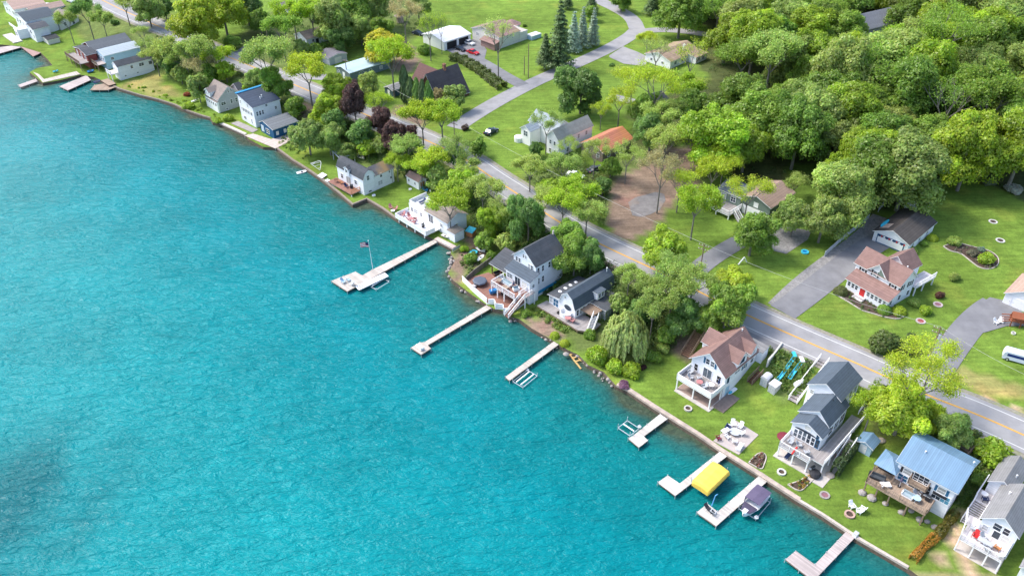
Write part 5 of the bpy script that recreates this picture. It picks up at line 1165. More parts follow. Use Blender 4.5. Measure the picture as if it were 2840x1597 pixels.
h.block(-13.4, -.8, 5.4, 15.4, -.4, 5.6, 1.4, 'y', roof=mat('blue_grey_shingle', (.075, .095, .115), .9, 'shingle', amt=.12, step=.22), ov=.3); h.block(-.7, 6.6, 5.0, 10.2, -.4, 4.6, .7, 'y', roof=M_darkroof, ov=.3); h.block(-4.5, -.75, 1.6, 5.35, -.4, 3.1, .1, 'x', roof=M_whitemetal, kind='flat', ov=.1)
h.rail([(-9, 1.8, 3.3), (-.8, 1.8, 3.3)], .9, solid=True); h.wins('F', 1.6, [-3.9, -3.0, -2.1], 1.0, .6, 1.4); h.win('F', 5.0, 2.8, 2.4, 1.6, 1.2); h.wins('F', 5.4, [-11, -8, -5], 3.2, 1.2, 1.4); h.wins('F', 5.0, [.5, 5.2], 1.2, .6, 1.2)
h.pad(-9.5, 2, -1.5, 1.6, M_dockwhite, .3, 'round_deck')
h.block(6.8, 12.0, 7.0, 11.0, -.3, 1.6, .4, 'y', roof=mat('black_tarp', (.03, .035, .04), .8), wall=M_cream, ov=.2)
h = House('lake_house', 'low house with tan pink roofs at the very top left corner', (10, 60)); h.block(-9, 4, 4, 15, -.4, 4.4, 1.7, 'y', roof=mat('tan_pink_shingle', (.42, .30, .25), .9, 'shingle', amt=.12, step=.25)); h.wins('F', 4, [-6, -3, 1], 2, 1, 1.2); h.block(4.2, 9, 8, 20, -.4, 3.6, 1.2, 'y', roof=mat('tan_pink_shingle', (.42, .30, .25), .9), wall=M_cream)
h = House('lake_house', 'brown-roofed house behind the top left pines', (160, 78)); h.block(-4, 3.5, 0, 7, -.4, 3.6, 1.6, 'x', roof=M_taupe, wall=M_cream); h.wins('R', 3.5, [2, 5], 1.2); h.wins('F', 0, [-2, 1], 1.2)
# ---------------------------------------------------------------- beyond the road
h = House('house', 'long white single-storey house with mottled grey-brown roof among dark trees', (815, 116)); h.block(.3, 7.6, .6, 17.2, -.6, 2.5, 1.5, 'y', roof=mat('mottled_grey_brown_shingle', (.25, .21, .20), .9, 'shingle', amt=.2, sc=.5, step=.22, col2=(.34, .29, .19)), ov=.3)
h.wins('F', .6, [1.9, 3.9, 5.9], 1.1, .6, .9); h.wins('R', 7.6, [3.0, 8.0, 12.6], 1.1, .8, .8); h.door('R', 7.6, 4.6, -.2, .9, 2.0, M_black)
h = House('garage', 'small grey shed with shallow dark roof beside the pale blue roofed house', (912, 183), cat='shed'); h.wallm = M_greysid; h.block(-6.2, .2, .3, 7.0, -.4, 2.3, .7, 'x', roof=mat('purple_grey_shingle', (.17, .16, .18), .9, amt=.1), ov=.2); h.door('R', .2, 3.6, 0, 2.4, 1.9, M_cream)
h = House('house', 'grey-green house with pale blue metal roof beside the road', (968, 227)); h.wallm = mat('grey_green_siding', (.15, .20, .21), .7, 'siding', step=.2); h.block(-7.0, .4, .4, 15.6, -.5, 2.7, .9, 'y', roof=M_palemetal, ov=.3, rx=.45)
h.wins('R', .4, [4.2, 8.0, 12.0], 1.0, .9, .9); h.win('F', .4, -5.6, 1.1, .8, .9); h.door('F', .4, -3.0, 0, .95, 2.0, M_whitep)
h = House('garage', 'white open double garage with white metal roof beside the meadow', (1230, 143), cat='garage'); h.wallm = M_trim
h.block(-11.0, .0, .4, 12.0, -.5, 2.9, 1.2, 'y', roof=M_whitemetal, ov=.25)
for y0 in (1.6, 6.8):
    m = MB(); m.box(.0, .03, y0, y0 + 4.2, .05, 2.5); m.build('garage_door_opening', M_interior, h.root)
h = House('house', 'beige house with pink-brown roof and octagonal rear wing on the open meadow', (1396, 143)); h.wallm = M_cream
PB = mat('pink_brown_shingle', (.29, .19, .17), .9, 'shingle', amt=.2, sc=.6, step=.22, col2=(.27, .22, .12))
h.block(-15.6, -2.4, .4, 9.6, -.6, 3.9, 1.9, 'y', roof=PB, ov=.4, rx=.42); h.block(-9.0, -2.3, 9.65, 13.4, -.6, 3.2, .7, 'y', roof=mat('pale_tan_roof', (.45, .42, .38), .9, amt=.1), ov=.1, kind='flat')
h.wins('F', .4, [-13, -9, -5], 2.0, 1.3, 1.0); h.wins('R', -2.4, [3.2, 6.6, 11.4], 2.2, .4, .5); h.win('R', -2.4, 4.4, .4, .3, .4)
mb = MB(); fm = MB(); cx, cy, rr = -12.2, 15.6, 3.0; oc = [(cx + rr * math.cos(k * .7854 + .39), cy + rr * math.sin(k * .7854 + .39)) for k in range(8)]
for k in range(8):
    a, b_ = oc[k], oc[(k+1) % 8]; fm.quad((*a, -.6), (*b_, -.6), (*b_, 2.8), (*a, 2.8)); e = lambda q: (cx + (q[0]-cx) * 1.14, cy + (q[1]-cy) * 1.14, 2.72); mb.slab([e(a), e(b_), (cx, cy, 4.3)], .06)
fm.build('octagon_wall', M_cream, h.root); mb.build('octagon_roof', PB, h.root)
h.block(-10.4, -9.1, 9.65, 15, -.6, 2.8, .1, 'x', roof=PB, kind='flat')
h.block(-2.9, -.2, 13.5, 18.0, -.6, 1.5, .2, 'x', roof=M_whitemetal, wall=M_bluesid, kind='flat', ov=.05)
m = MB(); m.box(-9, -2.2, -1.8, .38, -.5, 2.2); m.slab([(-9.4, -2.2, 2.2), (-1.9, -2.2, 2.2), (-1.9, .4, 2.9), (-9.4, .4, 2.9)], .12); m.build('front_porch', PB, h.root)
h = House('house', 'steep dark brown roofed house with brick chimney among columnar evergreens', (1304, 255)); h.wallm = M_brownwood
h.block(-8.6, 1.5, -13.2, -1.8, -.8, 1.0, 7.0, 'y', roof=M_umber, ov=.35)
h.block(-15.5, -5.0, -9.3, -2.4, -.6, 2.2, 3.9, 'x', roof=mat('red_brown_shingle', (.15, .085, .08), .9, 'shingle', step=.25), ov=.4)
h.chimney(-3.4, -6.7, 6.5, 9.3, .8); h.win('F', -13.2, -5.0, .9, 1.0, 1.1); h.win('F', -13.2, -3.2, 3.6, .9, 1.0); h.win('F', -9.3, -12.5, 1.0, .9, 1.0)
h = House('house', 'white two-storey house with blue-grey roof veiled by thin trees on the lawn', (1514, 422)); h.wallm = M_trim
BG = mat('blue_grey_roofing', (.32, .37, .41), .8, 'shingle', amt=.15, step=.25)
h.block(.2, 4.4, .0, 12.8, -.5, 4.8, 2.1, 'y', roof=mat('tan_grey_shingle', (.34, .34, .31), .9, 'shingle', amt=.2, sc=.6, step=.22), ov=.3); h.block(-9.4, .15, 3.2, 9.0, -.5, 4.8, 2.1, 'x', roof=BG, ov=.3); h.block(-8.6, -5.2, -.6, 3.15, -.5, 4.2, 1.2, 'y', roof=BG, ov=.3)
h.wins('F', 0, [1.5, 3.0], 3.0, .6, 1.0); h.wins('F', 0, [1.5, 3.2], .6, .7, 1.0); h.wins('R', 4.4, [2.5, 5.0, 7.5, 10.5], 3.0, .7, 1.1); h.wins('R', 4.4, [3.5, 8.5], .6, .8, 1.1); h.win('F', -.6, -6.9, 2.4, 1.4, 1.4)
m = MB(); m.lathe((-9.6, -.4, .0), [(1.3, -.4), (1.3, 1.2), (1.15, 1.3), (.2, 1.6), (.02, 1.65)], 12); m.build('bay', M_trim, h.root)
h = House('house', 'house with bright orange roof behind thin trees', (1670, 428)); h.wallm = mat('brown_grey_siding', (.20, .16, .13), .8, 'siding', step=.2)
h.block(-4.2, 3.0, -3.4, 7.8, -.5, 2.9, 1.9, 'y', roof=M_orangeroof, ov=.5); h.wins('R', 3.0, [-1, 2, 5], .8); h.wins('F', -3.4, [-2, 1.4], .8)
h = House('house', 'white house with moss-stained tan roof beyond the side road bend', (1800, 178)); h.wallm = M_trim
h.block(-2.4, 7.4, 1.0, 15.6, -.6, 2.5, 1.7, 'y', roof=M_mossroof, ov=.35); h.wins('F', 1.0, [0, 4.4], 1.0, .8, .7); h.wins('R', 7.4, [3.6, 7.2], 1.0, 1.1, .9); h.block(7.45, 10.6, 10.0, 15.8, -.6, 2.3, .4, 'y', roof=M_mossroof, ov=.25, kind='shed2'); h.wins('R', 10.6, [11.4, 13.8], .9, 1.2, .9)
h.chimney(5.2, 10.5, 2.8, 4.9, .6, M_trim)
h = House('house', 'green-sided house with tan roof and a railed side deck at the woodland edge', (2078, 607)); h.wallm = M_greensid
h.block(-3.4, 3.9, 1.3, 10.8, -.6, 4.1, 1.4, 'y', roof=mat('tan_brown_shingle', (.31, .22, .17), .9, 'shingle', amt=.15, sc=.8, step=.22), ov=.45); h.block(-9.4, -3.45, 1.0, 7.0, -.6, 3.6, 1.1, 'x', roof=mat('steel_grey_shingle', (.17, .19, .22), .9, 'shingle', step=.22), ov=.3)
h.win('F', 1.3, .3, 2.7, 1.0, 1.0, glass=M_whitep); m = MB(); m.box(-2.9, 3.4, 1.18, 1.28, -.2, 2.2); m.build('garage_door', M_trim, h.root)
h.deck(-9.9, -3.0, -3.9, .96, 1.2, M_deckgrey, rail='FLR', posts=[(-9.7, -3.7), (-6.5, -3.7), (-3.2, -3.7)], solid=False); h.stairs((-2.9, -1.6, 1.2), (-.6, -2.6, .0), 1.1, M_deckgrey)
h.wins('F', 1.0, [-8, -5.4], 1.8, 1.2, 1.2); h.door('R', 3.9, 3.2, 0, .9, 2.0); h.wins('R', 3.9, [6, 8.6], 1.4, .9, 1.0); h.rail([(3.95, 1.6, 1.4), (6.2, 4.8, 1.4)], .9, M_wood)
# garage with bunting, small shed
h = House('garage', 'white garage with dark roof and a row of bunting over its door', (2424, 662), cat='garage')
DG = mat('dark_brown_shingle', (.085, .075, .07), .9, 'shingle', amt=.15, sc=.8, step=.22)
h.block(.0, 7.6, -1.0, 11.8, -.5, 2.5, 1.7, 'y', roof=DG, ov=.35); m = MB(); m.box(.8, 6.8, -1.07, -.98, .0, 2.2); m.build('garage_door', M_bluetrim, h.root)
m = MB(); m.box(1.0, 6.6, -1.12, -1.08, .3, 1.7); m.build('garage_door_panel', M_trim, h.root)
for k in range(11):
    a = 1.0 + k * .55; m = MB(); m.add([(a, -1.16, 2.15), (a + .5, -1.16, 2.15), (a + .25, -1.16, 1.55)], [(0, 1, 2)]); m.build('pennant', [M_navyc, M_redp, M_whitep][k % 3], h.root)
h.wins('R', 7.6, [1.5, 4.6, 8.4], 1.0, .8, .7); m = MB(); m.lathe((.5, 2.2, 3.15), [(.02, -.1), (.36, 0), (.36, .2), (.02, .3)], 12, 5.5); m.build('roof_canoe', M_cyan, h.root)
m = MB(); m.slab([(.4, .0, 2.98), (2.3, .0, 3.83), (2.3, 2.4, 3.83), (.4, 2.4, 2.98)], .02); m.build('pale_roof_patch', mat('bare_plywood', (.50, .40, .33), .9), h.lastroof)
h = House('garden_shed', 'little white shed with black roof behind the bunting garage', (2500, 582), cat='shed'); h.wallm = M_trim; h.block(.4, 3.9, .2, 5.2, -.4, 1.9, 1.1, 'y', roof=M_dark, ov=.2); h.win('F', .2, 2.1, .7, .5, .6); h.door('R', 3.9, 3.2, 0, .9, 1.6, M_decktan)
# farmhouse
h = House('farmhouse', 'white farmhouse with brown cross-gabled roof and enclosed front porch on the big lawn', (2356, 811), -55); H29 = h
h.block(-2.0, 7.6, 3.2, 8.6, -.6, 4.9, 2.4, 'x', roof=M_brownroof, ov=.45); h.block(.9, 5.0, 3.0, 6.0, 4.6, 5.1, 2.1, 'y', roof=M_brownroof, ov=.45); h.block(.6, 5.6, 8.65, 13.0, -.6, 4.9, 2.2, 'y', roof=M_brownroof, ov=.4)
h.block(-1.4, 7.8, .4, 3.15, -.4, 2.4, 1.1, 'x', roof=M_brownroof, ov=.35, kind='shed')
h.win('F', 3.2, -.3, 3.75, .7, 1.0, shut=M_dark); h.win('F', 3.0, 2.4, 4.2, .7, 1.1, shut=M_dark); h.win('F', 3.2, 6.4, 3.75, .6, 1.0, shut=M_dark)
m = MB(); m.add([(3.3, 2.93, 6.3), (3.0, 2.93, 5.0), (4.7, 2.93, 4.6)], [(0, 1, 2)]); m.build('gable_panel', M_greensid, h.root)
h.wins('F', .4, [-.8, .1, .9], 1.1, .55, .9); h.wins('F', .4, [3.6, 4.5, 5.4, 6.3, 7.2], 1.1, .55, .9); h.door('F', .4, 2.3, .2, .9, 1.9, M_redp); h.win('R', 7.8, 1.5, 1.1, .7, .9)
h.wins('R', 7.6, [4.4, 7.2], 3.2, .8, 1.1, shut=M_dark); h.wins('R', 7.6, [4.6, 7.4], .9, .8, 1.1); h.deck(5.65, 8.2, 9.0, 15.5, 2.3, M_deckwhite, rail='R', posts=[(8.0, 9.2), (8.0, 12), (8.0, 15.3)])
h.stairs((2.3, .3, .5), (2.3, -1.8, -.1), 2.2, M_deckwhite, rails=False); h.vent(6.2, 6.9, 6.6, r=.1)
h = House('garage', 'white garage with beige roof cut off by the right edge', (2780, 833), cat='garage'); h.block(.2, 6.0, -.8, 8.0, -.5, 2.4, 1.8, 'y', roof=mat('beige_shingle', (.42, .30, .24), .9, 'shingle', step=.22), ov=.35); h.door('F', -.8, 1.0, 0, .9, 2.0, M_whitep); m = MB(); m.box(2.2, 5.0, -.88, -.79, 0, 2.1); m.build('garage_door', M_whitep, h.root)
h = House('garden_shed', 'small blue-roofed shed behind the clipped evergreen hedge', (2380, 1240), -44, cat='shed'); h.wallm = M_bluesid; h.block(-.2, 2.2, -.6, 1.6, -.3, 1.9, .6, 'y', roof=M_bluemetal, ov=.35); h.door('F', -.6, .9, 0, .9, 1.6, M_trim)
h = House('house', 'white house with brown-grey roof cut off by the top edge beside the small bright lawn', (765, 38)); h.block(.0, 8, .5, 12, -.5, 3.0, 1.6, 'y', roof=mat('plum_grey_shingle', (.20, .17, .18), .9, 'shingle', step=.22)); h.wins('F', .5, [2, 5], 1.2); h.wins('R', 8, [3, 7], 1.2)
h = House('house', 'large grey-roofed house almost hidden in the upper right wood', (2440, 112), 30); h.wallm = M_greysid; h.block(-8, 8, 0, 10, -.5, 5.0, 3.2, 'x', roof=mat('wood_house_grey', (.20, .21, .235), .9, 'shingle', step=.22), ov=.4); h.wins('F', 0, [-5, 0, 5], 1.5)
h = House('house', 'pale brick house fragment at the top edge left of the yellow trees', (515, 10)); h.wallm = M_cream; h.block(-3, 4, 0, 8, -.5, 2.8, 1.6, 'y', roof=M_taupe); h.wins('F', 0, [-1, 2], 1)
h = House('house', 'small grey house glimpsed through the airy trees above the orange roof', (1775, 305)); h.wallm = M_trim; h.block(-1, 4, 0, 7, -.5, 2.6, 1.3, 'y', roof=M_darkroof); h.wins('F', 0, [.5, 2.6], 1)
h = House('utility_shed', 'dark teal shed with grey roof below the tall two-stemmed tree', (1085, 268), cat='shed'); h.wallm = mat('teal_grey_siding', (.06, .11, .13), .7); h.block(-3, 1, 0, 5, -.4, 2.0, .6, 'y', roof=M_greyroof, ov=.2); h.door('F', 0, -1, 0, .9, 1.6)
h = House('kiosk', 'tiny round pinkish kiosk with brown conical roof at the meadow edge', (1110, 62), cat='kiosk')
m = MB(); m.lathe((0, 0, 0), [(1.3, -.4), (1.3, 2.3)], 10); m.build('wall', mat('pinkish_stripes', (.5, .38, .36), .8, 'plank', step=.5), h.root); m = MB(); m.lathe((0, 0, 2.3), [(2.1, 0), (1.0, .7), (.05, 1.3)], 10); m.build('roof', M_taupe, h.root)
# ---------------------------------------------------------------- seawalls
def seawall(i0, i1, label, m, w=.5, top=.95, name='seawall'):
    P = dens([at(*p, ZL) for p in SHORE_PX[i0:i1 + 1]], 3.0); mb = MB(); L = []
    for i, p in enumerate(P):
        a = P[max(0, i-1)]; c = P[min(len(P)-1, i+1)]; d = (c - a).normalized(); n = Vector((d.y, -d.x, 0)); zz = top + rnd.uniform(-.02, .02); ww = w * rnd.uniform(.92, 1.08)
        L.append([(p.x+n.x*.05, p.y+n.y*.05, -1), (p.x+n.x*.05, p.y+n.y*.05, zz), (p.x-n.x*ww, p.y-n.y*ww, zz), (p.x-n.x*ww, p.y-n.y*ww, .3)])
    for a, b in zip(L[:-1], L[1:]):
        for k in range(3): mb.quad(a[k], a[k+1], b[k+1], b[k])
    mb.quad(*L[0]); mb.quad(*L[-1][::-1]); return tag(mb.build(name, m), label, 'seawall')
ix = {p: i for i, p in enumerate(SHORE_PX)}
M_woodwall = mat('grey_timber_wall', (.28, .23, .19), .9, amt=.35, sc=2)
seawall(ix[(300,232)], ix[(583,328)], 'old timber seawall below the dry grass bank', M_woodwall, .35)
seawall(ix[(609,342)], ix[(680,374)], 'whitish timber seawall in front of the tall plain white house', mat('whitish_timber', (.58, .52, .47), .9, amt=.2), .7, 1.0)
seawall(ix[(764,409)], ix[(978,568)], 'timber seawall along the lawn of the white gambrel cottage', M_woodwall, .4)
seawall(ix[(978,568)], ix[(1098,606)], 'timber seawall with a notch in front of the plain green lawn', M_woodwall, .4)
seawall(ix[(1205,664)], ix[(1256,690)], 'short pinkish boardwalk seawall at the head of the flag dock', mat('pinkish_boards', (.58, .46, .42), .9, amt=.15), 1.1, .98)
seawall(ix[(1709,1069)], ix[(2104,1318)], 'long brownish concrete seawall in front of the porch house lawn', M_wallcap, .75, 1.0)
seawall(ix[(2104,1318)], ix[(2214,1389)], 'concrete seawall between the right white dock and the garden bed', M_wallcap, .75, 1.0)
seawall(ix[(2214,1389)], ix[(2518,1575)], 'thin double-board seawall along the blue-roofed house lawn', mat('pale_boards', (.50, .43, .37), .9, amt=.25), .4, .98)
seawall(ix[(1575,970)], ix[(1709,1069)], 'low stone-edged bank below the willow', mat('mixed_stone', (.17, .145, .12), .95, amt=.5, sc=2), .5, .7)
def blob(mb, c, r, fl=.6, n=8):
    prof = []
    for k in range(5):
        t = -1.2 + k * .65; prof.append((max(.02, r * math.cos(t) * rnd.uniform(.85, 1.1)), r * fl * math.sin(t)))
    mb.lathe(c, prof, n, rnd.uniform(.75, 1.1)); return mb
def rock(px, py, r, label='boulder', grp=None, m=None):
    p = G(px, py); mb = blob(MB(), (0, 0, r * .2), r); o = mb.build('boulder', m or M_stone, smooth=False); o.location = p; return tag(o, label, 'rock', grp)
mb = MB()
for a, b in (((1413,877),(1474,908)), ((1474,908),(1530,942)), ((1530,942),(1575,968)), ((1250,702),(1260,722)), ((1260,722),(1243,757)), ((1243,757),(1277,793)), ((1605,984),(1709,1071)), ((1277,793),(1341,840))):
    A, B = at(*a, .3), at(*b, .3)
    for k in range(int((B - A).length * 3.2)):
        p = A.lerp(B, rnd.random()) + Vector((rnd.uniform(-.8, .9), rnd.uniform(-.8, .9), rnd.uniform(-.3, .25))); blob(mb, tuple(p), rnd.uniform(.15, .5), .7, 6)
o = mb.build('shore_rocks', M_stone); o['kind'] = 'stuff'
# ---------------------------------------------------------------- docks
def dock(px, label, m=M_dock, z=.75, rz=None, posts=True, group=None, name='dock'):
    P = [at(x, y, z) for x, y in px]; o0 = P[0].copy(); o0.z = 0
    L = [(b - a).length for a, b in zip(P, P[1:] + P[:1])]; k = L.index(max(L)); d = P[(k+1) % len(P)] - P[k]; ang = math.atan2(d.y, d.x)
    rt = empty(name, o0, ang, label, 'dock', group); c, s_ = math.cos(-ang), math.sin(-ang)
    Q = [((p.x-o0.x)*c - (p.y-o0.y)*s_, (p.x-o0.x)*s_ + (p.y-o0.y)*c) for p in P]
    MB().slab([(x, y, z) for x, y in Q], .05).build('boards', m, rt); fr = MB().slab([(x, y, z-.052) for x, y in Q], .2).build('frame', M_wood, rt)
    if posts:
        pts = []
        for a, b in zip(Q, Q[1:] + Q[:1]):
            n = max(1, round(math.dist(a, b) / 3)); pts += [(a[0] + (b[0]-a[0]) * i / n, a[1] + (b[1]-a[1]) * i / n) for i in range(n)]
        for x, y in pts[:60]: MB().tube((x, y, -1.5), (x, y, z + rnd.choice([.02, .15, .25])), .055, .055, 6).build('post', M_steel, fr)
    rt['zt'] = z; del rt['zt']; return rt
dock([(2351,1468),(2260,1564),(2207,1526),(2178,1550),(2256,1610),(2379,1481)], 'pinkish grey L-shaped dock at the bottom right', M_dockpink)
dock([(2106,1318),(1990,1418),(1962,1395),(1932,1420),(1986,1458),(2130,1332)], 'white L-shaped dock beside the violet-grey canopied boat', M_dockwhite)
dock([(2007,1243),(1885,1340),(1852,1317),(1824,1337),(1873,1374),(2026,1257)], 'white L-shaped dock beside the yellow covered boat', M_dockwhite)
dock([(1831,1147),(1756,1207),(1742,1215),(1772,1240),(1797,1221),(1786,1209),(1851,1161)], 'short whitish dock with the empty boat lift on its left', M_dockwhite)
dock([(1550,936),(1401,1045),(1413,1055),(1563,945)], 'narrow pale dock below the round yellow shrubs', M_dock)
dock([(1349,846),(1176,949),(1164,949),(1139,964),(1168,983),(1195,966),(1186,957),(1363,854)], 'long straight dock starting at the red-brown deck', M_dock)
dock([(1205,664),(1030,749),(1004,764),(986,753),(918,779),(963,808),(1060,756),(1212,672)], 'longest dock carrying the flagpole and a wide head', M_dock)
dock([(-40,136),(50,125),(58,132),(-40,160)], 'pale pink dock at the left edge of the photo', M_dockpink)
dock([(56,129),(66,122),(113,147),(92,157)], 'reddish brown square dock near the left edge', mat('reddish_dock_boards', (.42, .27, .24), .8, 'plank', step=.2))
dock([(50,236),(99,219),(104,226),(56,243)], 'small grey dock at the tip of the grass jetty', M_dockpink)
dock([(164,240),(240,209),(252,222),(188,251)], 'wide double dock left of the boxy white cottage', M_dockpink)
dock([(250,250),(262,236),(300,231),(322,241),(300,250)], 'brown crooked platform at the foot of the white cottage', M_decktan)
dock([(678,376),(764,412),(792,398),(845,366),(822,356),(752,386),(702,371)], 'wide pinkish deck wrapped around the navy house', mat('pink_deck_boards', (.60, .50, .45), .8, 'plank', step=.2), z=.95)
dock([(640,342),(700,368),(716,360),(660,336)], 'grey brown patio deck in front of the tall plain white house', M_deckgrey, z=.93, posts=False)
dock([(880,487),(893,495),(907,485),(894,478)], 'small white square platform on the seawall', M_whitep, z=1.2, posts=False)
dock([(92,200),(105,213),(119,229),(223,206),(212,198),(122,220),(108,206)], 'light timber edge of the grass jetty', M_dock, z=.95, posts=False)
# ---------------------------------------------------------------- boats and lifts
def heading(a, b, z): A, B = at(*a, z), at(*b, z); return A, B, math.atan2((B-A).y, (B-A).x), (B-A).length
def hull(mb, L, W, z0, z1, nose=.35, x0=0):
    st = [(-L/2, .86), (-L/4, 1.0), (L*.1, 1.0), (L*.3, .8), (L*.42, .45), (L/2, .04)]; rows = []
    for x, k in st:
        w = W / 2 * k; rise = max(0, (x / L)) * .35; rows.append([(x, -w, z1 + rise), (x, -w*.7, z0 + rise*.4), (x, 0, z0 - .1 + rise*.5), (x, w*.7, z0 + rise*.4), (x, w, z1 + rise)])
    for a, b in zip(rows[:-1], rows[1:]):
        for i in range(4): mb.quad(a[i], a[i+1], b[i+1], b[i])
        mb.quad((a[0][0], a[0][1], a[0][2]-.06), (b[0][0], b[0][1], b[0][2]-.06), (b[4][0], b[4][1], b[4][2]-.06), (a[4][0], a[4][1], a[4][2]-.06))
    mb.quad(*rows[0]); return mb
def lift(a, b, w, label, z=.5, high=1.6, name='boat_lift', bunks=2):
    A, B, an, L = heading(a, b, z); rt = empty(name, ((A.x+B.x)/2, (A.y+B.y)/2, 0), an, label, 'boat lift')
    for sx in (-1, 1):
        for sy in (-1, 1): MB().tube((sx*L/2, sy*w/2, -1.6), (sx*L/2, sy*w/2, high), .06, .06, 6).build('post', M_steel, rt)
    for sy in (-1, 1): MB().bar((-L/2, sy*w/2, z), (L/2, sy*w/2, z), .1, .12).build('side_beam', M_steel, rt)
    for sx in (-1, 1): MB().bar((sx*L/2, -w/2, z), (sx*L/2, w/2, z), .1, .12).build('cross_beam', M_steel, rt)
    for k in range(bunks):
        y = (k - (bunks-1)/2) * w * .45; MB().bar((-L*.45, y, z+.15), (L*.45, y, z+.15), .2, .12).build('bunk', M_whitep, rt)
    m = MB(); m.lathe((L/2, w/2, high-.5), [(.05, -.05), (.35, -.05), (.35, .05), (.05, .05)], 10); m.build('winch_wheel', M_steel, rt); return rt
# yellow covered boat on its lift
A, B, an, L = heading((1994,1290), (1934,1347), 2.0)
lift((1994,1294), (1938,1347), 2.9, 'steel lift frame holding the yellow covered boat', .9, 1.9, bunks=0)
rt = empty('covered_boat', ((A.x+B.x)/2 + .35, (A.y+B.y)/2 - .35, .45), an, 'boat on a lift under a bright yellow cover with blue hull', 'boat'); 
hull(MB(), 6.4, 2.5, .35, 1.15).build('hull', M_bluep, rt)
m = MB(); prof = [(-1.5, 1.3), (-1.46, 1.75), (-1.3, 2.0), (-.7, 2.12), (0, 2.22), (.7, 2.12), (1.3, 2.0), (1.46, 1.75), (1.5, 1.3)]; xs = [(-3.6, .90, -.5), (-3.3, 1, -.12), (-2.6, 1.01, .02), (-1.7, 1, -.05), (-.8, 1.01, .03), (.1, 1, -.05), (.9, 1.01, .03), (1.8, 1, -.05), (2.7, 1.0, .02), (3.2, .98, -.12), (3.5, .88, -.5)]
for (x0, k0, d0), (x1, k1, d1) in zip(xs[:-1], xs[1:]):
    for (y0, z0), (y1, z1) in zip(prof[:-1], prof[1:]): m.quad((x0, y0*k0, z0+d0), (x0, y1*k0, z1+d0), (x1, y1*k1, z1+d1), (x1, y0*k1, z0+d1))
for (x, k, d) in (xs[0], xs[-1]): m.quad(*[(x, y*k, z+d) for y, z in prof])
m.build('cover', M_yellow, rt, smooth=False); q = MB(); [q.box(x-.04, x+.04, s*1.5-.03, s*1.5+.03, .9, 1.4) for x in (-2.4, -.8, .8, 2.4) for s in (-1, 1)]; q.build('cover_straps', M_black, rt)
MB().box(-3.6, -3.3, -.25, .25, .2, .9).build('outboard_motor', M_whitep, rt); rt.scale = (.84, 1.14, 1.0)
# violet pontoon
A, B, an, L = heading((2112,1374), (2068,1420), .9)
lift((2112,1378), (2072,1424), 3.0, 'steel lift frame under the violet-grey canopied boat', .35, 1.3, bunks=0)
rt = empty('canopied_boat', ((A.x+B.x)/2, (A.y+B.y)/2, .2), an, 'white boat with violet-grey canopy and tonneau beside the white dock', 'boat')
hull(MB(), 6.0, 2.5, .3, 1.0).build('hull', M_whitep, rt); m = MB()
for x0, x1, z0, z1 in ((-2.7, -.9, 2.05, 2.25), (-.9, .9, 2.25, 2.15)):
    m.slab([(x0, -1.25, z0), (x1, -1.25, z1), (x1, 0, z1+.12), (x0, 0, z0+.12)], .05); m.slab([(x0, 0, z0+.12), (x1, 0, z1+.12), (x1, 1.25, z1), (x0, 1.25, z0)], .05)
m.slab([(-2.7, -1.25, 1.1), (-2.7, -1.22, 2.0), (.9, -1.22, 2.1), (.9, -1.25, 1.1)], .02)
m.build('canopy', M_purple, rt); MB().slab([(1.0, -1.15, 1.35), (2.6, -.75, 1.3), (2.6, .75, 1.3), (1.0, 1.15, 1.35)], .1).build('tonneau', mat('darker_violet_canvas', (.07, .06, .10), .7), rt)
m = MB()
for y in (-1.2, 1.2):
    for x in (-2.6, -.9, .8): m.tube((x, y, 1), (x, y, 2.1), .03)
m.build('canopy_frame', M_steel, rt); MB().box(2.2, 2.9, -.35, .35, 1.1, 1.45).build('bow_seat', M_whitep, rt); MB().box(-3.3, -3.0, -.2, .2, .1, 1.1).build('outboard_motor', M_black, rt)
lift((1727,1176), (1760,1198), 2.5, 'empty steel boat lift left of the short whitish dock', .55, 1.5, bunks=1)
lift((1436,1066), (1476,1034), 2.4, 'empty boat lift with two white bunks beside the narrow pale dock', .3, .9)
lift((1030,796), (1066,774), 3.0, 'boat lift frame beside the flagpole dock', .35, .8, bunks=1)
m = empty('gangway', at(980,797,.7), 0, 'slatted black and white ramp along the flagpole dock', 'ramp'); a, b = at(987,794,.8), at(1066,757,.8); o0 = m.location; q = MB(); n = 16; sd = Vector((.6, -.8, 0))
for i in range(n + 1): p = a.lerp(b, i / n) - o0; q.bar(p, p + sd * 1.6, .3, .05)
q.build('slats', M_whitep, m); q = MB(); q.bar(a - o0 + sd*1.6, b - o0 + sd*1.6, .12, .15); q.bar(a - o0, b - o0, .1, .1); q.build('side_rail', M_whitep, m)
q = MB(); q.slab([tuple(a - o0 + Vector((0,0,-.08))), tuple(b - o0 + Vector((0,0,-.08))), tuple(b - o0 + sd*1.6 + Vector((0,0,-.08))), tuple(a - o0 + sd*1.6 + Vector((0,0,-.08)))], .04); q.build('backing', M_black, m)
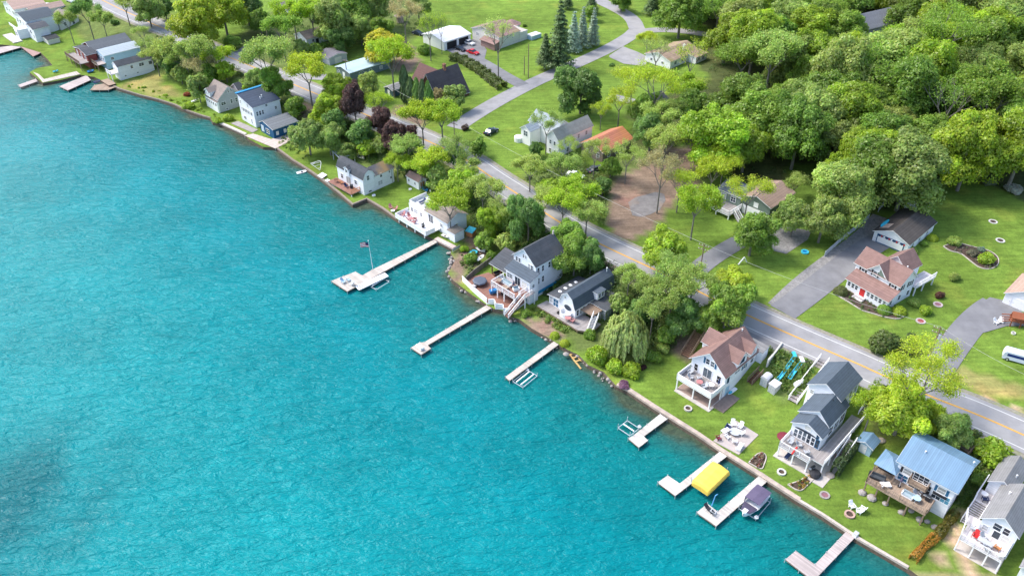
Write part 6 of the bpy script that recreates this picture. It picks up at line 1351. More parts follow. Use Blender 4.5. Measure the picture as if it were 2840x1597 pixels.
# flagpole
p = at(1034,746,.75); rt = empty('flagpole', p, 0, 'white flagpole with a striped flag standing on the longest dock', 'flagpole'); tp = Vector((-.25, 0, 7.2))
MB().tube((0, 0, 0), tp, .06, .035, 8).build('pole', M_whitep, rt); MB().lathe(tuple(tp), [(.02, 0), (.12, .08), (.12, .16), (.02, .22)], 8).build('finial', M_whitep, rt)
fl = MB(); st = MB(); bl = MB()
for i in range(7):
    for k in range(8):
        x0, x1 = -.3 - k*.22, -.3 - (k+1)*.22; f = lambda x: .12 * math.sin(x * 4); z1 = 6.9 - i*.17 - (.1 * k / 8); z0 = z1 - .17
        (bl if (i < 4 and k < 3) else (st if i % 2 == 0 else fl)).quad((x0, f(x0), z0), (x1, f(x1), z0), (x1, f(x1), z1), (x0, f(x0), z1))
cl = st.build('flag', M_redp, rt); fl.build('white_stripes', M_whitep, cl); bl.build('blue_canton', M_navyc, cl)
# ---------------------------------------------------------------- garden furniture kit
def chair_proto(m, name='garden_chair'):
    rt = empty(name, (0, 0, 0)); MB().slab([(-.3, -.35, .38), (.3, -.35, .38), (.3, .25, .3), (-.3, .25, .3)], .05).build('seat', m, rt)
    MB().add([(-.3, .22, .3), (.3, .22, .3), (.36, .62, 1.0), (0, .66, 1.1), (-.36, .62, 1.0), (-.3, .28, .28), (.3, .28, .28), (.36, .68, .98), (0, .72, 1.08), (-.36, .68, .98)], [(0,1,2,3,4), (9,8,7,6,5), (0,5,6,1), (1,6,7,2), (2,7,8,3), (3,8,9,4), (4,9,5,0)]).build('backrest', m, rt)
    for sx in (-1, 1):
        MB().box(sx*.38-.07, sx*.38+.07, -.38, .4, .55, .59).build('armrest', m, rt)
        MB().box(sx*.38-.03, sx*.38+.03, -.36, -.28, 0, .55).build('leg', m, rt); MB().box(sx*.38-.03, sx*.38+.03, .2, .3, 0, .55).build('leg', m, rt)
    return rt
PR = {}
def chair(loc, rz, m, label, group=None, sc=1.0):
    k = m.name
    if k not in PR: PR[k] = chair_proto(m); o = PR[k]; o.location = loc; o.rotation_euler = (0, 0, rz); o.scale = (sc, sc, sc)
    else: o = dup(PR[k], loc, rz, sc)
    if 'group' in o: del o['group']
    return tag(o, label, 'chair', group)
def table(loc, r, m, label, h=.72, rnd_=True, w=None, rz=0, name='garden_table'):
    rt = empty(name, loc, rz, label, 'table'); t = MB()
    if rnd_: t.lathe((0, 0, h), [(r, -.05), (r, 0)], 16)
    else: t.box(-r, r, -w/2, w/2, h-.05, h)
    t.build('table_top', m, rt)
    for sx, sy in ((-1,-1),(1,-1),(-1,1),(1,1)):
        k = .55 if rnd_ else .88; yy = (r if rnd_ else w/2) * k; MB().tube((sx*r*k, sy*yy, 0), (sx*r*k, sy*yy, h-.05), .03, .03, 5).build('leg', m, rt)
    return rt
def sofa(loc, rz, L, m, mc, label, name='outdoor_sofa'):
    rt = empty(name, loc, rz, label, 'sofa'); MB().box(-L/2, L/2, -.4, .4, .05, .32).build('base', m, rt); MB().box(-L/2+.05, L/2-.05, -.38, .25, .32, .46).build('cushion', mc, rt); MB().box(-L/2, L/2, .26, .42, .32, .85).build('backrest', mc, rt)
    for s in (-1, 1): MB().box(s*L/2-.08, s*L/2+.08, -.4, .4, .32, .62).build('armrest', m, rt)
    return rt
def lounger(loc, rz, m, label):
    rt = empty('sun_lounger', loc, rz, label, 'lounger'); MB().box(-.32, .32, -1.0, .35, .3, .38).build('seat', m, rt); MB().slab([(-.32, .35, .38), (.32, .35, .38), (.32, .95, .8), (-.32, .95, .8)], .07).build('backrest', m, rt)
    for x, y in ((-.28, -.9), (.28, -.9), (-.28, .3), (.28, .3)): MB().box(x-.03, x+.03, y-.03, y+.03, 0, .3).build('leg', M_whitep, rt)
    return rt
def grill(loc, rz, label):
    rt = empty('barbecue_grill', loc, rz, label, 'grill'); MB().box(-.35, .35, -.25, .25, .1, .8).build('cabinet', M_black, rt); m = MB(); m.tube((-.36, 0, .85), (.36, 0, .85), .26, .26, 10); m.build('lid', mat('dark_enamel', (.04, .045, .05), .3), rt); MB().box(-.75, -.36, -.2, .2, .76, .8).build('side_shelf', M_steel, rt); MB().bar((-.3, -.3, .95), (.3, -.3, .95), .04).build('handle', M_steel, rt); return rt
def ring(px, py, r, label, m=M_concrete, inner=M_soil, name='fire_pit', h=.28, world=None):
    p = world or G(px, py); rt = empty(name, p, 0, label, 'fire pit' if name == 'fire_pit' else 'planter'); MB().lathe((0, 0, 0), [(r, -.1), (r, h), (r*.66, h), (r*.66, .05)], 18).build('stone_ring', m, rt); MB().lathe((0, 0, 0), [(r*.65, -.1), (r*.65, .1)], 14).build('ash_bed', inner, rt); return rt
ring(1908,1134,.72,'round stone fire pit on the lawn in front of the white porch'); ring(2167,1310,.72,'round white stone fire pit near the arched-window house corner', mat('pale_stone', (.6,.58,.55), .9))
ring(2356,1427,.8,'brick-coloured round fire pit beside white lawn chairs', mat('pink_stone', (.45,.30,.25), .9)); 
ring(2754,615,.95,'upper of two white ringed holes on the big lawn', mat('pale_stone', (.6,.58,.55), .9), name='ground_ring', h=.1); ring(2774,667,.95,'lower of two white ringed holes on the big lawn', mat('pale_stone', (.6,.58,.55), .9), name='ground_ring', h=.1)
ring(2601,845,.9,'round flower planter below the small reddish tree', mat('pinkish_edging', (.45,.38,.38), .9), mat('pink_flowers', (.25,.12,.14), .9, amt=.5, sc=8), name='flower_ring', h=.15); ring(2553,891,.9,'round red flower planter nearest the road on the big lawn', mat('pinkish_edging', (.4,.3,.3), .9), mat('red_flowers', (.30,.05,.05), .9, amt=.5, sc=8), name='flower_ring', h=.15)
ring(2287,1373,.8,'round flower bed with mixed blooms on the lawn of the blue-roofed house', M_stone, mat('pink_flowers', (.25,.12,.14), .9), name='flower_ring', h=.18)
ring(2232,700,.8,'blue ring lying on the shaded lawn', M_cyan, M_bluep, name='blue_ring', h=.3)
# patio with chair circle
W_ = [at(x, y, .9) for x, y in ((2041,1165),(2104,1205),(2049,1260),(1978,1222))]; o = MB().slab([tuple(p) for p in W_], .5).build('patio', mat('pinkish_paving', (.42,.37,.35), .9, amt=.12, sc=1)); tag(o, 'square pinkish paved patio with a ring of white chairs', 'patio')
c0 = at(2038,1201,.9); table(c0, .95, M_greysid, 'round grey table in the middle of the patio chairs', .45)
for i, (x, y, lb) in enumerate(((2021,1212,'white patio chair on the lake side of the round grey table'),(2037,1222,'white patio chair nearest the camera at the round grey table'),(2050,1204,'white patio chair on the right side of the round grey table'),(2049,1189,'white patio chair on the far right of the round grey table'),(2034,1184,'white patio chair on the far side of the round grey table'))):
    p = at(x, y, .9); d = p - c0; p = c0 + d * 1.25; chair(p, math.atan2(d.y, d.x) - math.pi/2, M_whitep, lb, 'white chairs around the patio table')
table(at(2011,1200,.9), .75, M_whitep, 'white side table at the left corner of the patio', .7, False, .9, .6); chair(at(1992,1218,.9), 1.8, M_maroon, 'dark red chair at the lake corner of the patio'); sofa(at(2051,1243,.9), -2.2, 1.5, M_whitep, M_whitep, 'white bench at the near right edge of the patio', 'garden_bench')
sofa(at(2018,1190,.9), 1.0, 1.3, M_whitep, M_navyc, 'navy cushioned seat at the left of the patio')
for (x, y, a, lb) in ((2362,1407,.3,'white lawn chair nearest the shrub side by the brick fire pit'),(2380,1421,-1.9,'white lawn chair in front of the pair by the brick fire pit'),(2389,1414,-2.4,'white lawn chair at the back of the pair by the brick fire pit')): chair(G(x, y), a, M_whitep, lb)
def umbrella(loc, m, label, closed=True, h=2.3):
    rt = empty('parasol', loc, 0, label, 'parasol'); MB().tube((0,0,0), (0,0,h), .03).build('pole', M_whitep, rt)
    (MB().lathe((0,0,h-1.3), [(.08,0),(.22,.3),(.1,1.0),(.02,1.3)], 10) if closed else MB().lathe((0,0,h-.1), [(1.2,-.35),(1.22,-.3),(.02,.12)], 10)).build('canopy', m, rt); MB().lathe((0,0,0), [(.25,0),(.25,.08)], 10).build('base', M_black, rt); return rt
umbrella(G(2171,1226), M_maroon, 'maroon parasol at the left of the arched-window house', False, 1.7)
def hp(h, x, y, z): return h.W(x, y, z)
for i, (x, y) in enumerate(((.6, 2.6), (1.6, 1.5), (2.7, 2.4), (4.6, 1.2))): chair(hp(H1, x, y, 2.76), H1.a + 2.0 * i, M_greysid, ['grey chair at the left end of the white balcony','grey chair second from left on the white balcony','grey chair before the balcony door','grey chair near the right railing of the white balcony'][i])
table(hp(H1, 3.5, 1.3, 2.76), .6, M_pinkc, 'round table on the white balcony'); table(hp(H1, 5.3, 2.2, 2.76), .55, M_whitep, 'white round table at the right end of the white balcony'); umbrella(hp(H1, 6.3, 2.9, 2.76), M_navyc, 'closed navy parasol on the white balcony')
m = empty('paddle_board', H1.W(7.35, 7.0, .5), H1.a, 'blue and white paddle board leaning on the side wall of the porch house', 'paddle board'); MB().lathe((0,0,0), [(.02,-.05),(.38,-.02),(.38,.05),(.02,.08)], 14, 5.0).build('board', M_whitep, m); MB().lathe((0,-1.2,.09), [(.02,0),(.26,.0),(.26,.02)], 10, 2.0).build('deck_pad', M_cyan, m)
# furniture on the tall white house decks
X = lambda x, y, z: H6.W(*H6.P(x, y, z), z)
sofa(X(1405,788,3.06), H6.a, 2.6, M_whitep, mat('pale_blue_cushion', (.30,.38,.42), .8), 'long pale cushioned sofa on the upper deck'); sofa(X(1431,805,3.06), H6.a + 1.2, 1.2, M_whitep, mat('pale_blue_cushion', (.3,.38,.42), .8), 'short cushioned seat at the right end of the upper deck')
table(X(1384,784,3.06), .55, M_decktan, 'tan table at the left end of the upper deck'); table(X(1402,800,3.06), .7, M_decktan, 'tan coffee table on the upper deck', .45, False, .8, H6.a); chair(X(1395,775,3.06), 1.0, M_greysid, 'grey chair at the left end of the upper deck'); umbrella(X(1425,802,3.06), M_navyc, 'closed navy parasol on the upper deck')
p = X(1331,787,.5); rt = empty('hot_tub', p, H6.a, 'dark slate covered hot tub on the red-brown deck', 'hot tub'); MB().lathe((0,0,0), [(1.35,0),(1.4,.85)], 8).build('tub', M_brownwood, rt); MB().lathe((0,0,.86), [(1.55,-.25),(1.55,.02),(1.3,.14),(.02,.17)], 8).build('cover', M_cover, rt); MB().box(-.4,.4,-1.9,-1.4,0,.45).build('step', M_deckwhite, rt)
p = X(1370,812,.6); rt = empty('blue_kayak', p, H6.a + 1.1, 'bright blue plastic kayak upright under the upper deck', 'kayak'); hull(MB(), 1.9, 1.1, .1, .8).build('hull', M_bluep, rt)
grill(X(1394,818,.5), H6.a, 'black grill under the upper deck'); sofa(X(1380,762,.5), H6.a + 1.4, 1.8, M_brownwood, M_black, 'dark sofa under the side roof of the tall white house')
for i, (x, y, c_) in enumerate(((1.0, 1.2, M_pinkc), (2.6, 1.9, M_pinkc), (3.6, .9, M_pinkc), (4.4, 2.2, M_pinkc), (5.4, 1.0, M_pinkc))): chair(hp(H8, x, y, 1.06), H8.a + i * 1.3, c_, ['faded red deck chair nearest the steps of the white waterside deck','faded red deck chair second from the left on the waterside deck','faded red deck chair in the middle of the waterside deck','faded red deck chair by the wall of the waterside deck','faded red deck chair rightmost on the waterside deck'][i])
table(hp(H8, 4.3, 1.3, 1.06), .6, M_pinkc, 'faded red round table on the waterside deck'); grill(hp(H8, 8.3, 1.4, 1.06), 1, 'dark grill on the white waterside deck'); table(hp(H8, 10.0, 1.6, 1.06), .5, M_whitep, 'white table at the right end of the waterside deck')
for i, (x, y) in enumerate(((2.0, 6.5), (4.0, 5.6), (5.2, 7.2))): lounger(hp(H8, x, y, 2.98), H8.a + .5 * i, [M_navyc, M_greysid, M_navyc][i], ['dark lounger on the flat roof terrace, left','grey lounger on the flat roof terrace, middle','dark lounger on the flat roof terrace, right'][i])
for (x, y, a, lb) in ((1084,579,.4,'faded red lawn chair by the seawall, left of the low table'),(1096,583,-1.2,'faded red lawn chair by the seawall, right of the low table')): chair(G(x, y), a, M_pinkc, lb)
table(G(1090,588), .5, M_whitep, 'low white table between two red lawn chairs at the seawall', .45)
# gambrel cottage deck, grey deck, blue-roof deck, corner deck
chair(hp(H9, -7.2, -1.2, .86), 2, M_orange, 'orange chair in the middle of the pinkish cottage deck'); table(hp(H9, -8.8, -1.5, .86), .6, M_brownwood, 'red-brown round table at the far end of the cottage deck'); grill(hp(H9, -3.4, -.8, .86), 0, 'covered grill by the cottage wall'); chair(hp(H9, -4.6, -1.4, .86), 1, M_navyc, 'dark blue chair by the cottage wall')
table(hp(H7, 3.1, -1.8, .95), .65, M_pinkc, 'round table with pinkish top on the big grey deck'); chair(hp(H7, 4.1, -1.5, .95), 4, M_pinkc, 'pinkish chair beside the round table on the big grey deck'); ring(0, 0, .35, 'small dark fire bowl on the big grey deck', M_black, M_soil, world=hp(H7, .2, -1.4, .93))
sofa(hp(H3, -9.9, .9, 2.66), H3.a, 2.2, M_black, mat('patterned_cushion', (.10,.11,.15), .8, amt=.6, sc=8), 'patterned sofa under the blue pavilion roof'); sofa(hp(H3, -10.2, -1.8, 2.66), H3.a + .2, 2.4, M_black, mat('charcoal_cushion', (.06,.07,.08), .8), 'charcoal sofa on the open end of the long raised deck'); table(hp(H3, -8.6, -2.3, 2.66), .75, M_whitep, 'white low table at the left end of the long raised deck', .4, False, 1.0)
sofa(hp(H3, -5.3, -2.0, 2.66), H3.a, 1.6, M_whitep, mat('pale_blue_cushion', (.3,.38,.42), .8), 'pale blue seat in the middle of the long raised deck'); table(hp(H3, -4.0, -1.9, 2.66), .6, M_bluesid, 'blue round table on the long raised deck'); chair(hp(H3, -4.3, -1.0, 2.66), .5, M_greysid, 'grey chair behind the blue round table'); grill(hp(H3, -2.8, -.6, 2.66), H3.a, 'black grill at the right end of the long raised deck'); umbrella(hp(H3, -7.0, -.9, 2.66), M_purple, 'closed violet parasol on the long raised deck')
table(hp(H4, 2.6, 1.0, 2.76), 1.0, M_greysid, 'grey dining table on the corner house deck', .7, False, .9, H4.a)
for i, (x, y, m_) in enumerate(((1.2, 1.4, M_redp), (2.2, 1.8, M_greysid), (3.2, .3, M_greysid), (4.2, 1.4, M_orange), (4.9, .4, M_whitep), (.4, 2.6, M_greysid))): chair(hp(H4, x, y, 2.76), H4.a + i, m_, ['red chair on the corner house deck','grey chair behind the dining table of the corner house','grey chair in front of the dining table of the corner house','orange chair on the corner house deck','white chair at the right end of the corner house deck','grey chair by the left railing of the corner house deck'][i])
table(hp(H4, -.6, 10, 2.76), .5, M_whitep, 'small white table on the stair landing of the corner house'); chair(hp(H4, -.2, 9.3, 2.76), 3, M_navyc, 'dark chair on the stair landing of the corner house'); grill(hp(H2, 5.9, 1.0, .16), .5, 'black grill beside the porch of the arched-window house')
for i, (x, y) in enumerate(((1.2, 1.5), (2.6, 2.0), (4.2, 1.3))): chair(hp(H2, x, y, 2.61), H2.a + i * 2, M_greysid, ['grey chair at the left of the arched-window house deck','grey chair in the middle of the arched-window house deck','grey chair at the right of the arched-window house deck'][i])
lounger(hp(H2, 1.6, 1.2, .16), H2.a, M_navyc, 'navy lounger under the front deck of the arched-window house'); p = H2.W(6.7, .4, .12); rt = empty('covered_grill', p, 0, 'round black covered fire table beside the arched-window house', 'fire table'); MB().lathe((0,0,0), [(.8,0),(.95,.5),(.7,.85),(.05,.95)], 12).build('cover', M_black, rt)
for i, (x, y, r_) in enumerate(((2391,1367,.75),(2417,1382,.8),(2455,1397,.55),(2500,1421,.65),(2526,1417,.55),(2549,1442,.6),(2571,1447,.5),(2592,1462,.6))): rock(x, y, r_, ['leftmost boulder at the foot of the long raised deck','second boulder from the left under the long raised deck edge','third boulder from the left under the long raised deck edge','fourth boulder from the left under the long raised deck edge','fifth boulder from the left, set back under the raised deck','sixth boulder from the left near the deck corner','seventh boulder from the left near the deck corner','boulder nearest the flower hedge at the blue-roofed house'][i])
rock(2302,1318,.7,'tan boulder at the lake end of the clipped evergreen hedge', m=M_wallcap); rock(1570,983,.6,'pale flat rock at the head of the narrow dock'); rock(2443,1222,.8,'brown boulder above the small blue-roofed shed', m=M_wallcap)
# ---------------------------------------------------------------- kayaks, slides, rafts
def kayak(a, b, w, m, label, z=.25, name='kayak', cat='kayak'):
    A, B = G(*a), G(*b); d = B - A; rt = empty(name, ((A.x+B.x)/2, (A.y+B.y)/2, (A.z+B.z)/2 + z), math.atan2(d.y, d.x), label, cat); rt.rotation_euler[1] = -math.atan2(d.z, d.to_2d().length); hull(MB(), d.length, w, 0, .3).build('hull', m, rt); MB().lathe((0, 0, .3), [(.02, 0), (w*.3, .0), (w*.3, .03)], 10).build('cockpit', M_black, rt); return rt
def slide(pts, w, m, label, tip=None):
    P = [G(x, y) + Vector((0, 0, .35)) for x, y in pts]; o0 = P[0].copy(); rt = empty('water_slide', o0, 0, label, 'slide'); mb = MB()
    for p, q in zip(P[:-1], P[1:]):
        p, q = p - o0, q - o0; d = (q - p).normalized(); n = Vector((-d.y, d.x, 0)).normalized() * w / 2; u = Vector((0, 0, .22)); mb.slab([tuple(p - n), tuple(q - n), tuple(q + n), tuple(p + n)], .06)
        for s in (-1, 1): mb.bar(p + n * s + u * .5, q + n * s + u * .5, .08, .25)
    mb.build('channel', m, rt); q = MB(); e = P[-1] - o0; q.box(e.x-w*.5, e.x+w*.6, e.y-.3, e.y+1.2, e.z-.3, e.z+.35); q.build('platform', tip or m, rt); return rt
slide([(2153,1061),(2165,1048),(2182,1024),(2203,994)], .55, M_cyan, 'left turquoise slide lying on the weedy slope'); slide([(2188,1055),(2198,1040),(2215,1018),(2224,1008)], .6, M_cyan, 'right turquoise slide with a white top on the weedy slope', M_whitep)
kayak((2318,1276),(2338,1248), .7, M_redp, 'red kayak leaning by the evergreen hedge'); kayak((1172,522),(1186,534), 1.2, M_bluep, 'blue rowing boat behind the small white shed', name='rowing_boat', cat='boat'); kayak((905,503),(925,514), 1.0, M_whitep, 'white rowing boat on the seawall of the gambrel cottage', name='rowing_boat', cat='boat'); kayak((922,514),(941,523), .8, M_greysid, 'grey canoe beside the white rowing boat on the seawall', name='canoe', cat='canoe'); kayak((988,432),(1011,444), 1.6, M_cream, 'upturned pale boat behind the gambrel cottage', name='rowing_boat', cat='boat')
kayak((1304,702),(1324,707), 1.6, M_cyan, 'turquoise raft on the rocky point', name='raft', cat='raft'); kayak((1325,690),(1345,703), 1.5, M_whitep, 'whitish old boat stored on the rocky point', name='rowing_boat', cat='boat'); kayak((1332,684),(1352,694), 1.2, M_cream, 'cream boat stored behind the whitish old boat', name='rowing_boat', cat='boat'); kayak((1325,733),(1342,721), .9, M_whitep, 'white canoe on the dark fence by the hot tub deck', name='canoe', cat='canoe', z=1.0)
kayak((532,286),(552,280), .8, M_whitep, 'white canoe on the grass below the grey gabled house', name='canoe', cat='canoe'); kayak((1225,655),(1245,664), .8, M_cream, 'cream paddle boat on the grass by the flag dock', name='rowing_boat', cat='boat'); kayak((243,203),(262,200), 1.6, M_bluep, 'blue covered boat beside the wide double dock', name='rowing_boat', cat='boat'); kayak((262,232),(278,226), 1.8, M_navyc, 'dark blue boat at the crooked brown platform', z=.1, name='rowing_boat', cat='boat')
kayak((822,474),(851,468), 1.3, M_whitep, 'white dinghy moored at the seawall of the gambrel cottage', z=-.9, name='dinghy', cat='boat'); kayak((148,203),(163,200), .9, M_cyan, 'pale turquoise kayak on the grass jetty'); kayak((120,14),(150,16), 2.2, M_whitep, 'white boat parked on the lawn at the top left', name='parked_boat', cat='boat')
p = G(2215,1066); rt = empty('pale_tank', p, .6, 'white cylindrical tank lying at the slope foot', 'tank'); MB().tube((-1, 0, .45), (1, 0, .45), .45, .45, 12).build('tank', M_whitep, rt)
# ---------------------------------------------------------------- stairs, walls, fences, sheds
def stairway(a, b, w, label, m, rm, up=.15, rail=True):
    A, B = G(*a), G(*b); d = B - A; an = math.atan2(d.y, d.x); rt = empty('outdoor_staircase', A, an, label, 'stairs'); h = House.__new__(House); h.root = rt; L = d.to_2d().length
    q = h.stairs((0, 0, .25), (L, 0, d.z + up + .3), w, m, rails=False, name='flight')
    if rail:
        for s in (-1, 1): h.rail([(0, s*w/2, .25), (L, s*w/2, d.z + up + .3)], .95, rm, gap=.25)
    return rt
stairway((2197,1116),(2284,1003), 1.6, 'long white staircase climbing the slope beside the arched-window house', M_deckgrey, M_trim); stairway((1900,990),(1938,934), 1.8, 'brown wooden staircase left of the porch house', mat('tan_brown_steps', (.30,.17,.11), .85, amt=.2), M_wood, .6); stairway((2666,1262),(2696,1232), 1.5, 'dark wooden steps behind the blue metal roof house', M_wood, M_wood)
stairway((2078,1065),(2108,1036), 1.0, 'small brown steps at the side terrace of the porch house', M_brownwood, M_wood) 
def wall(px, h, t, label, m, name='retaining_wall', cat='wall', zb=-.5, level=None):
    P = [G(x, y) for x, y in px]; o0 = P[0].copy(); mb = MB()
    for p, q in zip(P[:-1], P[1:]):
        d = (q - p); d.z = 0; n = Vector((-d.y, d.x, 0)).normalized() * t / 2; A = p - o0; B = q - o0; zt0 = A.z + h if level is None else level - o0.z; zt1 = B.z + h if level is None else level - o0.z; v = []
        for r_, zt in ((A, zt0), (B, zt1)): v += [(r_.x-n.x, r_.y-n.y, r_.z+zb), (r_.x+n.x, r_.y+n.y, r_.z+zb), (r_.x+n.x, r_.y+n.y, zt), (r_.x-n.x, r_.y-n.y, zt)]
        mb.add(v, [(0,1,2,3), (7,6,5,4), (0,3,7,4), (1,5,6,2), (3,2,6,7), (0,4,5,1)])
    o = mb.build(name, m); o.location = o0; return tag(o, label, cat)
wall([(2126,1018),(2148,985),(2168,954)], .3, .3, 'cream sloping retaining wall between porch house and weedy slope', M_cream, level=5.5)
wall([(1294,782),(1318,760),(1361,728)], 1.4, .15, 'grey wooden fence behind the hot tub', mat('grey_fence_boards', (.20,.18,.16), .9, 'plank', step=.3), 'wooden_fence', 'fence')
def fence(px, h, label, m, pm=None, bay=2.2, name='panel_fence'):
    P = dens([G(x, y) for x, y in px], bay); o0 = P[0].copy(); rt = empty(name, o0, 0, label, 'fence')
    for p, q in zip(P[:-1], P[1:]):
        a, b = p - o0, q - o0; mb = MB(); u = Vector((0, 0, 1)); mb.bar(a + u*(h/2+.1), b + u*(h/2+.1), .05, h-.1); mb.build('panel', m, rt); MB().bar(a, a + u*(h+.15), .12).build('post', pm or m, rt)
    return rt
fence([(2286,712),(2330,672),(2370,640),(2409,607)], 1.3, 'pale grey panel fence along the gravel drive', mat('pale_grey_vinyl', (.42,.46,.50), .6)); fence([(2435,588),(2470,545),(2490,520)], 1.1, 'grey fence under the trees behind the bunting garage', M_greysid)
fence([(1256,700),(1275,688)], .8, 'small grey fence beside the flag dock landing', M_greysid, name='low_fence')
for (a, b, lb, arch) in (((2106,1066),(2124,1076),'arched top plastic storage shed, left of the pair',1), ((2128,1084),(2146,1096),'flat top plastic storage shed, right of the pair',0)):
    A, B = G(*a), G(*b); d = B - A; L = d.to_2d().length; rt = empty('storage_shed', A, math.atan2(d.y, d.x), lb, 'shed'); PS = mat('pale_grey_resin', (.55,.55,.57), .5); MB().box(0, L, 0, 1.6, -.2, 1.7).build('body', PS, rt)
    if arch: m = MB(); pr = [(L/2 + (L/2+.1) * math.cos(t), 1.7 + .5 * math.sin(t)) for t in np.linspace(0, math.pi, 8)]; [m.quad((x0, -.1, z0), (x1, -.1, z1), (x1, 1.7, z1), (x0, 1.7, z0)) for (x0, z0), (x1, z1) in zip(pr[:-1], pr[1:])]; m.quad(*[(x, -.1, z) for x, z in pr]); m.quad(*[(x, 1.7, z) for x, z in pr[::-1]]); m.build('lid', PS, rt)
    else: MB().slab([(-.1, -.1, 1.82), (L+.1, -.1, 1.82), (L+.1, 1.7, 1.95), (-.1, 1.7, 1.95)], .1).build('lid', PS, rt)
    for k in (0, 1): MB().box(.12 + k*L/2, L/2 - .06 + k*L/2, -.04, -.0, .05, 1.5).build('door', M_greysid, rt)
# pergola and arbour
A, B = at(921,428,2.4), at(941,447,2.4); d = B - A; an = math.atan2(d.y, d.x); rt = empty('pergola', (A.x, A.y, hz(A.x, A.y)), an, 'blue-grey slatted pergola on the lawn under grey-green trees', 'pergola'); L = d.length; Wd = 4.6
for x in (.2, L-.2):
    for y in (.2, Wd-.2): MB().box(x-.1, x+.1, y-.1, y+.1, -.3, 2.4).build('post', M_greysid, rt)
m = MB(); [m.box(-.1, L+.1, y, y+.32, 2.45, 2.53) for y in np.arange(0, Wd, .62)]; m.build('roof_slats', mat('slat_grey', (.26,.30,.34), .7), rt); m = MB(); m.box(0, .12, 0, Wd, 2.3, 2.45); m.box(L-.12, L, 0, Wd, 2.3, 2.45); m.build('beams', M_greysid, rt)
p = G(878,466); rt = empty('garden_arbour', p, .6, 'white ribbed boat-shaped arbour beside the seawall', 'arbour')
for s in (-1, 1):
    m = MB(); pts = [Vector((s * 1.3 * math.sin(t), -2.2 + 4.4 * t / math.pi, .3 + 1.3 * math.sin(t))) for t in np.linspace(0, math.pi, 9)]; [m.tube(a, b, .05, .05, 5) for a, b in zip(pts[:-1], pts[1:])]; m.build('curved_rail', M_whitep, rt)
m = MB(); [m.bar((-1.3*math.sin(t), -2.2+4.4*t/math.pi, .3+1.3*math.sin(t)), (1.3*math.sin(t), -2.2+4.4*t/math.pi, .3+1.3*math.sin(t)), .05) for t in np.linspace(.3, 2.8, 6)]; m.build('rungs', M_whitep, rt)
p = G(1306,652); rt = empty('playhouse', p, R(-30), 'small orange playhouse with turquoise lid on the shaded yard', 'playhouse'); MB().box(-.9, .9, -.8, .8, 0, 1.2).build('body', M_orange, rt); MB().slab([(-1, -.9, 1.3), (1, -.9, 1.3), (1, .9, 1.7), (-1, .9, 1.7)], .1).build('roof', M_cyan, rt)
A, B = at(1580,984,.15), at(1611,1024,.05); d = B - A; rt = empty('swim_ladder_frame', A, math.atan2(d.y, d.x), 'yellow wooden ladder frame lying half in the water', 'wooden frame'); m = MB(); YW = mat('yellow_wood', (.55,.36,.14), .8, amt=.2)
m.bar((0, 0, .1), (d.length, 0, .05), .3, .1); m.bar((0, 1.1, .1), (2.6, 1.1, .1), .3, .1); [m.bar((x, 0, .16), (x, 1.1, .16), .3, .08) for x in (.1, 1.2, 2.3)]; m.build('rails', YW, rt)
# dock things
chair(at(953,784,.8), 1.0, M_bluesid, 'pale blue chair on the head of the longest dock, left one'); chair(at(967,779,.8), 2.2, M_bluesid, 'pale blue chair on the head of the longest dock, right one'); chair(at(976,790,.8), 4.2, M_whitep, 'white chair on the head of the longest dock'); sofa(at(1166,966,.8), 2.3, 1.4, M_whitep, M_whitep, 'white bench on the square end of the long straight dock', 'dock_bench')
lounger(at(1966,1415,.8), .6, M_black, 'dark lounger on the end of the white dock by the violet boat'); chair(at(1978,1423,.8), 2.4, M_greysid, 'grey chair on the end of the white dock by the violet boat')
p = at(1974,1402,.8); rt = empty('water_hoist', p, 0, 'blue inflatable slide tube standing at the white dock end', 'hoist'); m = MB(); m.tube((0, 0, 0), (.3, .2, 2.2), .1, .07); m.tube((.3, .2, 2.2), (.6, .1, 2.6), .08, .05); m.build('tube', mat('light_blue_vinyl', (.12,.38,.70), .4), rt)
p = at(2372,1484,.8); rt = empty('dock_box', p, .7, 'small white box at the seawall end of the pinkish dock', 'box'); MB().box(-.4, .4, -.3, .3, -.2, .5).build('box', M_whitep, rt); MB().box(-.42, .42, -.32, .32, .5, .56).build('lid', M_greysid, rt)
# ---------------------------------------------------------------- utility poles and wires
def pole(px, py, h, label, arms=2, lean=(0, 0), lamp=False, trans=False, name='utility_pole', m=None):
    p = G(px, py); rt = empty(name, p, R(-35), label, 'utility pole'); t = Vector((lean[0], lean[1], h)); MB().tube((0, 0, -.3), t, .15, .1, 8).build('pole', m or M_wood, rt)
    for k in range(arms):
        z = h - .5 - k * .9; MB().bar((-1.1, 0, z), (1.1, 0, z), .1, .12).build('crossarm', M_wood, rt)
        q = MB(); [q.tube((x, 0, z+.06), (x, 0, z+.25), .05, .04, 6) for x in (-1, -.4, .4, 1)]; q.build('insulators', M_whitep, rt)
    if trans: MB().tube((.35, .1, h-2.6), (.35, .1, h-1.7), .25, .25, 10).build('transformer', M_steel, rt)
    if lamp: q = MB(); q.bar((0, 0, h), (1.2, -.9, h+.3), .08); q.lathe((1.3, -1, h+.2), [(.05, -.08), (.3, -.05), (.2, .12)], 8); q.build('lamp_arm', M_whitep, rt)
    return p + Vector((0, 0, h))
ZT = 8.4
t1 = pole(1262,412,ZT,'utility pole at the roadside near the side road mouth'); t2 = pole(1938,772,ZT,'utility pole hidden among trees on the far roadside'); t3 = pole(2570,1008,ZT,'utility pole with transformer beside the right driveway',2,trans=True); t4 = pole(2990,1230,ZT,'utility pole beyond the right edge of the photo')
